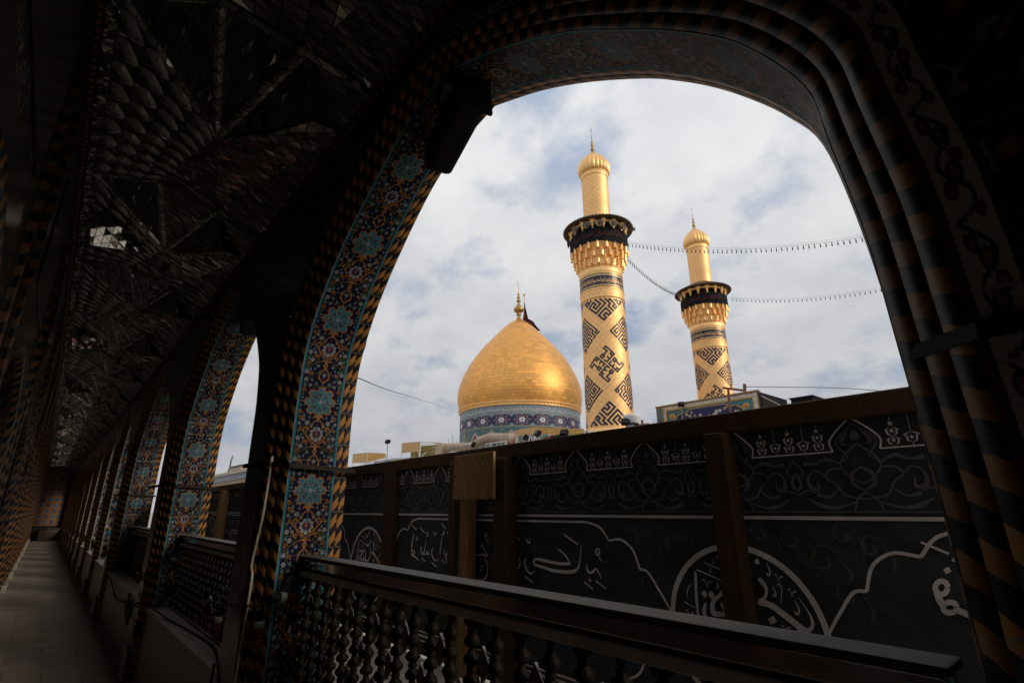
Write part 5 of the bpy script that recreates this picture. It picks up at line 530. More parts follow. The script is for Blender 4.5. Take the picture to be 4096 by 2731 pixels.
# wall to the right of the near arch: fillet, scroll border and floral tiles painted
def border_canvas():
    c = Can(96, 240, (0.50, 0.47, 0.45)); 
    for b in (-240, 0, 240):
        c.curve([(18, b + 0), (44, b + 22), (70, b + 50), (62, b + 82), (34, b + 100), (22, b + 128), (40, b + 160), (68, b + 180), (62, b + 214), (18, b + 240)], 9, BLK, 10)
        for (x, y, r) in ((30, 36, 15), (66, 112, 15), (28, 176, 15), (72, 222, 12), (52, 68, 18), (50, 142, 18)):
            c.disc(x, b + y, r, BLK, r * 1.25); c.disc(x, b + y, r * .55, YEL, r * .75)
        c.curve([(34, b + 52), (48, b + 66), (52, b + 84)], 8, (0.05, 0.10, 0.13)); c.curve([(60, b + 128), (50, b + 142), (46, b + 158)], 8, (0.05, 0.10, 0.13))
    for y in (0, 120, 239): c.line([(0, y), (96, y)], 2, (0.36, 0.34, 0.32))
    c.line([(48, 0), (48, 240)], 1.5, (0.36, 0.34, 0.32)); return c
def panel_canvas():
    c = Can(160, 160, (0.008, 0.009, 0.014))
    for b in (-160, 0, 160):
        c.curve([(20, b + 150), (40, b + 110), (30, b + 70), (60, b + 40), (120, b + 30), (150, b - 10)], 3, (0.09, 0.09, 0.03)); c.curve([(60, b + 40), (90, b + 80), (130, b + 100), (140, b + 140)], 3, (0.09, 0.09, 0.03))
        for (x, y, r) in ((40, 108, 17), (120, 30, 18), (98, 84, 12), (136, 128, 15), (24, 30, 12)):
            c.flower(x, b + y, r, 5 if r < 16 else 6, (0.27, 0.26, 0.24), (0.12, 0.10, 0.04)); c.disc(x, b + y, r * .5, BLK); c.disc(x, b + y, r * .25, (0.13, 0.10, 0.04))
        for (x, y) in ((66, 60), (60, 140), (150, 70), (14, 80)): c.disc(x, b + y, 7, (0.06, 0.075, 0.03), 4); c.disc(x + 8, b + y + 6, 5, (0.05, 0.10, 0.11))
        c.star(82, b + 126, 13, 6, 5, (0.30, 0.13, 0.03))
    for y in (0, 159): c.line([(0, y), (160, y)], 1.6, (0.10, 0.10, 0.09))
    c.line([(1, 0), (1, 160)], 1.6, (0.10, 0.10, 0.09)); return c
xr0 = -.087
par = np.linspace(.5, 1, 700); R3 = rings(0, par)[3]; lens = arc_len(R3)
off = lambda A, d: np.c_[A[:, 0] + d * np.clip((A[:, 0] + 1.74) / 1.6, 0, 1), A[:, 1] - .003, A[:, 2] + d * (1 - np.clip((A[:, 0] + 1.74) / 1.6, 0, 1))]
V, F, t = strip(off(R3, 0.0), off(R3, .016), 1); mk('brown_fillet', V, F, 'wood_dark', wall)
bc = border_canvas(); V, F, t = strip(off(R3, .016), off(R3, .068), 40); s_ = np.repeat(lens, 41); mk('scroll_border', V, F, 'tile', wall, col=bc.sample(t, s_ / .21))
V, F, t = strip(off(R3, .068), off(R3, .078), 1); mk('turquoise_fillet', V, F, 'tile', wall, col=np.tile(np.array(TURQ) * .45, (len(V), 1)))
pc = panel_canvas(); gx = np.linspace(-.02, 1.6, 160); gz = np.linspace(ZF, ZC, 360); GX, GZ = np.meshgrid(gx, gz); V = np.c_[GX.ravel(), np.full(GX.size, YW - .001), GZ.ravel()]
i, j = np.mgrid[0:359, 0:159]; a = (i * 160 + j).ravel(); F = np.stack([a, a + 1, a + 161, a + 160], -1)
mk('floral_panel', V, F, 'tile', wall, col=pc.sample((GX.ravel() + 5) / .27 % 1.0, GZ.ravel() / .27))
for xa, xb in ((xr0, 3.35 - 1.647), (3.35 + 1.647, 6.95 - 1.647), (6.95 + 1.647, 10)):
    b = MB(); b.add([(xa, YW, ZF), (xb, YW, ZF), (xb, YW, ZC), (xa, YW, ZC)], [(0, 1, 2, 3)]); b.build('pier_face', 'floral', wall)
for xa, xb in ((-.265, 3.35 - 1.475), (3.35 + 1.475, 6.95 - 1.475), (6.95 + 1.475, 10)):
    b = MB(); b.add([(xa, 1.40, -10), (xb, 1.40, -10), (xb, 1.40, 3.0), (xa, 1.40, 3.0)], [(3, 2, 1, 0)]); b.build('outer_face', 'facade', wall)
for cx, hb in RIGHT_ARCHES:                      # two more arches behind the viewer
    par = np.linspace(0, 1, 120); q = [ringpar(cx + a_, hb + b_, Y, ap, par) for a_, b_, Y, ap in ((0, 0, 1.40, 2.044), (0, .012, 1.32, 2.035), (0, .03, 1.035, 2.0), (0, .172, YW, 2.03))]; sl = arc_len(q[1])
    V, F, t = strip(q[2], q[1], 24); mk('tile_band', V, F, 'tile', wall, True, col=band_col(t, np.repeat(sl, 25) / .533))
    for A, B, mat in ((q[1], q[0], 'yellow_rope_out'), (q[3], q[2], 'yellow_rope_in')):
        V, F, t = strip(A, B, 4, .03); mk('rope_moulding', V, F, mat, wall, True, uv=np.c_[t, np.repeat(sl, 5)])
    m = q[3][:, 2] > .5; A = q[3][m]; B = A.copy(); B[:, 2] = ZC; V, F, t = strip(A, B, 1, flip=True); mk('spandrel', V, F, 'floral', wall)
    A = q[0][m]; B = A.copy(); B[:, 2] = 3.0; V, F, t = strip(A, B, 1); mk('outer_face', V, F, 'facade', wall)
# cornice rope along the top of the wall
def hroll(x0, x1, Y, Z, r, name, mat, parent, n=60):
    b = MB(); xs = np.linspace(x0, x1, n); P = []; U = []; F = []
    for i, x in enumerate(xs):
        for k in range(8): t = 2 * math.pi * k / 8; P.append((x, Y + r * math.cos(t), Z + r * math.sin(t))); U.append((k / 8, x - x0))
    for i in range(n - 1):
        for k in range(7): F.append((i * 8 + k, i * 8 + k + 1, i * 8 + 9 + k, i * 8 + 8 + k))
    b.add(P, F, U); return b.build(name, mat, parent, True, uv=True)
hroll(-42, 9.9, YW - .012, ZC, .022, 'cornice_rope', 'yellow_rope_small', wall)
b = MB(); b.box((-42, YW - .008, ZC - .16), (9.9, YW - .0015, ZC - .03)); b.build('frieze', 'floral_ochre', wall)
# ------------------------------------------------------------------ floor, ceiling
def ceil_z(y): return 2.80 - .66 * np.maximum(0, (np.asarray(y) + .30) / 1.25) ** 2
b = MB(); b.box((-42, -1.3, ZF - .2), (10, 1.42, ZF)); o = b.build('gallery_floor', 'paving'); tag(o, kind='structure')
ys = np.linspace(-.42, .98, 15); V = []; F = []
for x in (-42.1, 10):
    for y in ys: V.append((x, y, float(ceil_z(y)) + .012))
for i in range(14): F.append((i, i + 1, 16 + i, 15 + i))
o = mk('gallery_ceiling', V, F, 'mir_a'); tag(o, kind='structure')
b = MB(); b.box((-42.4, -1.6, 2.93), (10.2, 1.43, 3.02)); o = b.build('gallery_roof', 'plaster'); tag(o, kind='structure')
mir = thing('mirror_mosaic_ceiling', 'faceted mirror mosaic with raised ribs covering the gallery vault', 'ceiling decoration', (-3.6, .3, 2.6))
def cp(x, y, d=0.0): return (x, y, float(ceil_z(y)) - d)
def facet(name, P, mat, sub=1): b = MB(); b.add(P, [tuple(range(len(P)))]); return b.build(name, mat, mir)
def rib(P, Q, w=.035):
    b = MB(); P = Vector(P); Q = Vector(Q); d = (Q - P).normalized(); sd_ = d.cross(Vector((0, 0, 1))).normalized() * w / 2; up = Vector((0, 0, -1)) * .022
    b.add([P - sd_, P + sd_, P + sd_ * .35 + up, P - sd_ * .35 + up, Q - sd_, Q + sd_, Q + sd_ * .35 + up, Q - sd_ * .35 + up], [(0, 1, 5, 4), (1, 2, 6, 5), (2, 3, 7, 6), (3, 0, 4, 7)])
    return b.build('rib', 'mir_rib', mir)
def lozenges(Q, n):
    Q = [np.array(q) for q in Q]; S = lambda a, b_: (Q[0] * (1 - a) + Q[1] * a) * (1 - b_) + (Q[3] * (1 - a) + Q[2] * a) * b_
    nr = np.cross(Q[1] - Q[0], Q[3] - Q[0]); nr /= np.linalg.norm(nr); nr *= -.006 if nr[2] > 0 else .006
    V = list(Q); F = [(0, 1, 2, 3)]
    for i in range(n[1]):
        for j in range(n[0]):
            c0, c1 = (i + .5) / n[1], (j + .5) / n[0]; o_ = len(V); h0, h1 = .46 / n[1], .48 / n[0]; tl = nr * (1 + .8 * ((i * 7 + j * 3) % 5) / 5); tx, ty = .03 * math.sin(i * 3.1 + j), .03 * math.cos(i + j * 2.3)
            for sc_, up in ((1.0, 1.0), (.62, 2.6), (.56, 1.6)):
                for q, t in enumerate((0, .62, 1.57, 2.52, 3.14, 3.76, 4.71, 5.66)):
                    m_ = sc_ * (1.0 if q % 4 == 0 else .86 if q % 2 else .92); V.append(S(c0 + h0 * m_ * math.sin(t), c1 + h1 * m_ * math.cos(t)) + tl * up + nr * 12 * (tx * math.sin(t) + ty * math.cos(t)))
            V.append(S(c0, c1) + tl * 2.4)
            F += [(o_ + q, o_ + (q + 1) % 8, o_ + 8 + (q + 1) % 8, o_ + 8 + q) for q in range(8)] + [(o_ + 16 + q, o_ + 16 + (q + 1) % 8, o_ + 24) for q in range(8)]
    o = mk('lozenge_field', V, F, ['mir_a', 'mir_oval'], mir)
    for p in o.data.polygons: p.material_index = 0 if p.index == 0 else 1
x0 = -3.10 + 2.15 * 2; u = -2
while x0 > -40:
    first = u < 4
    A = cp(x0, -.24); B = cp(x0 + .45, .2, .02); Cc = cp(x0 + .72, .62, .02); Nn = cp(x0 - .48, .41, .13); K = cp(x0 + .40, .77, .10); D = cp(x0 + .47, .92, .0); K2 = cp(x0 - .30, .55, .10)
    facet('mirror_facet', [A, Nn, B], 'mir_line'); facet('mirror_facet', [B, Nn, Cc], 'mir_b' if u % 2 else 'mir_line'); facet('mirror_facet', [Cc, Nn, K], 'mir_line')
    facet('kite_facet', [Nn, K, Cc], 'mir_d') if False else None
    facet('pale_facet', [K2, K, D], 'mir_d')
    A2 = cp(x0 - 2.15, -.24, .003); B2 = cp(x0 - 1.70, .2, .022); C2 = cp(x0 - 1.43, .62, .022); D2 = cp(x0 - 1.68, .92, .003)
    lozenges([cp(x0, -.24, .004), A2, B2, Nn], (4, 9) if first else (3, 6)); facet('stud_field', [Nn, B2, C2, D], 'mir_c' if u % 2 == 0 else 'mir_b')
    facet('mirror_facet', [D, C2, D2], 'mir_a')
    rib(A, Nn, .05); rib(B, Nn, .07); rib(Cc, Nn, .06)
    rib(A2, B2, .03); rib(Nn, D, .025); rib(B2, cp(x0 - 1.30, .86, .03), .04)
    if u % 2 == 1:                                # tilted panes that catch the daylight of the arches
        base = Vector((x0 - .70, .07, 2.50)); o_ = (Vector((.38, .74, -.55)) if u == 1 else Vector((.42, .72, -.56))).normalized(); q = (o_ - base.normalized()).normalized()
        e1 = q.cross(Vector((0, 0, 1))).normalized(); e2 = e1.cross(q).normalized()
        P = [base - e1 * .34 + e2 * .05, base + e1 * .22 - e2 * .13, base + e1 * .30 + e2 * .02, base + e1 * .12 + e2 * .14, base - e1 * .05 + e2 * .15]
        facet('sky_pane', [tuple(p) for p in P], 'mir_sky' if u == 1 else 'mir_c')
        T_ = [tuple(P[i_]) for i_ in (0, 4, 3, 2)]; U_ = [cp(p[0] - .05, p[1], .004) for p in T_]
        for a_ in range(3): facet('mirror_facet', [T_[a_], T_[a_ + 1], U_[a_ + 1], U_[a_]], 'mir_a')
    x0 -= 2.15; u += 1
# long pane with slats near the top of the picture
# ------------------------------------------------------------------ niche wall on the left
YL = -.37
niche = thing('niche_wall', 'dark tiled wall of pointed niches along the left side of the gallery', 'wall', (-3.5, YL - .2, ZF))
NX = [(-5.42 - 3.05 * i) for i in range(-5, 12)]
def nring(cx, hb, Y, apex, par): return ringpar(cx, hb, Y, apex, par)
for i, cx in enumerate(NX):
    par = np.linspace(0, 1, 60); hb = 1.02
    Ro = nring(cx, hb + .09, YL, 1.28, par); Ri = nring(cx, hb, YL - .035, 1.16, par); Rb = nring(cx, hb - .03, YL - .55, 1.12, par)
    sl = arc_len(Ro)
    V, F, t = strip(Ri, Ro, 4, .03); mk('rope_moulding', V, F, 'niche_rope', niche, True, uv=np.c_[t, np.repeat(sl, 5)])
    V, F, t = strip(Rb, Ri, 1); mk('niche_soffit', V, F, 'floral_ochre', niche)
    b = MB(); b.add([(cx - hb, YL - .55, ZF), (cx + hb, YL - .55, ZF), (cx + hb, YL - .55, 1.2), (cx - hb, YL - .55, 1.2)], [(0, 1, 2, 3)]); b.build('niche_back', 'floral_ochre', niche)
    m = Ro[:, 2] > .5; A = Ro[m]; B = A.copy(); B[:, 2] = 1.45; V, F, t = strip(A, B, 1); mk('spandrel', V, F, 'cove', niche)
    xl, xr = cx - 3.05 + hb + .09, cx - hb - .09
    b = MB(); b.add([(xl, YL, ZF), (xr, YL, ZF), (xr, YL, 1.45), (xl, YL, 1.45)], [(0, 1, 2, 3)]); b.build('pilaster_face', 'cove', niche); b = MB(); b.add([(xl + .30, YL + .002, ZF), (xr - .30, YL + .002, ZF), (xr - .30, YL + .002, 1.45), (xl + .30, YL + .002, 1.45)], [(0, 1, 2, 3)]); b.build('pilaster_tiles', 'floral', niche)
    for xx, w_ in ((xl + .13, .045), (xr - .13, .045)):
        b = MB(); n = 30; P = []; U = []; F = []
        for zi in range(n):
            z = ZF + (2.62 - ZF) * zi / (n - 1)
            for q in range(6): t = math.pi * q / 5; P.append((xx + w_ * math.cos(t), YL + .002 + w_ * .75 * math.sin(t), z)); U.append((q / 5, z))
        for zi in range(n - 1):
            for q in range(5): F.append((zi * 6 + q, zi * 6 + q + 1, zi * 6 + 7 + q, zi * 6 + 6 + q))
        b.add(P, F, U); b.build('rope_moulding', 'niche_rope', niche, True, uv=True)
    b = MB(); b.add([(cx - 1.525, YL, 1.45), (cx + 1.525, YL, 1.45), (cx + 1.525, YL, 2.7), (cx - 1.525, YL, 2.7)], [(0, 1, 2, 3)]); b.build('upper_panel', 'floral_ochre' if i % 2 else 'floral', niche)
    b = MB(); b.box((cx - .95, YL + .001, 1.62), (cx + .5, YL + .012, 2.5)); b.build('inset_panel', 'cove', niche, bevel=.006)
    b = MB(); b.box((xl, YL + .002, ZF), (xr, YL + .09, ZF + .16)); b.build('plinth', 'marble', niche, bevel=.01)
hroll(-42, 9.9, YL + .05, 2.72, .028, 'cornice_rope', 'yellow_rope_small', niche)
b = MB(); b.box((-42, YL - .6, 2.69), (9.9, YL + .03, 2.83)); b.build('cornice', 'cove', niche)
# ------------------------------------------------------------------ the two end walls
def end_canvas():
    c = Can(120, 120, (0.02, 0.055, 0.11))
    for ox in (-120, 0, 120):
        for oy in (-120, 0, 120):
            for (x, y) in ((0, 0), (60, 60)):
                X = x + ox; Y = y + oy
                for q in range(8): t = math.pi * q / 4; c.disc(X + 30 * math.cos(t), Y + 30 * math.sin(t), 15, (0.30, 0.115, 0.013)); 
                for q in range(8): t = math.pi * q / 4; c.disc(X + 30 * math.cos(t), Y + 30 * math.sin(t), 7, (0.19, 0.045, 0.02)); 
                c.star(X, Y, 27, 17, 8, (0.035, 0.14, 0.20)); c.star(X, Y, 15, 8, 8, (0.015, 0.03, 0.10)); c.disc(X, Y, 3, (0.3, 0.3, 0.3))
    return c
ec = end_canvas(); gy = np.linspace(-.36, YW, 72); gz = np.linspace(-.80, 2.8, 190); GY, GZ = np.meshgrid(gy, gz)
V = np.c_[np.full(GY.size, -41.98), GY.ravel(), GZ.ravel()]; i, j = np.mgrid[0:189, 0:71]; a = (i * 72 + j).ravel(); F = np.stack([a, a + 1, a + 73, a + 72], -1)
endw = thing('end_wall', 'far end wall of the gallery in yellow and blue star tiles', 'wall', (-42, .3, ZF))
mk('tile_panel', V, F, 'tile_matt', endw, col=ec.sample((GY.ravel() + .36 + .12) / .62 % 1.0, GZ.ravel() / .62))
b = MB(); b.box((-42.3, -1.4, ZF), (-42.0, 1.42, 2.925)); b.build('wall_body', 'cove', endw)
b = MB(); b.box((-41.99, -.36, -.88), (-41.93, YW, -.80)); b.build('dado_rail', 'cove', endw)
ew = MB(); ew.box((10.0, -1.6, ZF), (10.3, 1.43, 2.92)); o = ew.build('partition_wall', 'cove'); tag(o, 'dark wall closing the gallery behind the viewer', 'wall')
b = MB(); b.box((-42.3, -1.6, ZF), (10, YL - .62, 2.925)); o = b.build('back_wall', 'cove'); tag(o, 'plain dark masonry behind the tiled niches', 'wall')
cr_ = thing('storage_chest', 'brown wooden chest below the star tiled end wall', 'chest', (-41.5, .45, ZF))
b = MB(); b.box((-41.85, .0, ZF), (-41.2, .9, ZF + .62)); b.build('chest_body', 'wood_dark', cr_, bevel=.02)
b = MB(); b.box((-41.88, -.03, ZF + .622), (-41.17, .93, ZF + .68)); b.build('lid', 'wood_post', cr_, bevel=.015)
# ------------------------------------------------------------------ marble bench between the piers
for k in range(len(ARCHES)):
    cx, hb = ARCHES[k]
    o = thing('marble_bench', ['wide grey marble ledge under the near arch railing', 'grey marble ledge under the second arch with loose cables'][k] if k < 2 else 'grey marble ledge under the %sarch along the gallery' % ORD[k], 'ledge', (cx, 1.1, ZF), 'marble ledges under the arches')
    xa, xb = cx - hb - (.20 if k else .19) , cx + hb + .20
    if k == 0: xb = cx + hb + .1
    b = MB(); b.box((xa - (.08 if k else .0), 1.0, ZF + .001), (xb, 1.395, -.99)); b.build('ledge_body', 'marble', o, bevel=.006)
    b = MB(); b.box((xa - (.08 if k else .0), .985, -.988), (xb, 1.395, -.95)); b.build('ledge_top', 'marble', o, bevel=.01)
# ------------------------------------------------------------------ railings
def bead_prof(z0, z1, off):
    P = [(z0, .012)]; step = .118; z = z0 + off
    while z + step < z1 + .06:
        for dz, r in ((0, .012), (.004, .022), (.012, .028), (.022, .029), (.034, .020), (.040, .013), (.046, .018), (.052, .019), (.058, .013), (.066, .022), (.078, .031), (.090, .027), (.100, .016), (.112, .012)):
            if z0 < z + dz < z1: P.append((z + dz, r))
        z += step
    P.append((z1, .012)); return P
RB, RT = -.925, -.362
bal_src = None
def railing(k):
    global bal_src
    cx, hb = ARCHES[k]; Xa, Xb = cx - hb - .005, cx + hb - .0
    lab = ['steel topped lattice railing across the near arch', 'steel topped lattice railing across the second arch', 'steel topped lattice railing in the third arch beside a light timber frame'][k]
    o = thing('railing', lab, 'railing', (cx, 1.2, -.95), 'lattice railings in the arches')
    b = MB(); b.box((Xa, 1.163, -.268), (Xb, 1.262, -.252)); b.build('handrail', 'steel', o, bevel=.004)
    b = MB(); b.box((Xa + .01, 1.172, -.318), (Xb - .01, 1.25, -.2685)); b.build('rail_face', 'steel_dark', o, bevel=.006)
    b = MB(); b.box((Xa + .01, 1.185, -.328), (Xb - .01, 1.235, -.3185)); b.build('groove', 'lamp_black', o)
    b = MB(); b.box((Xa + .01, 1.165, RT + .0005), (Xb - .01, 1.245, -.3285)); b.build('lower_rail', 'rail_plate', o, bevel=.005)
    b = MB(); b.box((Xa + .01, 1.17, -.948), (Xb - .01, 1.24, RB)); b.build('bottom_rail', 'steel_dark', o, bevel=.005)
    n = int((2 * hb - .12) / .128)
    for i in range(n):
        x = Xa + .07 + .128 * i
        if bal_src is None:
            bal_src = [MB().lathe(bead_prof(RB + .95, RT + .95, f), (0, 0, 0), 10).build('baluster', 'bead', o, True, local=True) for f in (0, .059)]
            bal_src[0].location = (x - cx, .005, 0); bal_src[1].parent = o; bal_src[1].location = (x + .128 - cx, .005, 0)
        elif i > 1 or k > 0: inst(bal_src[i % 2], o, (x - cx, .005, 0))
    for r_ in range(4):
        for i in range(n - 1):
            if (i + r_) % 2 and r_ < 4:
                x = Xa + .07 + .128 * (i + .5); z = RB + .075 + .118 * r_ + (.0 if True else 0)
                if railing.dia is None:
                    railing.dia = MB().add([(-.036, 0, 0), (0, -.006, -.056), (.036, 0, 0), (0, -.006, .056), (0, .006, -.056), (0, .006, .056)], [(0, 1, 3), (1, 2, 3), (0, 5, 4), (4, 5, 2), (0, 4, 1), (1, 4, 2), (2, 5, 3), (3, 5, 0)]).build('diamond_plate', 'diamond', o, local=True)
                    railing.dia.location = (x - cx, .005, z + .95)
                else: inst(railing.dia, o, (x - cx, .005, z + .95))
railing.dia = None
for k in range(3): railing(k)
# ------------------------------------------------------------------ straps, cables, lamps
def strap_obj(P, h, label):
    b = MB()
    for (x0, y0, z0), (x1, y1, z1) in zip(P[:-1], P[1:]):
        d = Vector((x1 - x0, y1 - y0, 0)).normalized(); nrm = Vector((d.y, -d.x, 0)) * .004
        b.add([(x0 + nrm.x, y0 + nrm.y, z0), (x1 + nrm.x, y1 + nrm.y, z1), (x1 + nrm.x, y1 + nrm.y, z1 + h), (x0 + nrm.x, y0 + nrm.y, z0 + h), (x0 - nrm.x, y0 - nrm.y, z0), (x1 - nrm.x, y1 - nrm.y, z1), (x1 - nrm.x, y1 - nrm.y, z1 + h), (x0 - nrm.x, y0 - nrm.y, z0 + h)], [(0, 1, 2, 3), (7, 6, 5, 4), (0, 4, 5, 1), (3, 2, 6, 7), (0, 3, 7, 4), (1, 5, 6, 2)])
    return tag(b.build('iron_strap', 'strap'), label, 'strap', 'iron straps round the piers')
strap_obj([(-3.74, .925, .255), (-3.385, .918, .248), (-3.17, 1.03, .232), (-3.17, 1.43, .212)], .026, 'thin rusty strap round the pier left of the near arch')
strap_obj([(-.262, 1.42, .225), (-.192, 1.028, .222), (-.088, .930, .217), (.9, .930, .23)], .024, 'dark strap round the pier right of the near arch')
strap_obj([(-7.9, .925, .25), (-6.99, .918, .25), (-6.79, 1.03, .24), (-6.80, 1.43, .22)], .026, 'thin rusty strap round the pier left of the second arch')
strap_obj([(-12.2, .925, .25), (-11.36, .918, .25), (-11.17, 1.03, .24), (-11.18, 1.43, .22)], .026, 'thin rusty strap round the pier left of the third arch')
spiral = None
def spiral_bulb(x, y, z, label, group, hang=1, tilt=0.0):
    global spiral
    o = thing('spiral_bulb', label, 'light bulb', (x, y, z), group)
    if spiral is None:
        h = MB(); P = [(.021 * math.cos(t), .021 * math.sin(t), -.028 - .0034 * t) for t in np.linspace(0, 8 * math.pi, 90)]; h.tube(P, .0085, 6)
        g = h.build('spiral_tube', 'red_glass', o, True, local=True)
        c = MB().lathe([(0, .012), (.002, .027), (-.03, .029), (-.036, .02), (-.0361, .0)], (0, 0, 0), 16).build('bulb_base', 'bulb_white', o, True, local=True)
        q = MB().lathe([(.05, .006), (.05, .017), (.001, .018)], (0, 0, 0), 12).build('socket', 'lamp_black', o, True, local=True)
        spiral = (g, c, q)
    else:
        for s_ in spiral: inst(s_, o)
    o.rotation_euler = (tilt, tilt * .6, 0); return o
gp = 'red spiral bulbs strung along the piers'; gc = 'red spiral bulbs hanging from the vault'
spiral_bulb(-3.76, .835, -.50, 'red spiral bulb on the left edge of the near pier', gp, tilt=.25)
spiral_bulb(-3.56, .872, -.575, 'red spiral bulb on the middle of the near pier face', gp)
spiral_bulb(-3.215, .985, -.565, 'red spiral bulb beside the striped corner of the near pier', gp)
spiral_bulb(-3.05, 1.02, -.44, 'red spiral bulb seen behind the lattice at the left end of the near railing', gp, tilt=1.3)
for k in range(1, 7): spiral_bulb(feet[k] - .35, .90, -.62, 'red spiral bulb on the %spier from the viewer' % ORD[k], gp, tilt=.2)
for i, x in enumerate([-6.16, -10.9, -15.1, -19.0, -22.9, -26.6]):
    spiral_bulb(x, .46, 2.50, ['red spiral bulb hanging from the vault nearest the viewer'][0] if i == 0 else 'red spiral bulb hanging from the vault, %sfrom the viewer' % ORD[i], gc)
def cable(P, r, label, mat='cable', name='cable', n=8, cat='cable', group=None): return tag(MB().tube(cr(P, n), r, 6).build(name, mat, None, True), label, cat, group)
cable([(-3.30, .965, .30), (-3.31, .96, .0), (-3.34, .955, -.16), (-3.35, .945, -.3), (-3.31, .945, -.36), (-3.315, .94, -.6), (-3.33, .93, -1.05), (-3.33, .93, -1.6)], .0085, 'dirty white conduit running down the striped corner of the near pier', 'conduit', 'conduit', cat='conduit')
cable([(-3.74, .93, -.44), (-3.6, .865, -.51), (-3.4, .90, -.50), (-3.2, .985, -.49), (-3.12, 1.03, -.47), (-2.9, 1.15, -.46)], .005, 'dark lamp cable wrapped round the near pier')
cable([(-6.9, .92, -.93), (-7.0, .90, -.94), (-6.6, .96, -.90), (-5.9, 1.05, -.94), (-5.3, 1.1, -.945), (-4.6, 1.12, -.94), (-3.9, 1.0, -.94)], .008, 'dark cable lying along the second marble ledge')
cable([(-11.1, .93, -.88), (-10.4, .965, -1.0), (-9.3, .97, -1.13), (-8.2, .965, -1.05), (-7.3, .93, -.95), (-7.0, .90, -.92)], .010, 'sagging cable hung between the second and third piers')
cable([(-3.76, .93, -.86), (-3.70, .915, -.98), (-3.55, .912, -1.08), (-3.38, .915, -1.13), (-3.2, 1.0, -1.12)], .009, 'dark cable looped round the foot of the near pier')
cable([(-7.42, .89, -.86), (-7.30, .87, -.95), (-7.16, .88, -.90), (-7.05, .88, -1.02), (-7.20, .87, -1.06), (-7.34, .87, -.98), (-7.22, .86, -.90), (-7.1, .87, -.98), (-7.18, .88, -1.12)], .018, 'tangled dark cable bundle on the corner of the second ledge')
o = thing('junction_box', 'small dark junction box hanging below the tangled cables', 'junction box', (-6.98, .975, -1.12)); MB().box((-7.06, .93, -1.22), (-6.90, .985, -1.08)).build('box_body', 'lamp_black', o, bevel=.01); MB().box((-7.055, .925, -1.105), (-6.905, .9295, -1.085)).build('cover', 'grey_metal', o)
cable([(-3.15, 1.405, 1.22), (-3.12, 1.41, 1.10), (-3.135, 1.41, 1.02), (-3.19, 1.408, .98), (-3.22, 1.405, .94)], .0035, 'loose black wire hanging from the edge of the near arch')
def arch_lamp(cx, dx, label):
    o = thing('flood_lamp', label, 'flood lamp', (cx + dx, 1.2, 1.9), 'flood lamps under the arch crowns')
    rot = Matrix.Rotation(R(-6), 3, 'Y') @ Matrix.Rotation(R(-14), 3, 'Z'); pv = (cx + dx, 1.2, 1.84)
    x = cx + dx
    b = MB(); b.box((x - .26, 1.12, 1.75), (x + .24, 1.28, 1.91), rot, pv); b.build('lamp_housing', 'lamp_black', o, bevel=.035)
    b = MB(); b.box((x + .2405, 1.105, 1.72), (x + .262, 1.295, 1.93), rot, pv); b.build('front_frame', 'lamp_black', o, bevel=.006)
    b = MB(); b.box((x + .2625, 1.12, 1.735), (x + .268, 1.28, 1.915), rot, pv); b.build('front_glass', 'dark_glass', o)
    b = MB(); b.tube([(x - .05, 1.20, 1.92), (x - .03, 1.2, 1.99), (x + .05, 1.2, 2.02)], .014, 8); b.build('bracket', 'grey_metal', o)
    for q in range(5):
        b = MB(); b.box((x - .22 + .08 * q, 1.12, 1.911), (x - .205 + .08 * q, 1.26, 1.93), rot, pv); b.build('cooling_fin', 'lamp_black', o)
arch_lamp(ARCHES[0][0], -.09, 'black flood lamp fixed under the crown of the near arch')
arch_lamp(ARCHES[1][0], -.09, 'black flood lamp fixed under the crown of the second arch')
arch_lamp(ARCHES[2][0], -.09, 'black flood lamp fixed under the crown of the third arch')
# ================================================================== HOARDING AND BANNER OUTSIDE THE ARCHES
YH = 2.2
b = MB(); b.box((-44, 1.405, -1.25), (10, 3.4, -1.0)); o = b.build('outer_terrace', 'plaster'); tag(o, kind='structure')
b = MB(); b.box((-400, -300, -10.3), (300, 900, -10.0)); o = b.build('courtyard_ground', 'ground'); tag(o, kind='structure')
b = MB(); b.box((-3000, -3000, -10.8), (3000, 3000, -10.35)); o = b.build('distant_ground', 'ground'); tag(o, kind='structure')
HX0, HX1 = -13.6, 2.6
hd = thing('hoarding', 'brown timber hoarding standing outside the arches behind the railing', 'hoarding', (-4, YH + .1, -1.0))
b = MB(); b.box((HX0, YH - .055, .298), (HX1, YH + .06, .384), None); b.build('top_beam', 'wood_post', hd, bevel=.006)
b = MB(); b.box((HX0, YH + .012, -.98), (HX1, YH + .03, .297)); b.build('backing_board', 'wood_dark', hd)
for xa, xb, ya, m in ((-1.165, -1.075, .09, 'wood_post'), (-4.13, -3.95, .05, 'wood_post'), (-3.06, -2.985, .12, 'wood_post'), (-2.60, -2.495, .10, 'wood_post'), (-9.62, -9.40, .1, 'wood_light'), (-10.9, -10.78, .1, 'wood_light'), (-12.7, -12.55, .1, 'wood_post'), (.55, .66, .1, 'wood_post'), (2.4, 2.5, .1, 'wood_post')):
    b = MB(); b.box((xa, YH - .012 - ya, -.998), (xb, YH - .012, .2975)); b.build('post', m, hd, bevel=.005)
b = MB(); b.box((-2.984, YH - .10, -.998), (-2.875, YH - .03, .05)); b.build('brace', 'wood_light', hd, bevel=.004)
b = MB(); b.box((-2.975, YH - .155, .052), (-2.55, YH - .133, .335)); b.build('plywood_panel', 'wood_light', hd, bevel=.003)
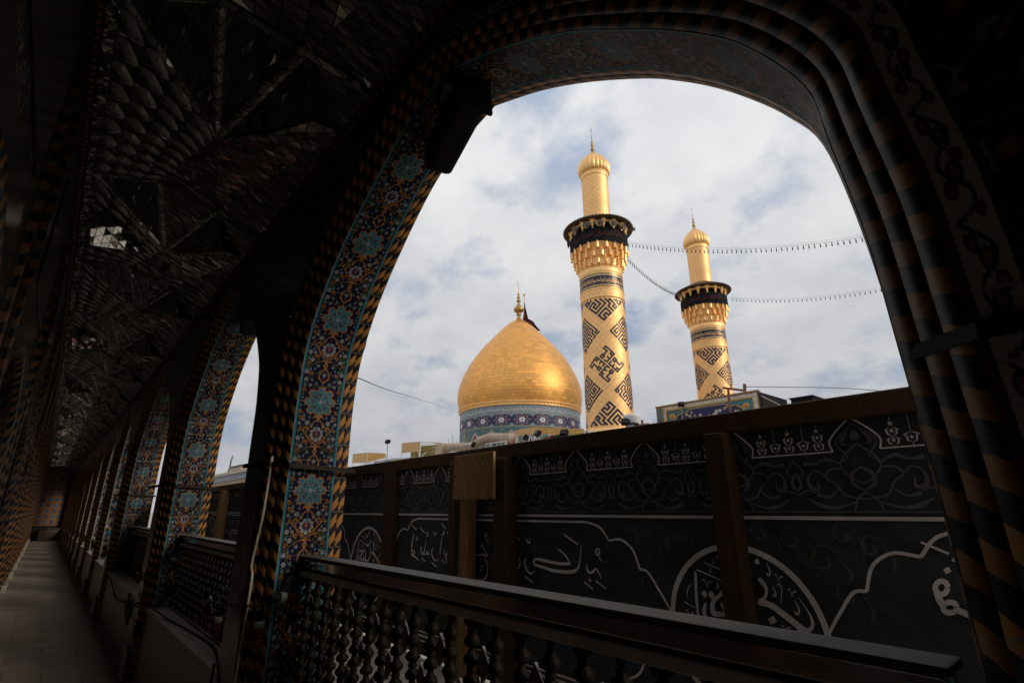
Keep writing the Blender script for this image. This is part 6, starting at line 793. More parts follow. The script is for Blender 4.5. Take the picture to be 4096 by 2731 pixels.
for (x, z) in ((-2.95, .30), (-2.80, .305), (-2.66, .30), (-2.95, .20), (-2.95, .09), (-2.72, .31), (-2.60, .30)): MB().lathe([(0, .006), (.002, .006), (.002, 0)], (x, YH - .155, z), 8, axis=Matrix.Rotation(R(90), 3, 'X')).build('nail_head', 'lamp_black', hd)
tf = thing('timber_frame', 'light timber frame leaning in the third arch', 'timber frame', (-10.6, 1.6, -.95))
for a_, b_ in (((-11.10, 1.50, -.998), (-11.0, 1.60, .18)), ((-9.8, 1.50, -.998), (-9.7, 1.60, .18)), ((-11.12, 1.495, .181), (-9.68, 1.605, .26))): MB().box(a_, b_).build('frame_bar', 'wood_light', tf, bevel=.004)
MB().box((-10.99, 1.53, -.6), (-9.81, 1.55, .18)).build('frame_panel', 'wood_post', tf)
bn = thing('banner', 'black printed mourning banner with white calligraphy hung along the hoarding', 'banner', (-4, YH, -.9))
bx = np.linspace(HX0, HX1, 220); bz = np.linspace(-.97, .296, 12); BX, BZ = np.meshgrid(bx, bz)
V = np.c_[BX.ravel(), YH - .003 - .002 * np.sin(BX.ravel() * 3.1) * np.cos(BZ.ravel() * 4), BZ.ravel()]; i, j = np.mgrid[0:11, 0:219]; a = (i * 220 + j).ravel(); F = np.stack([a, a + 1, a + 221, a + 220], -1)
mk('cloth', V, F, 'banner', bn, True)
class Print:
    """flat printed shapes, each a hair in front of the last"""
    def __init__(s, y): s.y = y; s.b = MB()
    def poly(s, P):
        s.y -= .000012; n = len(P) // 2; P3 = [(x, s.y, z) for x, z in P]
        s.b.add(P3, [(i, i + 1, len(P) - 2 - i, len(P) - 1 - i) for i in range(n - 1)])
    def fan(s, P): s.y -= .000012; s.b.add([(x, s.y, z) for x, z in P], [tuple(range(len(P)))])
    def line(s, P, wd, n=5, straight=False):
        P = np.array(P if straight else cr(P, n)); d = np.gradient(P, axis=0); d /= np.maximum(np.linalg.norm(d, axis=1, keepdims=True), 1e-9)
        ws = np.asarray(wd) if np.ndim(wd) else np.full(len(P), wd)
        if np.ndim(wd): ws = np.interp(np.linspace(0, 1, len(P)), np.linspace(0, 1, len(wd)), wd)
        nn = np.c_[-d[:, 1], d[:, 0]] * ws[:, None] / 2
        s.poly([tuple(p) for p in P + nn] + [tuple(p) for p in (P - nn)[::-1]])
    def done(s, name, mat, par): return s.b.build(name, mat, par)
Y0 = YH - .0062
lets = Print(Y0); wht = Print(Y0 - .0021); gry = Print(Y0 - .0001); fnt = Print(Y0 - .0001)
PER = 1.508 * 2.2                                   # one medallion and one cartouche
def pts(q, dx): return [(q[i] + dx, q[i + 1]) for i in range(0, len(q), 2)]
def stroke(q, dx):
    P = pts(q, dx)
    if P[0][0] > HX1 - .05 or min(p[0] for p in P) < HX0: return
    if len(P) == 4 or (len(P) == 12): lets.fan(P)
    else: lets.poly(P)
for k in (0, -1, -2, -3):
    for q in CART: stroke(q, k * PER)
for k in (0, -1, -2, -3):
    for q in MEDAL: stroke(q, k * PER)
for k in (0, -1, -2): 
    for q in RIGHT: stroke(q, k * PER) if k == 0 else None
zc = -.205 * 2.2
for k in (1, 0, -1, -2, -3):
    cx = -.520 * 2.2 + k * PER
    if HX0 + .4 < cx < HX1 - .3:
        t = np.linspace(0, 2 * math.pi, 65); lets.line([(cx + .315 * math.cos(a), zc - .02 + .312 * math.sin(a)) for a in t], .022, 1, True)
    cx = -1.27 * 2.2 + k * PER - (.028 if k == 1 else 0)
    H = [(0, -.034), (.39, -.034), (.43, -.045), (.455, -.073)], [(.455, -.073), (.49, -.070), (.52, -.090), (.535, -.127)], [(.535, -.127), (.555, -.132), (.58, -.165), (.606, -.203)]
    for s_ in (-1, 1):
        for vs_ in (1, -1):
            for seg in H:
                P = [(cx + s_ * x * 2.2, (z if vs_ == 1 else -.41 - z) * 2.2) for x, z in seg]
                if seg is H[0]: P = [P[0]] + cr(P[1:], 6)
                else: P = cr(P, 6)
                P = [p for p in P if HX0 < p[0] < HX1 - .02]
                if len(P) > 1: lets.line(P, .011, 1, True)
for z, wd in ((-.0445, .013), (-.855, .013), (-.885, .010)): wht.line([(HX0 + .02, z), (HX1 - .02, z)], wd, 1, True)
gry.line([(HX0 + .02, -.022), (HX1 - .02, -.022)], .006, 1, True)
P0 = .2058 * 2.2; A0 = -.694 * 2.2
def lantern(x, z, big):
    s = .010 if big else .009
    wht.line([(x, z + .075), (x, .294)], .0012, 1, True)
    def star5(X, Z, r):
        wht.fan([(X + (r if i % 2 == 0 else r * .45) * math.sin(math.pi * i / 5), Z + (r if i % 2 == 0 else r * .45) * math.cos(math.pi * i / 5)) for i in range(10)])
    if big:
        star5(x, z + .063, .010)
        for zz, q in ((z + .036, 1.0), (z + .004, .85)):
            star5(x, zz + .002, .009 * q)
            for sd_ in (-1, 1):
                wht.line([(x + sd_ * .004, zz - .013), (x + sd_ * .013, zz - .008), (x + sd_ * .015, zz + .003), (x + sd_ * .022, zz + .008)], [.001, .005, .005, .001], 4); wht.line([(x + sd_ * .015, zz + .006), (x + sd_ * .008, zz + .014)], [.004, .001], 3)
        wht.line([(x - .006, z + .022), (x + .006, z + .012)], .0012, 1, True); wht.line([(x + .006, z + .022), (x - .006, z + .012)], .0012, 1, True)
        wht.line([(x, z - .012), (x, z - .022)], .002, 1, True)
    else:
        star5(x, z + .012, .008)
        for sd_ in (-1, 1):
            wht.line([(x + sd_ * .003, z - .004), (x + sd_ * .013, z + .003), (x + sd_ * .014, z + .014), (x + sd_ * .024, z + .022)], [.001, .005, .005, .001], 4); wht.line([(x + sd_ * .002, z + .03), (x + sd_ * .014, z + .024), (x + sd_ * .022, z + .024)], [.001, .004, .001], 4)
        wht.line([(x, z - .004), (x, z - .022)], .002, 1, True); wht.line([(x, z + .03), (x, z + .075)], .0012, 1, True)
m = math.floor((HX0 - A0) / P0) + 1
while A0 + (m + .6) * P0 < HX1:
    x = A0 + m * P0; m += 1
    Z = 2.2
    for s_ in (-1, 1):
        wht.line([(x, .305), (x + s_ * .028, .284), (x + s_ * .062, .252), (x + s_ * .082, .222), (x + s_ * .075, .189)], .006, 6)
        gry.line([(x, .285), (x + s_ * .03, .262), (x + s_ * .058, .235), (x + s_ * .062, .208), (x + s_ * .035, .17), (x + s_ * .075, .145)], .006, 5)
        gry.line([(x + s_ * .018, .262), (x + s_ * .042, .235), (x + s_ * .044, .215), (x + s_ * .03, .212)], [.002, .016, .010, .002], 5)
        gry.line([(x, .215), (x + s_ * .016, .20), (x + s_ * .05, .17), (x + s_ * .062, .13), (x + s_ * .03, .09), (x, .075)], .006, 5)
        gry.line([(x, .13), (x + s_ * .03, .11), (x + s_ * .034, .075), (x, .05)], [.006, .013, .013, .006], 5)
        gry.line([(x, .045), (x + s_ * .03, .02), (x + s_ * .045, -.02)], .006, 4)
        gry.line([(x + s_ * .062, .13), (x + s_ * .105, .125), (x + s_ * .12, .10), (x + s_ * .09, .075), (x + s_ * .07, .04), (x + s_ * .05, .03), (x, .02)], .006, 5)
        gry.line([(x + s_ * .07, .15), (x + s_ * .11, .165), (x + s_ * .15, .15), (x + s_ * .19, .155)], [.003, .014, .007, .016], 5)
        gry.line([(x + s_ * .125, .105), (x + s_ * .15, .125), (x + s_ * .18, .105), (x + s_ * .178, .065), (x + s_ * .15, .06), (x + s_ * .152, .09)], [.004, .006, .007, .015, .012, .003], 5)
        gry.line([(x + s_ * .085, .055), (x + s_ * .12, .03), (x + s_ * .16, .038)], [.004, .007, .014], 5)
        gry.line([(x + s_ * .226, .04), (x + s_ * .19, .055), (x + s_ * .165, .045)], .005, 4)
        gry.line([(x + s_ * .04, .01), (x + s_ * .10, -.008), (x + s_ * .15, .0), (x + s_ * .19, .022)], [.004, .009, .016, .004], 5)
        gry.line([(x + s_ * .226, .165), (x + s_ * .205, .14), (x + s_ * .197, .115), (x + s_ * .216, .105)], .005, 5)
        gry.line([(x + s_ * .226, .118), (x + s_ * .212, .09), (x + s_ * .214, .068), (x + s_ * .226, .055)], [.004, .010, .012, .006], 5)
    gry.fan([(x + .016 * math.sin(t) * (1 - .4 * math.cos(t)), .245 + .02 * math.cos(t)) for t in np.linspace(0, 2 * math.pi, 11)[:-1]])
    wht.line([(x + .075, .189), (x + P0 - .075, .189)], .005, 1, True)
    for q in range(5): lantern(x + P0 * .5 + (q - 2) * .0535, .207 if q % 2 == 0 else .207, q % 2 == 0)
# faint scrolls in the fields between medallion and cartouche
for k in (1, 0, -1, -2, -3):
    for s_ in (-1, 1):
        cx = -.520 * 2.2 + k * PER
        for (ox, oz, r) in ((.12, -.10, .05), (.24, -.12, .055), (.34, -.19, .06), (.42, -.10, .045), (.40, -.30, .05), (.50, -.14, .045)):
            if not HX0 + .1 < cx + s_ * ox < HX1 - .1: continue
            P = [(cx + s_ * (ox + r * (1 - t / 9) * math.cos(t)), oz + r * (1 - t / 9) * math.sin(t)) for t in np.linspace(0, 7.5, 26)]; fnt.line(P, [.002, .006, .008, .012, .004], 1, True)
            fnt.line([(cx + s_ * (ox + r), oz), (cx + s_ * (ox + r * 1.4), oz - .04), (cx + s_ * (ox + r * 1.1), oz - .08)], [.004, .014, .002], 4)
lets.done('lettering', 'banner_white', bn); wht.done('border_print', 'banner_white', bn); gry.done('arabesque_print', 'banner_grey', bn); fnt.done('scroll_print', 'banner_faint', bn)
# ================================================================== THE SHRINE
ZR = 3.72                                           # its flat roof
sh = thing('shrine_building', 'low flat roofed shrine building carrying the dome and minarets', 'building', (-35, 50, -10))
b = MB(); b.box((-76, 22.5, -10), (-4, 78, ZR)); b.build('wall', 'brick', sh)
b = MB(); b.box((-76.2, 22.3, ZR + .002), (-3.8, 78.2, ZR + .06)); b.build('roof', 'plaster', sh)
for i in range(14):
    x = -73 + 5 * i; b = MB(); b.box((x - 1.7, 22.46, -9.9), (x + 1.7, 22.49, 1.6)); b.build('niche_panel', 'floral_ochre', sh)
# Arabic text as real glyph outlines, wrapped on walls and cylinders
SH = {'ا': (0xFE8D, 0xFE8E), 'أ': (0xFE83, 0xFE84), 'ب': (0xFE8F, 0xFE90, 0xFE91, 0xFE92), 'ت': (0xFE95, 0xFE96, 0xFE97, 0xFE98), 'ح': (0xFEA1, 0xFEA2, 0xFEA3, 0xFEA4), 'د': (0xFEA9, 0xFEAA), 'ذ': (0xFEAB, 0xFEAC), 'ر': (0xFEAD, 0xFEAE), 'س': (0xFEB1, 0xFEB2, 0xFEB3, 0xFEB4), 'ص': (0xFEB9, 0xFEBA, 0xFEBB, 0xFEBC), 'ض': (0xFEBD, 0xFEBE, 0xFEBF, 0xFEC0), 'ع': (0xFEC9, 0xFECA, 0xFECB, 0xFECC), 'غ': (0xFECD, 0xFECE, 0xFECF, 0xFED0), 'ف': (0xFED1, 0xFED2, 0xFED3, 0xFED4), 'ك': (0xFED9, 0xFEDA, 0xFEDB, 0xFEDC), 'ل': (0xFEDD, 0xFEDE, 0xFEDF, 0xFEE0), 'م': (0xFEE1, 0xFEE2, 0xFEE3, 0xFEE4), 'ن': (0xFEE5, 0xFEE6, 0xFEE7, 0xFEE8), 'ه': (0xFEE9, 0xFEEA, 0xFEEB, 0xFEEC), 'و': (0xFEED, 0xFEEE), 'ي': (0xFEF1, 0xFEF2, 0xFEF3, 0xFEF4)}
def shape(s):
    out = []
    for wd in s.split(' '):
        g = []; prev = False
        for i, ch in enumerate(wd):
            f = SH[ch]; nxt = i + 1 < len(wd); dual = len(f) == 4
            if dual and nxt: g.append(f[3] if prev else f[2])
            else: g.append(f[1] if prev else f[0])
            prev = dual
        out.append(''.join(chr(c) for c in reversed(g)))
    return ' '.join(reversed(out))
def glyphs(s, height, space=.6):
    c = bpy.data.curves.new('script', 'FONT'); c.body = shape(s); c.resolution_u = 2; c.space_word = space
    o = bpy.data.objects.new('script', c); COL.objects.link(o); bpy.context.view_layer.update()
    m = o.evaluated_get(bpy.context.evaluated_depsgraph_get()).to_mesh()
    V = np.array([v.co[:2] for v in m.vertices]); F = [tuple(p.vertices) for p in m.polygons]
    o.to_mesh_clear(); bpy.data.objects.remove(o); bpy.data.curves.remove(c)
    V -= V.min(0); V *= height / V[:, 1].max(); return V, F
VERSE = 'في بيوت أذن اله أن ترفع ويذكر فيها اسمه يسبح له فيها بالغدو والاصال'
def wrap_text(name, V, F, mat, parent, cxy, r, zb, a0, ang, rep=1):
    """text running round a cylinder, read from outside; a0 = angle of its middle, ang = its span"""
    b = MB(); W = V[:, 0].max()
    for k in range(rep):
        th = a0 + 2 * math.pi * k / rep + (V[:, 0] / W - .5) * ang
        b.add(np.c_[cxy[0] + r * np.cos(th), cxy[1] + r * np.sin(th), zb + V[:, 1]], F)
    return b.build(name, mat, parent)
# ------------------------------------------------------------------ minarets
MX, MY = -28.55, 36.0
TOCAM = math.atan2(-MY, -MX)
def rot_grid(g): return [''.join(g[len(g) - 1 - j][i] for j in range(len(g))) for i in range(len(g))]
def quad_kufic():
    q1 = ["#########", "#.#..#..#", "###..#..#", "#........", "#.....###", "#.#####.#", "#.#...###", "#.#......", "###......"]
    q2 = rot_grid(q1); q3 = rot_grid(q2); q4 = rot_grid(q3)
    return [a + '.' + b for a, b in zip(q2, q3)] + ['.' * 19] + [a + '.' + b for a, b in zip(q1, q4)]
K_A = quad_kufic()
K_B = ["#####.#####.#", "#...#.#...#.#", "#.###.#.###.#", "#.#...#.#...#", "#.#####.#.###", "#.......#.#..", "#########.###", "..........#.#", "#######.###.#", "#.....#.#...#", "#.###.#.#.###", "#.#.#.#.#.#.#", "###.###.#.###"]
K_C = ["#.#.#.#.#.#.#", "#.#.#.#.#.#.#", "#.#.#.#.#.#.#", "#.#.#.#.#.#.#", "#.#.#.#.#.#.#", "#.#.#.###.#.#", "#.#.#.....#.#", "#.#.#########", "#.#..........", "#.#####.#####", "#.....#.#...#", "#.###.#.###.#", "#####.#######"]
K_D = ["#########.#######.#", "#.......#.#.....#.#", "#.#####.#.#.###.#.#", "#.#...#.#.#.#.#.#.#", "#.###.#.#.#.###.#.#", "#.....#.#.#...#.#.#", "#######.#.#####.#.#", "........#.......#.#", "#######.#########.#", "#.....#...........#", "#.###.###########.#", "#.#.#...........#.#", "#.#.###########.#.#", "#.#...#.....#...#.#", "#.###.#.###.#.###.#", "#...#.#.#.#.#.#...#", "###.#.###.#.#.#.###", "#.#.#.....#...#.#..", "###.#######.###.###"]
K_E = [a + '.' + b_ for a, b_ in zip(rot_grid(K_B), K_C)] + ['.' * 27] + [a + '.' + b_ for a, b_ in zip(K_B, rot_grid(K_C))]
def kufic(b, r_at, th0, z0, half, g, zmin, zmax):
    n = len(g); s = 2 * half / n / math.sqrt(2) * 1.0; h = n * s / 2
    for i in range(n):
        for j in range(n):
            if g[i][j] != '#': continue
            P = []
            for (u, v) in ((j - .07, i - .07), (j + 1.07, i - .07), (j + 1.07, i + 1.07), (j - .07, i + 1.07)):
                x = (u - n / 2) * s; y = (n / 2 - v) * s; P.append(((x - y) * .7071, (x + y) * .7071))
            zz = [z0 + p[1] for p in P]
            if max(zz) > zmax or min(zz) < zmin: continue
            V = []
            for (du, dz) in P:
                z = z0 + dz; r = r_at(z) + .015; th = th0 + du / r_at(z); V.append((r * math.cos(th), r * math.sin(th), z))
            b.add(V, [(0, 1, 2, 3)])
def make_minaret(x, y, label, src=None):
    o = thing('minaret', label, 'minaret', (x, y, ZR), 'gilded minarets of the shrine')
    ang = math.atan2(-y, -x)
    if src:
        for c in src.children:
            if c.name.split('.')[0] in ('loudspeaker', 'camera_mount'): continue
            d = inst(c, o, c.location, ang - TOCAM)
            for e in c.children: inst(e, d, e.location)
        return o
    Z0 = ZR
    def ra(z): return 2.085 - (z - 6.2) / (18.1 - 6.2) * .085
    L = lambda prof: [(z - Z0, r) for z, r in prof]
    def la(name, prof, mat, n=64, uv=False, smooth=True, **k): return MB().lathe(L(prof), (0, 0, 0), n, **k).build(name, mat, o, smooth, local=True, uv=uv)
    la('shaft', [(Z0, 2.10)] + [(z, ra(z)) for z in np.linspace(6.35, 18.1, 12)], 'gold_shaft', 96, True)
    la('base_ring', [(Z0 + .01, 2.2), (6.2, 2.2), (6.25, 2.17), (6.34, 2.15), (6.35, 2.05)], 'gold_plain')
    la('collar', [(18.08, 2.02), (18.1, 2.07), (18.22, 2.07), (18.26, 2.045), (18.9, 2.04)], 'gold_plain')
    la('shaft_band', [(18.26, 2.046), (18.9, 2.046)], 'gold_shaft', 96, True)
    la('ring_moulding', [(18.88, 2.04), (18.9, 2.075), (18.98, 2.075), (19.0, 2.03)], 'gold_plain')
    la('inscription_band', [(19.0, 2.025), (20.55, 2.02)], 'gold_plain', 96)
    la('dark_ground', [(19.30, 2.030), (20.22, 2.030)], 'enamel', 96)
    la('neck', [(20.55, 2.02), (20.58, 2.04), (21.35, 2.06), (21.36, 2.0)], 'gold_plain')
    V, F = glyphs(VERSE, .86, .3); wrap_text('inscription', V, F, 'gold_plain', o, (0, 0), 2.04, 19.32 - Z0, TOCAM, 2 * math.pi / 3.02, 3).location = (0, 0, 0)
    for ob in o.children:
        if ob.name.startswith('inscription') and 'band' not in ob.name:
            for v in ob.data.vertices: v.co += Vector((x, y, Z0))
    b = MB(); n = 44
    for zz in (19.15, 20.38):
        for i in range(n):
            t0 = 2 * math.pi * i / n; wid = .055 if i % 2 else .085
            P = [(2.034 * math.cos(t0 + wid * math.cos(q)), 2.034 * math.sin(t0 + wid * math.cos(q)), zz - Z0 + .10 * math.sin(q)) for q in np.linspace(0, 2 * math.pi, 11)[:-1]]
            Q = [(2.034 * math.cos(t0 + wid * .45 * math.cos(q)), 2.034 * math.sin(t0 + wid * .45 * math.cos(q)), zz - Z0 + .045 * math.sin(q)) for q in np.linspace(0, 2 * math.pi, 11)[:-1]]
            b.add(P + Q, [(k, (k + 1) % 10, 10 + (k + 1) % 10, 10 + k) for k in range(10)])
    b.build('band_rosettes', 'enamel', o, local=True)
    b = MB(); A0_ = TOCAM + .02
    for k in range(3):
        a = A0_ + k * 2 * math.pi / 3
        kufic(b, ra, a, 18.75, 3.0, K_E, 6.4, 18.05); kufic(b, ra, a, 11.8, 1.68, K_A, 6.4, 18.05); kufic(b, ra, a, 5.6, 2.95, [q[::-1] for q in K_E[::-1]], 6.4, 18.05)
        a += math.pi / 3
        kufic(b, ra, a, 14.8, 1.70, K_D, 6.4, 18.05); kufic(b, ra, a, 9.45, 1.68, rot_grid(K_D), 6.4, 18.05)
    b.V = [(p[0], p[1], p[2] - Z0) for p in b.V]; b.build('kufic_lettering', 'enamel', o, local=True)
    # stepped brackets under the balcony
    la('bracket_core', [(21.36, 2.05), (21.9, 2.10), (22.6, 2.3), (23.3, 2.58), (23.35, 2.68), (23.5, 2.68), (23.5, 2.0)], 'gold_plain', 48)
    b = MB(); n = 20
    for tier, (z0, z1, r0, r1) in enumerate(((21.45, 22.25, 1.95, 2.28), (22.05, 22.95, 2.05, 2.52), (22.75, 23.42, 2.3, 2.74))):
        for i in range(n):
            t = 2 * math.pi * (i + .5 * (tier % 2)) / n; hw = (.11, .125, .14)[tier]
            c_, s_ = math.cos(t), math.sin(t)
            def pt(r, u, z): return (r * c_ - u * s_, r * s_ + u * c_, z - Z0)
            b.add([pt(r0, -hw, z0), pt(r1 - .03, -hw, z0), pt(r1 + .06, 0, z0), pt(r1 - .03, hw, z0), pt(r0, hw, z0), pt(r0, -hw, z1), pt(r1 - .03, -hw, z1), pt(r1 + .06, 0, z1), pt(r1 - .03, hw, z1), pt(r0, hw, z1)], [(0, 4, 3, 2, 1), (5, 6, 7, 8, 9), (0, 1, 6, 5), (1, 2, 7, 6), (2, 3, 8, 7), (3, 4, 9, 8)])
    b.build('stepped_brackets', 'gold_plain', o, local=True)
    la('balcony_floor', [(23.5, 0), (23.5, 2.74), (23.6, 2.74), (23.6, 0)], 'wood_dark', 48, smooth=False)
    # black cloth with dark red words round the balcony
    n = 96; V = []; F = []
    for zi, z in enumerate((23.30, 23.5, 24.1, 24.72)):
        for k in range(n):
            t = 2 * math.pi * k / n; r = 2.78 + .025 * math.sin(17 * t) + .012 * math.sin(41 * t + zi); V.append((r * math.cos(t), r * math.sin(t), z - Z0 + (.05 * math.sin(5 * t) if zi == 0 else 0)))
    for zi in range(3):
        for k in range(n): F.append((zi * n + k, zi * n + (k + 1) % n, (zi + 1) * n + (k + 1) % n, (zi + 1) * n + k))
    cl = mk('cloth_wrap', V, F, 'black_cloth', o, True, local=True)
    V, F = glyphs('يا أبا الفضل العباس', .85, .4); W = V[:, 0].max(); th = TOCAM + .05 + (V[:, 0] / W - .5) * 1.75
    mk('cloth_lettering', np.c_[2.83 * np.cos(th), 2.83 * np.sin(th), 23.72 - Z0 + V[:, 1]], F, 'red_print', o, local=True)
    # columns and little arches under the balcony roof
    for i in range(16):
        t = 2 * math.pi * i / 16 + .1; b = MB().lathe([(23.6 - Z0, .09), (25.0 - Z0, .085), (25.02 - Z0, .14), (25.3 - Z0, .17), (25.32 - Z0, .24), (25.66 - Z0, .32)], (2.6 * math.cos(t), 2.6 * math.sin(t), 0), 8); b.build('balcony_column', 'gold_plain', o, local=True)
    la('balcony_drum', [(23.6, 1.40), (26.0, 1.40)], 'wood_dark', 32)
    la('arcade_lintel', [(25.42, 2.52), (25.42, 2.70), (25.68, 2.72), (25.68, 2.52), (25.42, 2.52)], 'gold_plain', 48)
    la('roof_underside', [(25.69, 3.30), (25.72, 2.4), (25.75, 1.3)], 'wood_dark', 48)
    n = 132; V = []; F = []
    for k in range(n):
        t = 2 * math.pi * k / n; rr = 3.42 if k % 2 else 3.22
        V += [(rr * math.cos(t), rr * math.sin(t), 25.66 - Z0), (rr * math.cos(t), rr * math.sin(t), 25.78 - Z0), (1.29 * math.cos(t), 1.29 * math.sin(t), 26.9 - Z0)]
    for k in range(n):
        q = (k + 1) % n; F += [(3 * k, 3 * q, 3 * q + 1, 3 * k + 1), (3 * k + 1, 3 * q + 1, 3 * q + 2, 3 * k + 2)]
    mk('balcony_roof', V, F, 'wood_dark', o, local=True)
    b = MB()
    for k in range(24):
        t = 2 * math.pi * k / 24; c_, s_ = math.cos(t), math.sin(t); b.tube([(1.5 * c_, 1.5 * s_, 25.60 - Z0), (3.24 * c_, 3.24 * s_, 25.62 - Z0)], .035, 5)
    b.build('roof_rafters', 'wood_dark', o, local=True)
    # horn loudspeakers
    for i in range(-2, 4):
        t = TOCAM + .07 + i * .42 if i < 3 else TOCAM - 1.75
        ax = Matrix.Rotation(t, 3, 'Z') @ Matrix.Rotation(R(90), 3, 'Y') ; cx_, cy_ = 2.62 * math.cos(t), 2.62 * math.sin(t); zz = 25.02 - Z0
        hornp = [(0, .05), (.05, .07), (.22, .13), (.36, .24), (.44, .37), (.45, .38), (.435, .36), (.35, .22), (.21, .10), (.205, 0)]
        sp = MB().lathe(hornp, (cx_, cy_, zz), 20, axis=ax).build('loudspeaker', 'horn', o, True, local=True)
        MB().lathe([(.20, .001), (.21, .06), (.30, .05), (.33, .001)], (cx_, cy_, zz), 10, axis=ax).build('driver', 'lamp_black', sp, True, local=True)
    t = TOCAM + 1.35; b = MB(); b.tube([(2.9 * math.cos(t), 2.9 * math.sin(t), 25.2 - Z0), (3.5 * math.cos(t), 3.5 * math.sin(t), 25.35 - Z0)], .05, 6); b.lathe([(0, .01), (.0, .13), (.2, .14), (.28, .1), (.28, 0)], (3.5 * math.cos(t), 3.5 * math.sin(t), 25.15 - Z0), 10); b.build('camera_mount', 'horn', o, local=True)
    # upper shaft, ribbed cap, finial
    la('upper_shaft', [(25.9, 1.30), (26.9, 1.30), (31.7, 1.33)], 'gold_shaft', 72, True)
    la('cap_collar', [(31.65, 1.34), (31.7, 1.38), (31.85, 1.39), (31.9, 1.37), (32.45, 1.42), (32.46, 1.2)], 'gold_plain', 48)
    zs = np.linspace(0, 1, 14); pr = [(32.25, 1.30), (32.28, 1.44), (32.42, 1.53), (32.7, 1.60), (33.0, 1.60), (33.3, 1.53), (33.65, 1.38), (34.0, 1.16), (34.3, .90), (34.6, .60), (34.85, .34), (35.0, .12)]
    la('ribbed_cap', pr, 'gold_rib', 96 * 2, lobes=24, lob=.085)
    la('finial', [(34.9, .2), (35.05, .12), (35.2, .09), (35.4, .2), (35.52, .22), (35.65, .16), (35.75, .06), (35.9, .17), (36.0, .18), (36.1, .10), (36.18, .05), (36.3, .13), (36.4, .13), (36.48, .05), (36.55, .04), (37.0, .025)], 'brass', 14)
    b = MB(); zt = -Z0
    b.tube([(-.12, .12, 35.0 + zt), (-.2, .2, 36.0 + zt), (-.2, .2, 38.2 + zt), (.02, -.02, 38.05 + zt), (.04, -.04, 37.6 + zt)], .022, 5); b.build('lightning_rod', 'grey_metal', o, local=True)
    b = MB()
    for t in range(3): b.tube([(.3 * math.cos(t * 2.1), .3 * math.sin(t * 2.1), 34.8 + zt), (.06 * math.cos(t * 2.1), .06 * math.sin(t * 2.1), 35.7 + zt)], .025, 5)
    b.build('finial_stays', 'grey_metal', o, local=True)
    b = MB(); b.tube(cr([(-.1, .1, 36.9 + zt), (-.16, .16, 37.1 + zt), (-.08, .08, 37.3 + zt), (.0, 0, 37.05 + zt)], 5), .02, 5); b.build('finial_emblem', 'brass', o, local=True)
    return o
m1 = make_minaret(MX, MY, 'gold minaret nearest the arch with horn loudspeakers on its balcony')
m2 = make_minaret(-29.95, 58.0, 'smaller looking gold minaret further right behind the tiled gate top', m1)
# ------------------------------------------------------------------ dome
DX, DY = -52.75, 47.0; DR = 8.6
dome = thing('dome', 'golden onion dome on a tiled drum beside the minarets', 'dome', (DX, DY, ZR)); DA = math.atan2(-DY, -DX)
prof = [(12.55, 8.33), (13.0, 8.45), (13.7, 8.57), (14.5, 8.60), (15.2, 8.53), (16.1, 8.30), (16.9, 8.02), (17.6, 7.72), (18.75, 7.12), (19.5, 6.65), (20.3, 6.10), (21.2, 5.40), (22.1, 4.62), (23.0, 3.80), (23.8, 3.05), (24.5, 2.38), (25.1, 1.72), (25.6, 1.08), (25.95, .55), (26.2, .22)]
pz = np.array(prof); s = np.r_[0, np.cumsum(np.hypot(*np.diff(pz, axis=0).T))]; nr = int(s[-1] / .42); q = np.linspace(0, s[-1], nr + 1)
zr, rr = np.interp(q, s, pz[:, 0]), np.interp(q, s, pz[:, 1]); nseg = 128; V = []; F = []; U = []
for i in range(nr):
    o_ = len(V); rm = (rr[i] + rr[i + 1]) / 2; cnt = max(6, round(2 * math.pi * rm / .78)); 
    for (z, r, vv) in ((zr[i], rr[i], i * .42), (zr[i + 1], rr[i + 1], (i + .9999) * .42)):
        for k in range(nseg + 1):
            t = DA + math.pi + 2 * math.pi * k / nseg; V.append((DX + r * math.cos(t), DY + r * math.sin(t), z)); U.append((k / nseg * cnt * .78, vv))
    for k in range(nseg): F.append((o_ + k, o_ + k + 1, o_ + nseg + 2 + k, o_ + nseg + 1 + k))
do = mk('gold_shell', V, F, 'gold_dome', dome, True, uv=U)
# smooth normals across the rows
nrm = []
for i in range(nr):
    for ii in (i, i + 1):
        a = max(0, ii - 1); c_ = min(nr, ii + 1); dz, dr = zr[c_] - zr[a], rr[c_] - rr[a]; ln_ = math.hypot(dz, dr)
        for k in range(nseg + 1): t = DA + math.pi + 2 * math.pi * k / nseg; nrm.append((dz / ln_ * math.cos(t), dz / ln_ * math.sin(t), -dr / ln_))
do.data.normals_split_custom_set_from_vertices(nrm)
MB().lathe([(12.0, 8.22), (12.02, 8.32), (12.10, 8.36), (12.16, 8.30), (12.40, 8.28), (12.44, 8.42), (12.52, 8.44), (12.58, 8.36)], (DX, DY, 0), 128).build('gold_moulding', 'gold_plain', dome, True)
b = MB()
for k in range(110):
    t = 2 * math.pi * k / 110; c_, s_ = math.cos(t), math.sin(t); hw = .12
    def pt(r, u, z): return (DX + r * c_ - u * s_, DY + r * s_ + u * c_, z)
    b.add([pt(8.27, -hw, 12.17), pt(8.36, -hw, 12.17), pt(8.36, hw, 12.17), pt(8.27, hw, 12.17), pt(8.27, -hw, 12.43), pt(8.43, -hw, 12.43), pt(8.43, hw, 12.43), pt(8.27, hw, 12.43)], [(0, 3, 2, 1), (4, 5, 6, 7), (0, 1, 5, 4), (1, 2, 6, 5), (2, 3, 7, 6)])
b.build('dentils', 'gold_plain', dome)
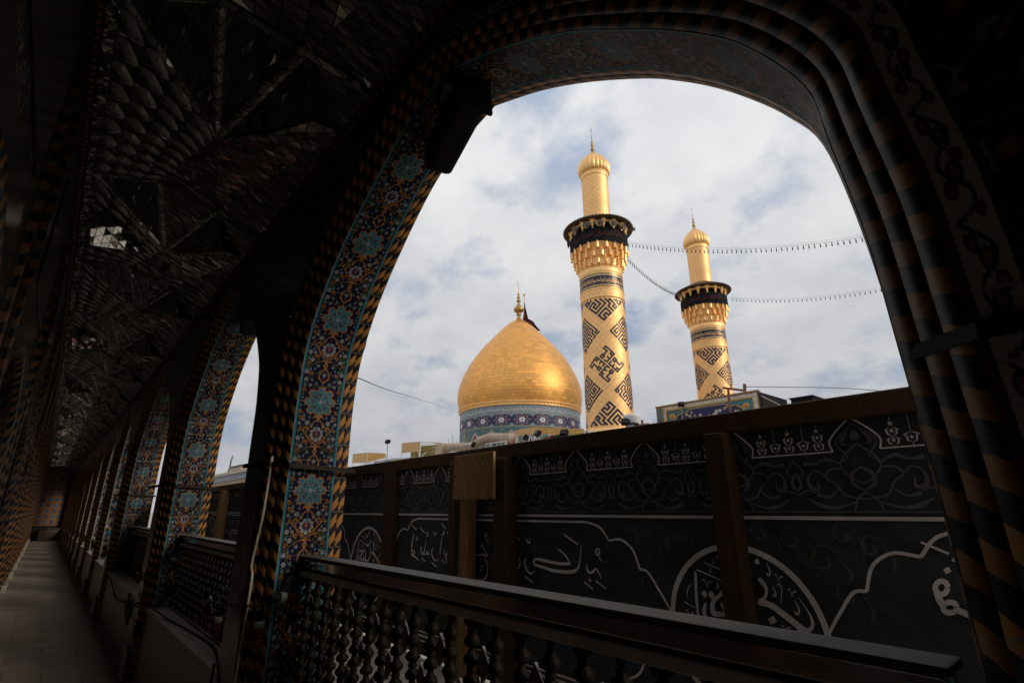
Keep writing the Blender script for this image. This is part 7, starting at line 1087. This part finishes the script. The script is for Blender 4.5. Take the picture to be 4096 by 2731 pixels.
def drum_canvas():
    W, H = 160, 330; c = Can(W, H, (0.11, 0.18, 0.195))       # bottom row is the foot of the drum
    zz = lambda z: (z - ZR) / (12.05 - ZR) * H
    c.a[int(zz(10.95)):] = (0.22, 0.27, 0.31)
    c.a[int(zz(11.95)):] = (0.16, 0.2, 0.22); y0, y1 = zz(9.52), zz(10.85)
    c.a[int(y0) - 4:int(y1) + 5] = (0.18, 0.30, 0.32); c.a[int(y0) - 4:int(y0) - 2] = (0.35, 0.22, 0.06); c.a[int(y1) + 3:int(y1) + 5] = (0.35, 0.22, 0.06)
    mid = (y0 + y1) / 2
    for cx in (0, 80, 160):
        c.poly([(cx - 40, mid - 14), (cx - 32, mid - 22), (cx - 28, y0), (cx + 28, y0), (cx + 32, mid - 22), (cx + 40, mid - 14), (cx + 40, mid + 14), (cx + 32, mid + 22), (cx + 28, y1), (cx - 28, y1), (cx - 32, mid + 22), (cx - 40, mid + 14)], (0.034, 0.034, 0.098))
        for (a, r) in [(math.pi * q / 4 + .39, 20) for q in range(8)] + [(math.pi * q / 4, 28) for q in range(8)]:
            c.disc(cx + r * math.cos(a), mid + r * .85 * math.sin(a), 4.0, (0.42, 0.26, 0.20), 3.2); c.disc(cx + r * math.cos(a), mid + r * .85 * math.sin(a), 1.6, (0.03, 0.02, 0.15))
        c.flower(cx, mid, 12, 8, (0.60, 0.64, 0.70), (0.25, 0.16, 0.05))
        c.disc(cx + 40, mid, 5, (0.10, 0.02, 0.03), 9)
    top = zz(9.3)
    c.line([(0, zz(9.4)), (W, zz(9.4))], 3, (0.30, 0.20, 0.06))
    for cx, kind in ((40, 'w'), (120, 'p'), (-40, 'p'), (200, 'w')):
        c.poly([(cx - 36, 0), (cx + 36, 0), (cx + 36, top - 4), (cx - 36, top - 4)], (0.07, 0.15, 0.17)); rngl = np.random.default_rng(3)
        for _ in range(60): c.disc(cx + rngl.uniform(-34, 34), rngl.uniform(0, top - 6), 2.4, [(0.22, 0.28, 0.30), (0.03, 0.05, 0.18), (0.40, 0.26, 0.09)][rngl.integers(3)])
        arch = [(cx - 25, 0), (cx + 25, 0), (cx + 26, top * .66), (cx + 22, top * .78), (cx + 12, top * .88), (cx, top * .95), (cx - 12, top * .88), (cx - 22, top * .78), (cx - 26, top * .66)]
        if kind == 'w':
            c.poly([(cx + (x - cx) * 1.12, y * 1.03) for x, y in arch], (0.34, 0.22, 0.08)); c.poly(arch, (0.055, 0.06, 0.06))
            for s_ in (-1, 1): c.curve([(cx + s_ * 24, top * .6), (cx + s_ * 12, top * .76), (cx + s_ * 2, top * .92)], 3.5, (0.5, 0.5, 0.48)); c.curve([(cx, top * .6), (cx + s_ * 6, top * .76), (cx + s_ * 18, top * .82)], 3, (0.5, 0.5, 0.48))
            c.line([(cx - 25, top * .6), (cx + 25, top * .6)], 3, (0.5, 0.5, 0.48)); c.line([(cx, 0), (cx, top * .6)], 3, (0.5, 0.5, 0.48))
        else:
            c.poly([(cx + (x - cx) * 1.1, y) for x, y in arch], (0.40, 0.30, 0.27)); c.poly([(cx + (x - cx) * .8, y * .92) for x, y in arch], (0.17, 0.06, 0.05))
            for _ in range(34): c.disc(cx + rngl.uniform(-19, 19), rngl.uniform(4, top * .84), 3, [(0.50, 0.42, 0.38), (0.05, 0.06, 0.22), (0.25, 0.10, 0.08)][rngl.integers(3)])
    for x in (0, 80, 160): c.line([(x, 0), (x, top)], 3, (0.22, 0.16, 0.07))
    return c
dc = drum_canvas(); nth, nz = 900, 150; th = DA + math.pi + np.linspace(0, 2 * math.pi, nth); zz = np.linspace(ZR, 12.05, nz); TH, ZZ = np.meshgrid(th, zz)
V = np.c_[DX + 8.2 * np.cos(TH.ravel()), DY + 8.2 * np.sin(TH.ravel()), ZZ.ravel()]; i, j = np.mgrid[0:nz - 1, 0:nth - 1]; a = (i * nth + j).ravel(); F = np.stack([a, a + 1, a + nth + 1, a + nth], -1)
uu = ((TH.ravel() - DA) / R(36) - .05) % 1.0
mk('tiled_drum', V, F, 'drum_tile', dome, True, col=dc.sample(uu, np.clip((ZZ.ravel() - ZR) / (12.05 - ZR), 0, .998)))
V, F = glyphs(VERSE, .86, .3); tx = wrap_text('drum_inscription', V, F, 'white_enamel', dome, (DX, DY), 8.225, 11.05, DA, 2 * math.pi / 4.05, 4)
MB().lathe([(25.9, .5), (26.15, .36), (26.5, .22), (26.7, .20), (26.72, .36), (26.85, .38), (26.95, .22), (27.1, .30), (27.3, .62), (27.55, .74), (27.8, .70), (28.1, .46), (28.5, .20), (28.75, .12), (28.85, .28), (29.0, .33), (29.15, .26), (29.3, .11), (29.4, .22), (29.55, .25), (29.7, .18), (29.8, .08), (29.9, .16), (30.05, .18), (30.15, .08), (30.3, .05), (30.9, .03)], (DX, DY, 0), 20).build('finial', 'brass', dome, True)
MB().tube([(DX, DY, 30.6), (DX + .02, DY + .05, 31.9), (DX - .15, DY - .1, 32.2), (DX - .28, DY - .2, 31.6)], .03, 5).build('lightning_rod', 'grey_metal', dome)
fl = thing('dome_flag', 'red and black flag drooping from a pole at the top of the dome', 'flag', (DX + 1.0, DY + .8, 25.5)); fx, fy = DX + .66, DY + .52
MB().tube([(fx, fy, 25.2), (fx, fy, 29.7)], .05, 6).build('flag_pole', 'brass', fl); MB().lathe([(29.65, .02), (29.75, .13), (29.9, .15), (30.02, .1), (30.08, 0)], (fx, fy, 0), 10).build('pole_knob', 'brass', fl)
rx, ry = .784, .62
def fp(u, z, d=0): return (fx + rx * u - .62 * d * .3, fy + ry * u + .3 * d, z)
V = []; F = []
for i in range(12):
    z = 28.6 - i * .36; wl = -.25 * min(1, i / 6); wr = .06 + .075 * i + (.012 * i * i if i > 6 else 0)
    for j in range(6): u = wl + (wr - wl) * j / 5; V.append(fp(u, z - .06 * j * i / 6, math.sin(j * 2.2 + i * .4) * .5))
for i in range(11):
    for j in range(5): F.append((i * 6 + j, i * 6 + j + 1, i * 6 + 7 + j, i * 6 + 6 + j))
o = mk('flag_cloth', V, F, ['flag_red', 'black_cloth'], fl, True)
for i, p in enumerate(o.data.polygons): p.material_index = 1 if (i // 5 < 3 or i % 5 == 4 or i // 5 > 8) else 0
# ------------------------------------------------------------------ tiled gate top
gt = thing('gate_top', 'blue floral tiled gate top with black cloth side', 'gate', (-21.8, 42, ZR))
GX0, GX1, GY0, GZ1 = -26.45, -17.25, 40.0, 8.47
def gate_canvas():
    W, H = 300, 150; c = Can(W, H, (0.52, 0.50, 0.46)); g = np.random.default_rng(5)
    for _ in range(420): c.disc(g.uniform(0, W), g.uniform(0, H), 1.6, [(0.10, 0.09, 0.12), (0.16, 0.08, 0.06)][g.integers(2)])
    c.poly([(30, 0), (W - 12, 0), (W - 12, H - 13), (30, H - 13)], (0.46, 0.30, 0.06)); c.poly([(34, 0), (W - 16, 0), (W - 16, H - 18), (34, H - 18)], (0.06, 0.07, 0.12)); c.poly([(36, 0), (W - 18, 0), (W - 18, H - 20), (36, H - 20)], (0.05, 0.165, 0.185))
    for _ in range(46):
        x, y, r = g.uniform(40, W - 24), g.uniform(0, H - 26), g.uniform(5, 10); c.curve([(x + r * (1 - t / 9) * math.cos(t), y + r * (1 - t / 9) * math.sin(t)) for t in np.linspace(0, 6.5, 9)], 1.3, (0.02, 0.05, 0.09), 3)
        c.disc(x, y, 2, (0.45, 0.28, 0.07))
    for x in (52, W - 34): c.star(x, H - 38, 12, 7, 6, (0.50, 0.30, 0.07)); c.disc(x, H - 42, 5, (0.45, 0.12, 0.05))
    m_ = (36 + W - 18) / 2
    half = [(0, H - 23), (52, H - 25), (62, H - 34), (80, H - 33), (94, H - 44), (101, H - 58), (113, H - 66), (118, H - 150)]
    c.poly([(m_ + x * 1.03, y + 2) for x, y in half] + [(m_ - x * 1.03, y + 2) for x, y in half[::-1]], (0.48, 0.28, 0.05)); c.poly([(m_ + x, y) for x, y in half] + [(m_ - x, y) for x, y in half[::-1]], (0.020, 0.022, 0.085))
    for _ in range(170):
        x, y = g.uniform(50, W - 34), g.uniform(0, H - 34)
        if abs(x - m_) < 60 + (H - 27 - y) * 1.1: c.flower(x, y, g.uniform(2.4, 5), 6, [(0.55, 0.5, 0.42), (0.45, 0.30, 0.10), (0.30, 0.22, 0.35), (0.12, 0.22, 0.10)][g.integers(4)], (0.4, 0.2, 0.08))
    c.poly([(0, 0), (22, 0), (22, H), (0, H)], (0.10, 0.17, 0.18)); c.disc(11, 90, 8, (0.12, 0.05, 0.12), 18); c.disc(11, 52, 8, (0.30, 0.14, 0.12), 16); c.disc(11, 20, 8, (0.2, 0.16, 0.2), 12)
    c.line([(23.5, 0), (23.5, H)], 3, (0.36, 0.24, 0.08)); c.line([(0, H - 2), (W, H - 2)], 4, (0.25, 0.15, 0.06)); c.line([(W - 2, 0), (W - 2, H)], 4, (0.30, 0.18, 0.06)); c.line([(1.5, 0), (1.5, H)], 3, (0.25, 0.15, 0.06))
    return c
gcv = gate_canvas(); gx = np.linspace(GX0, GX1, 260); gz = np.linspace(ZR + .9, GZ1, 130); GX, GZ = np.meshgrid(gx, gz); V = np.c_[GX.ravel(), np.full(GX.size, GY0), GZ.ravel()]; i, j = np.mgrid[0:129, 0:259]; a = (i * 260 + j).ravel(); F = np.stack([a, a + 1, a + 261, a + 260], -1)
mk('tile_face', V, F, 'drum_tile', gt, col=gcv.sample((GX.ravel() - GX0) / (GX1 - GX0), np.clip((GZ.ravel() - ZR - .9) / (GZ1 - ZR - .9), 0, .995)))
MB().box((GX0 + .02, GY0 + .03, ZR + .05), (GX1 - .03, GY0 + 5.4, GZ1 - .02)).build('gate_body', 'black_cloth', gt)
MB().box((GX0 - .05, GY0 - .06, GZ1 + .001), (GX1 + .05, GY0 + .4, GZ1 + .09)).build('coping', 'brick', gt)
MB().add([(GX1 + .01, GY0 + .5, GZ1 - .4), (GX1 + .01, GY0 + 5.2, GZ1 - .9), (GX1 + .01, GY0 + 5.2, ZR + .4), (GX1 + .01, GY0 + .5, ZR + .4)], [(0, 1, 2, 3)]).build('side_panel', 'black_cloth', gt)
MB().tube([(GX1 + .03, GY0 + .5, GZ1 - .35), (GX1 + .03, GY0 + 5.2, GZ1 - .85)], .05, 5).build('side_rail', 'conduit', gt)
bs = thing('roof_shed', 'black sheeted roof shed right of the tiled gate top', 'shed', (-16.3, 47, ZR)); MB().box((-17.2, 46, ZR + .05), (-15.5, 49, 8.55)).build('shed_body', 'black_cloth', bs); MB().box((-17.3, 45.9, 8.551), (-15.4, 49.1, 8.65)).build('shed_roof', 'lamp_black', bs)
# ------------------------------------------------------------------ things on the roof
YA = 25.0
def P(x, z, y=YA): return (x * y, y, z * y)
def awning(label, C, roof=True):
    """C: three upper corners as (x/y, z/y, drop/y, y): left rear, front corner, right"""
    o = thing('awning', label, 'awning', (C[1][0] * C[1][3], C[1][3], ZR), 'yellow awnings on the shrine roof')
    Q = [Vector((x * y, y, z * y)) for x, z, d, y in C]; H = [d * y for x, z, d, y in C]
    def sheet(a, b_):
        V = []; U = []; k = 16; lw = (Q[b_] - Q[a]).length
        for i in range(k + 1):
            t = i / k; p = Q[a].lerp(Q[b_], t); h = H[a] * (1 - t) + H[b_] * t; V += [tuple(p), (p.x, p.y + .03 * math.sin(i * 2.1), p.z - h + .02 * math.sin(i * 1.7))]; U += [(t * lw, p.z), (t * lw, p.z - h)]
        mk('ribbed_sheet', V, [(2 * i, 2 * i + 1, 2 * i + 3, 2 * i + 2) for i in range(k)], 'awning', o, False, uv=U)
    sheet(0, 1)
    if H[2]: sheet(1, 2)
    if roof: mk('roof_sheet', [tuple(Q[0] + Vector((0, 0, .015))), tuple(Q[1] + Vector((0, 0, .015))), tuple(Q[2] + Vector((0, 0, .015))), tuple(Q[2] + Q[0] - Q[1] + Vector((0, 0, .015)))], [(0, 1, 2, 3)], 'awning', o, uv=[(0, 0), (1, 0), (1, 1), (0, 1)])
    for q, h in zip(Q, H): MB().tube([(q.x, q.y + .05, ZR + .05), (q.x, q.y + .05, q.z - .03)], .045, 6).build('post', 'white_metal', o)
    for sx, b_ in ((1, 2), (-1, 0)):
        d = (Q[b_] - Q[1]).normalized() * .55; MB().tube([(Q[1].x, Q[1].y + .06, Q[1].z - H[1] - .75), (Q[1].x + d.x, Q[1].y + d.y + .06, Q[1].z - H[1] + .03 + d.z)], .035, 5).build('strut', 'white_metal', o)
    return o
awning('small yellow ribbed awning furthest left on the roof', [(-2.252, .2335, .040, 27.5), (-2.108, .228, .041, 25), (-1.942, .2115, .017, 26.5)])
a2 = awning('tall yellow awning with striped curtain left of the beige duct', [(-1.812, .241, .038, 27), (-1.677, .2345, .036, 25), (-1.529, .2165, 0, 26.5)], False)
for P_ in ([(-1.677 * 25, 25, .234 * 25), (-1.529 * 26.5, 26.5, .216 * 26.5)], [(-1.529 * 26.5, 26.5, .216 * 26.5), (-1.62 * 28.4, 28.4, .221 * 28.4)], [(-1.812 * 27, 27, .241 * 27), (-1.62 * 28.4, 28.4, .221 * 28.4)]): MB().tube(P_, .045, 6).build('roof_rail', 'white_metal', a2)
V = []; U = []
for i in range(25):
    t = i / 24; r_ = -1.742 + t * .206; y = 26.2 + .12 * math.sin(i * 1.3); zt = (.228 - .016 * t - .003 * math.sin(math.pi * t)) * y; V += [(r_ * y, y, zt), (r_ * y, y + .05, ZR + .3)]; U += [(r_ * y, zt + .25 * math.sin(t * 3)), (r_ * y, ZR + .3 + .2 * math.sin(t * 3))]
mk('curtain', V, [(2 * i, 2 * i + 1, 2 * i + 3, 2 * i + 2) for i in range(24)], 'curtain', a2, True, uv=U)
awning('long yellow ribbed awning right of the duct below the dome', [(-1.144, .2155, .0185, 27), (-1.063, .2155, .0185, 25), (-.879, .1895, .0165, 26.5)])
hs = thing('air_handling_unit', 'pale air handling unit under the long yellow awning', 'air unit', (-25.2, 27.5, ZR)); MB().box((-27.8, 27, ZR + .05), (-23.4, 29, 5.0)).build('unit_body', 'plaster', hs, bevel=.04); MB().box((-26.9, 26.97, ZR + .1), (-25.6, 26.995, 4.9)).build('grille', 'lamp_black', hs); MB().box((-25.2, 26.4, 4.15), (-24.6, 26.99, 4.6)).build('side_box', 'duct', hs, bevel=.03)
h2 = thing('air_handling_unit', 'pale air handling unit under the leftmost yellow awning', 'air unit', (-49.5, 26.4, ZR)); MB().box((-52.5, 25.8, ZR + .05), (-47.5, 27.4, 4.82)).build('unit_body', 'plaster', h2, bevel=.04); MB().box((-50.4, 25.77, ZR + .1), (-48.6, 25.795, 4.7)).build('grille', 'grey_metal', h2)
h3 = thing('roof_parapet_block', 'low pale roof block between awning and lamp pole', 'roof block', (-46.7, 27, ZR)); MB().box((-48.3, 26.5, ZR + .05), (-45.5, 28, 4.72)).build('block_body', 'plaster', h3, bevel=.05); MB().box((-48.4, 26.4, 4.7205), (-45.4, 28.1, 4.80)).build('block_coping', 'duct', h3)
dk = thing('air_duct', 'bent beige insulated duct crossing in front of the dome drum', 'duct', (-34, 26, ZR))
def duct(Pn, w_, name):
    b = MB(); n = len(Pn)
    for i in range(n - 1):
        A = Vector(Pn[i]); B = Vector(Pn[i + 1]); m_ = max(1, int((B - A).length / .55))
        for k in range(m_):
            b.tube([A.lerp(B, k / m_ + .008), A.lerp(B, (k + .08) / m_), A.lerp(B, (k + .92) / m_), A.lerp(B, (k + 1) / m_ - .008)], [w_ * .94, w_, w_ * (1.0 + .02 * math.sin(k * 2.3)), w_ * .94], 8)
    return b.build(name, 'duct', dk, True)
duct([(-38.2, YA, 4.98), (-33.6, YA, 4.66)], .36, 'duct_run'); duct([(-33.4, YA, 4.70), (-32.9, YA, 5.02), (-31.5, YA, 5.16), (-28.9, YA, 4.86)], .36, 'duct_run'); MB().box((-38.6, YA - .5, 4.3), (-37.5, YA + .5, 5.3)).build('duct_end', 'duct', dk, bevel=.06); MB().box((-38.5, YA - .3, ZR + .05), (-36.6, YA + .6, 4.295)).build('duct_stand', 'grey_metal', dk)
for x in (-35.5, -31.6, -30.2): MB().tube([(x, YA, ZR + .05), (x, YA, 4.7)], .05, 6).build('duct_leg', 'white_metal', dk)
MB().tube(cr([(-36.2, YA - .6, 4.3), (-35.8, YA - .6, 4.72), (-34.5, YA - .6, 4.72), (-33, YA - .6, 4.66)], 5), .045, 6).build('pipe', 'grey_metal', dk)
MB().tube([(-31.4, YA - .5, ZR + .05), (-31.4, YA - .5, 4.62), (-29.0, YA - .5, 4.62), (-29.0, YA - .5, ZR + .05)], .04, 6).build('guard_rail', 'white_metal', dk)
def cloth_heap(x0, x1, z, h, label):
    V = []; F = []; n = 26
    for i in range(n):
        t = i / (n - 1); x = x0 + (x1 - x0) * t; hh = h * (math.sin(math.pi * t) ** .4) * (1 + .12 * math.sin(i * 1.9)); V += [(x, YA - 1.6, ZR + .03), (x, YA - 1.45, z + hh * .6), (x, YA - 1.1, z + hh), (x, YA - .6, z + hh * .7), (x, YA - .4, ZR + .03)]
    for i in range(n - 1):
        for j in range(4): F.append((i * 5 + j, i * 5 + j + 1, i * 5 + 6 + j, i * 5 + 5 + j))
    tag(mk('cloth_bundle', V, F, 'black_cloth', None, True), label, 'cloth', 'dark cloths on the roof edge')
cloth_heap(-33.6, -30.6, 3.9, .28, 'dark cloth heap on the roof edge below the duct'); cloth_heap(-24.4, -20.3, 3.95, .30, 'dark cloth heap below the long yellow awning')
def floodlight(x, z, y, yaw, label, tall=0):
    o = thing('floodlight', label, 'floodlight', (x, y, ZR), 'floodlights on the roof'); rot = Matrix.Rotation(yaw, 3, 'Z') @ Matrix.Rotation(R(-28), 3, 'X')
    MB().box((x - .26, y - .14, z - .18), (x + .26, y + .14, z + .18), rot).build('lamp_housing', 'lamp_black', o, bevel=.03); MB().box((x - .23, y - .155, z - .15), (x + .23, y - .1455, z + .15), rot, (x, y, z)).build('lamp_glass', 'dark_glass', o)
    MB().tube([(x, y + .02, ZR + .05), (x, y + .02, z - .12)], .05 if not tall else .04, 6).build('stand', 'grey_metal', o); return o
floodlight(-1.929 * YA, 6.45, YA, .4, 'floodlight on a tall thin pole left on the roof', 1); floodlight(-1.282 * YA, 4.58, YA - 1.2, -.6, 'black floodlight below the duct bend'); floodlight(-1.041 * YA, 4.50, YA - 1.3, -.7, 'black floodlight below the corner post of the long awning'); floodlight(-1.006 * YA, 4.70, YA - 1.0, -.3, 'black floodlight against the sheet of the long awning'); floodlight(-.902 * YA, 4.45, YA - 1.2, .2, 'black floodlight at the right end of the long awning')
floodlight(-.732 * YA, 4.68, YA - .5, .7, 'floodlight facing the near minaret foot beside the white globe'); floodlight(-.623 * 38, 8.40 - .06, 39.6, .5, 'grey floodlight standing above the left end of the gate top')
gl = thing('globe_lamp', 'white bowl shaped lamp on the roof beside the near minaret foot', 'lamp', (-18.2, YA, ZR)); MB().lathe([(4.2, .1), (4.35, .28), (4.6, .42), (4.95, .50), (5.02, .52), (5.1, .50), (5.16, .3), (5.18, 0)], (-18.2, YA, 0), 24).build('lamp_bowl', 'white_metal', gl, True); MB().tube([(-18.2, YA, ZR + .05), (-18.2, YA, 4.25)], .08, 8).build('stand', 'grey_metal', gl)
bx_ = thing('control_box', 'grey control box on the roof edge right of the globe lamp', 'control box', (-17.7, YA, ZR)); MB().box((-18.0, YA - .8, ZR + .05), (-17.45, YA - .4, 4.52)).build('box_body', 'lamp_black', bx_, bevel=.02); MB().box((-17.95, YA - .815, ZR + .2), (-17.5, YA - .8005, 4.4)).build('box_door', 'grey_metal', bx_)
vl = thing('pipe_valve', 'red pipe valve lying on the roof edge', 'valve', (-17.2, YA, ZR)); MB().tube([(-17.35, YA - .6, 4.3), (-16.7, YA - .6, 4.3)], .12, 8).build('valve_body', 'rust', vl, True); MB().tube([(-17.1, YA - .6, 4.3), (-17.1, YA - .6, 4.62)], .07, 8).build('valve_stem', 'rust', vl)
gf = thing('pipe_gantry', 'rusty red pipe gantry in front of the tiled gate top', 'gantry', (-19.6, 39.0, ZR)); z_ = .174 * 39
MB().tube([(-.4935 * 39, 39, ZR + .05), (-.4885 * 39, 39, .2275 * 39)], .10, 6).build('upright', 'rust', gf); MB().tube([(-.500 * 39, 39, .2300 * 39), (-.462 * 39, 39.3, .219 * 39)], .09, 6).build('cross_arm', 'rust', gf); MB().tube([(-.470 * 39, 40.2, GZ1 + .1), (-.468 * 39, 40.2, GZ1 + .75)], .14, 6).build('short_post', 'rust', gf)
cable([(-.468 * 39, 40.2, 9.0), (-15.5, 41, 8.6), (-12, 42, 8.05), (-9.5, 43, 7.5)], .03, 'thin grey cable sagging right from the pipe gantry', 'grey_metal')
for k, (x, zt) in enumerate(((-1.489, .224), (-1.466, .236), (-1.4395, .216))):
    o = thing('aerial_rod', ['short left rod of the three thin roof aerials', 'tallest middle rod of the three thin roof aerials', 'right rod of the three thin roof aerials'][k], 'aerial', (x * 27, 27, ZR), 'thin roof aerials'); MB().tube([(x * 27, 27, ZR + .05), (x * 27, 27, zt * 27)], .022, 5).build('rod', 'grey_metal', o); MB().lathe([(zt * 27 - .9, .05), (zt * 27 - .8, .06), (zt * 27 - .7, .04)], (x * 27, 27, 0), 6).build('clamp', 'grey_metal', o)
# ------------------------------------------------------------------ light strings and wires
bulbsrc = None
def light_string(A, B, sag, n, label):
    global bulbsrc
    A = np.array(A); B = np.array(B); o = thing('light_string', label, 'light string', tuple(A), 'light strings from the minarets')
    C = [A + (B - A) * t + np.array([0, 0, -sag * 4 * t * (1 - t)]) for t in np.linspace(0, 1, 60)]; MB().tube(C, .012, 4).build('wire', 'grey_metal', o); MB().tube([c + np.array([0, 0, .16]) for c in C], .008, 4).build('carrier_wire', 'grey_metal', o)
    for i in range(n):
        t = (i + .5) / n; p = A + (B - A) * t + np.array([0, 0, -sag * 4 * t * (1 - t)]) - A
        if bulbsrc is None: bulbsrc = MB().lathe([(.02, .015), (-.08, .02), (-.12, .032), (-.24, .045), (-.32, .032), (-.36, .008)], (0, 0, 0), 8).build('bulb', 'cable', o, True, local=True); bulbsrc.location = tuple(p)
        else: inst(bulbsrc, o, tuple(p))
light_string(P(-.702, .644, 36), P(-.15, .438, 39), 1.0, 56, 'long light string from the near minaret balcony towards the right jamb')
light_string(P(-.703, .602, 36), P(-.556, .453, 57), .9, 44, 'light string sloping between the two minaret balconies')
light_string(P(-.457, .413, 57), P(-.12, .345, 57), 1.0, 44, 'lower light string from the further minaret towards the right jamb')
cable([P(-2.297, .598, 1.42), P(-1.9, .458, 3.0), P(-1.6, .363, 8), P(-1.4395, .31, 43.0)], .004, 'single wire running from the near arch to the dome drum', 'cable', 'wire', 12)
# ------------------------------------------------------------------ far side of the court, seen through the second arch
fb = thing('court_wall', 'distant courtyard wall with blue inscription frieze seen through the second arch', 'building', (-92, 22, -10))
FY = 20.0; MB().box((-150, FY, -10), (-68, FY + 8, 4.6)).build('wall', 'brick', fb); MB().box((-150, FY - .06, 4.0), (-68, FY - .005, 4.98)).build('frieze', 'enamel', fb); MB().box((-150.1, FY - .2, 4.99), (-67.9, FY + 8.1, 5.3)).build('coping', 'plaster', fb); MB().box((-110, FY + 2, 5.3), (-80, FY + 7, 6.0)).build('roof_block', 'plaster', fb)
V, F = glyphs(VERSE, .72); b = MB(); W = V[:, 0].max()
for k in range(6): b.add(np.c_[-148 + k * 13 + V[:, 0] / W * 12.6, np.full(len(V), FY - .075), 4.08 + V[:, 1]], F)
b.build('frieze_lettering', 'white_enamel', fb)
hut = thing('roof_hut', 'small pale roof hut on the distant courtyard wall', 'hut', (-86, FY + 1, 5.3)); MB().box((-90.2, FY + .6, 5.301), (-84.6, FY + 1.9, 6.15)).build('hut_body', 'plaster', hut); MB().box((-90.6, FY + .4, 6.151), (-84.2, FY + 2.0, 6.28)).build('hut_roof', 'wood_dark', hut)
ff = thing('green_flag', 'green flag on a pole above the distant courtyard wall', 'flag', (-93.6, FY + 1, 5.3)); MB().tube([(-92.6, FY + 1, 5.3), (-92.4, FY + 1, 8.2)], .05, 5).build('flag_pole', 'grey_metal', ff)
V = []; F = []
for i in range(10):
    for j in range(5): t = i / 9; u = j / 4; V.append((-92.4 - u * t * 1.5, FY + 1 + .1 * math.sin(j * 2 + i), 8.15 - 2.4 * t))
for i in range(9):
    for j in range(4): F.append((i * 5 + j, i * 5 + j + 1, i * 5 + 6 + j, i * 5 + 5 + j))
o = mk('flag_cloth', V, F, ['flag_green', 'plaster'], ff, True)
for i, p in enumerate(o.data.polygons): p.material_index = 1 if i % 4 == 0 and i > 16 else 0
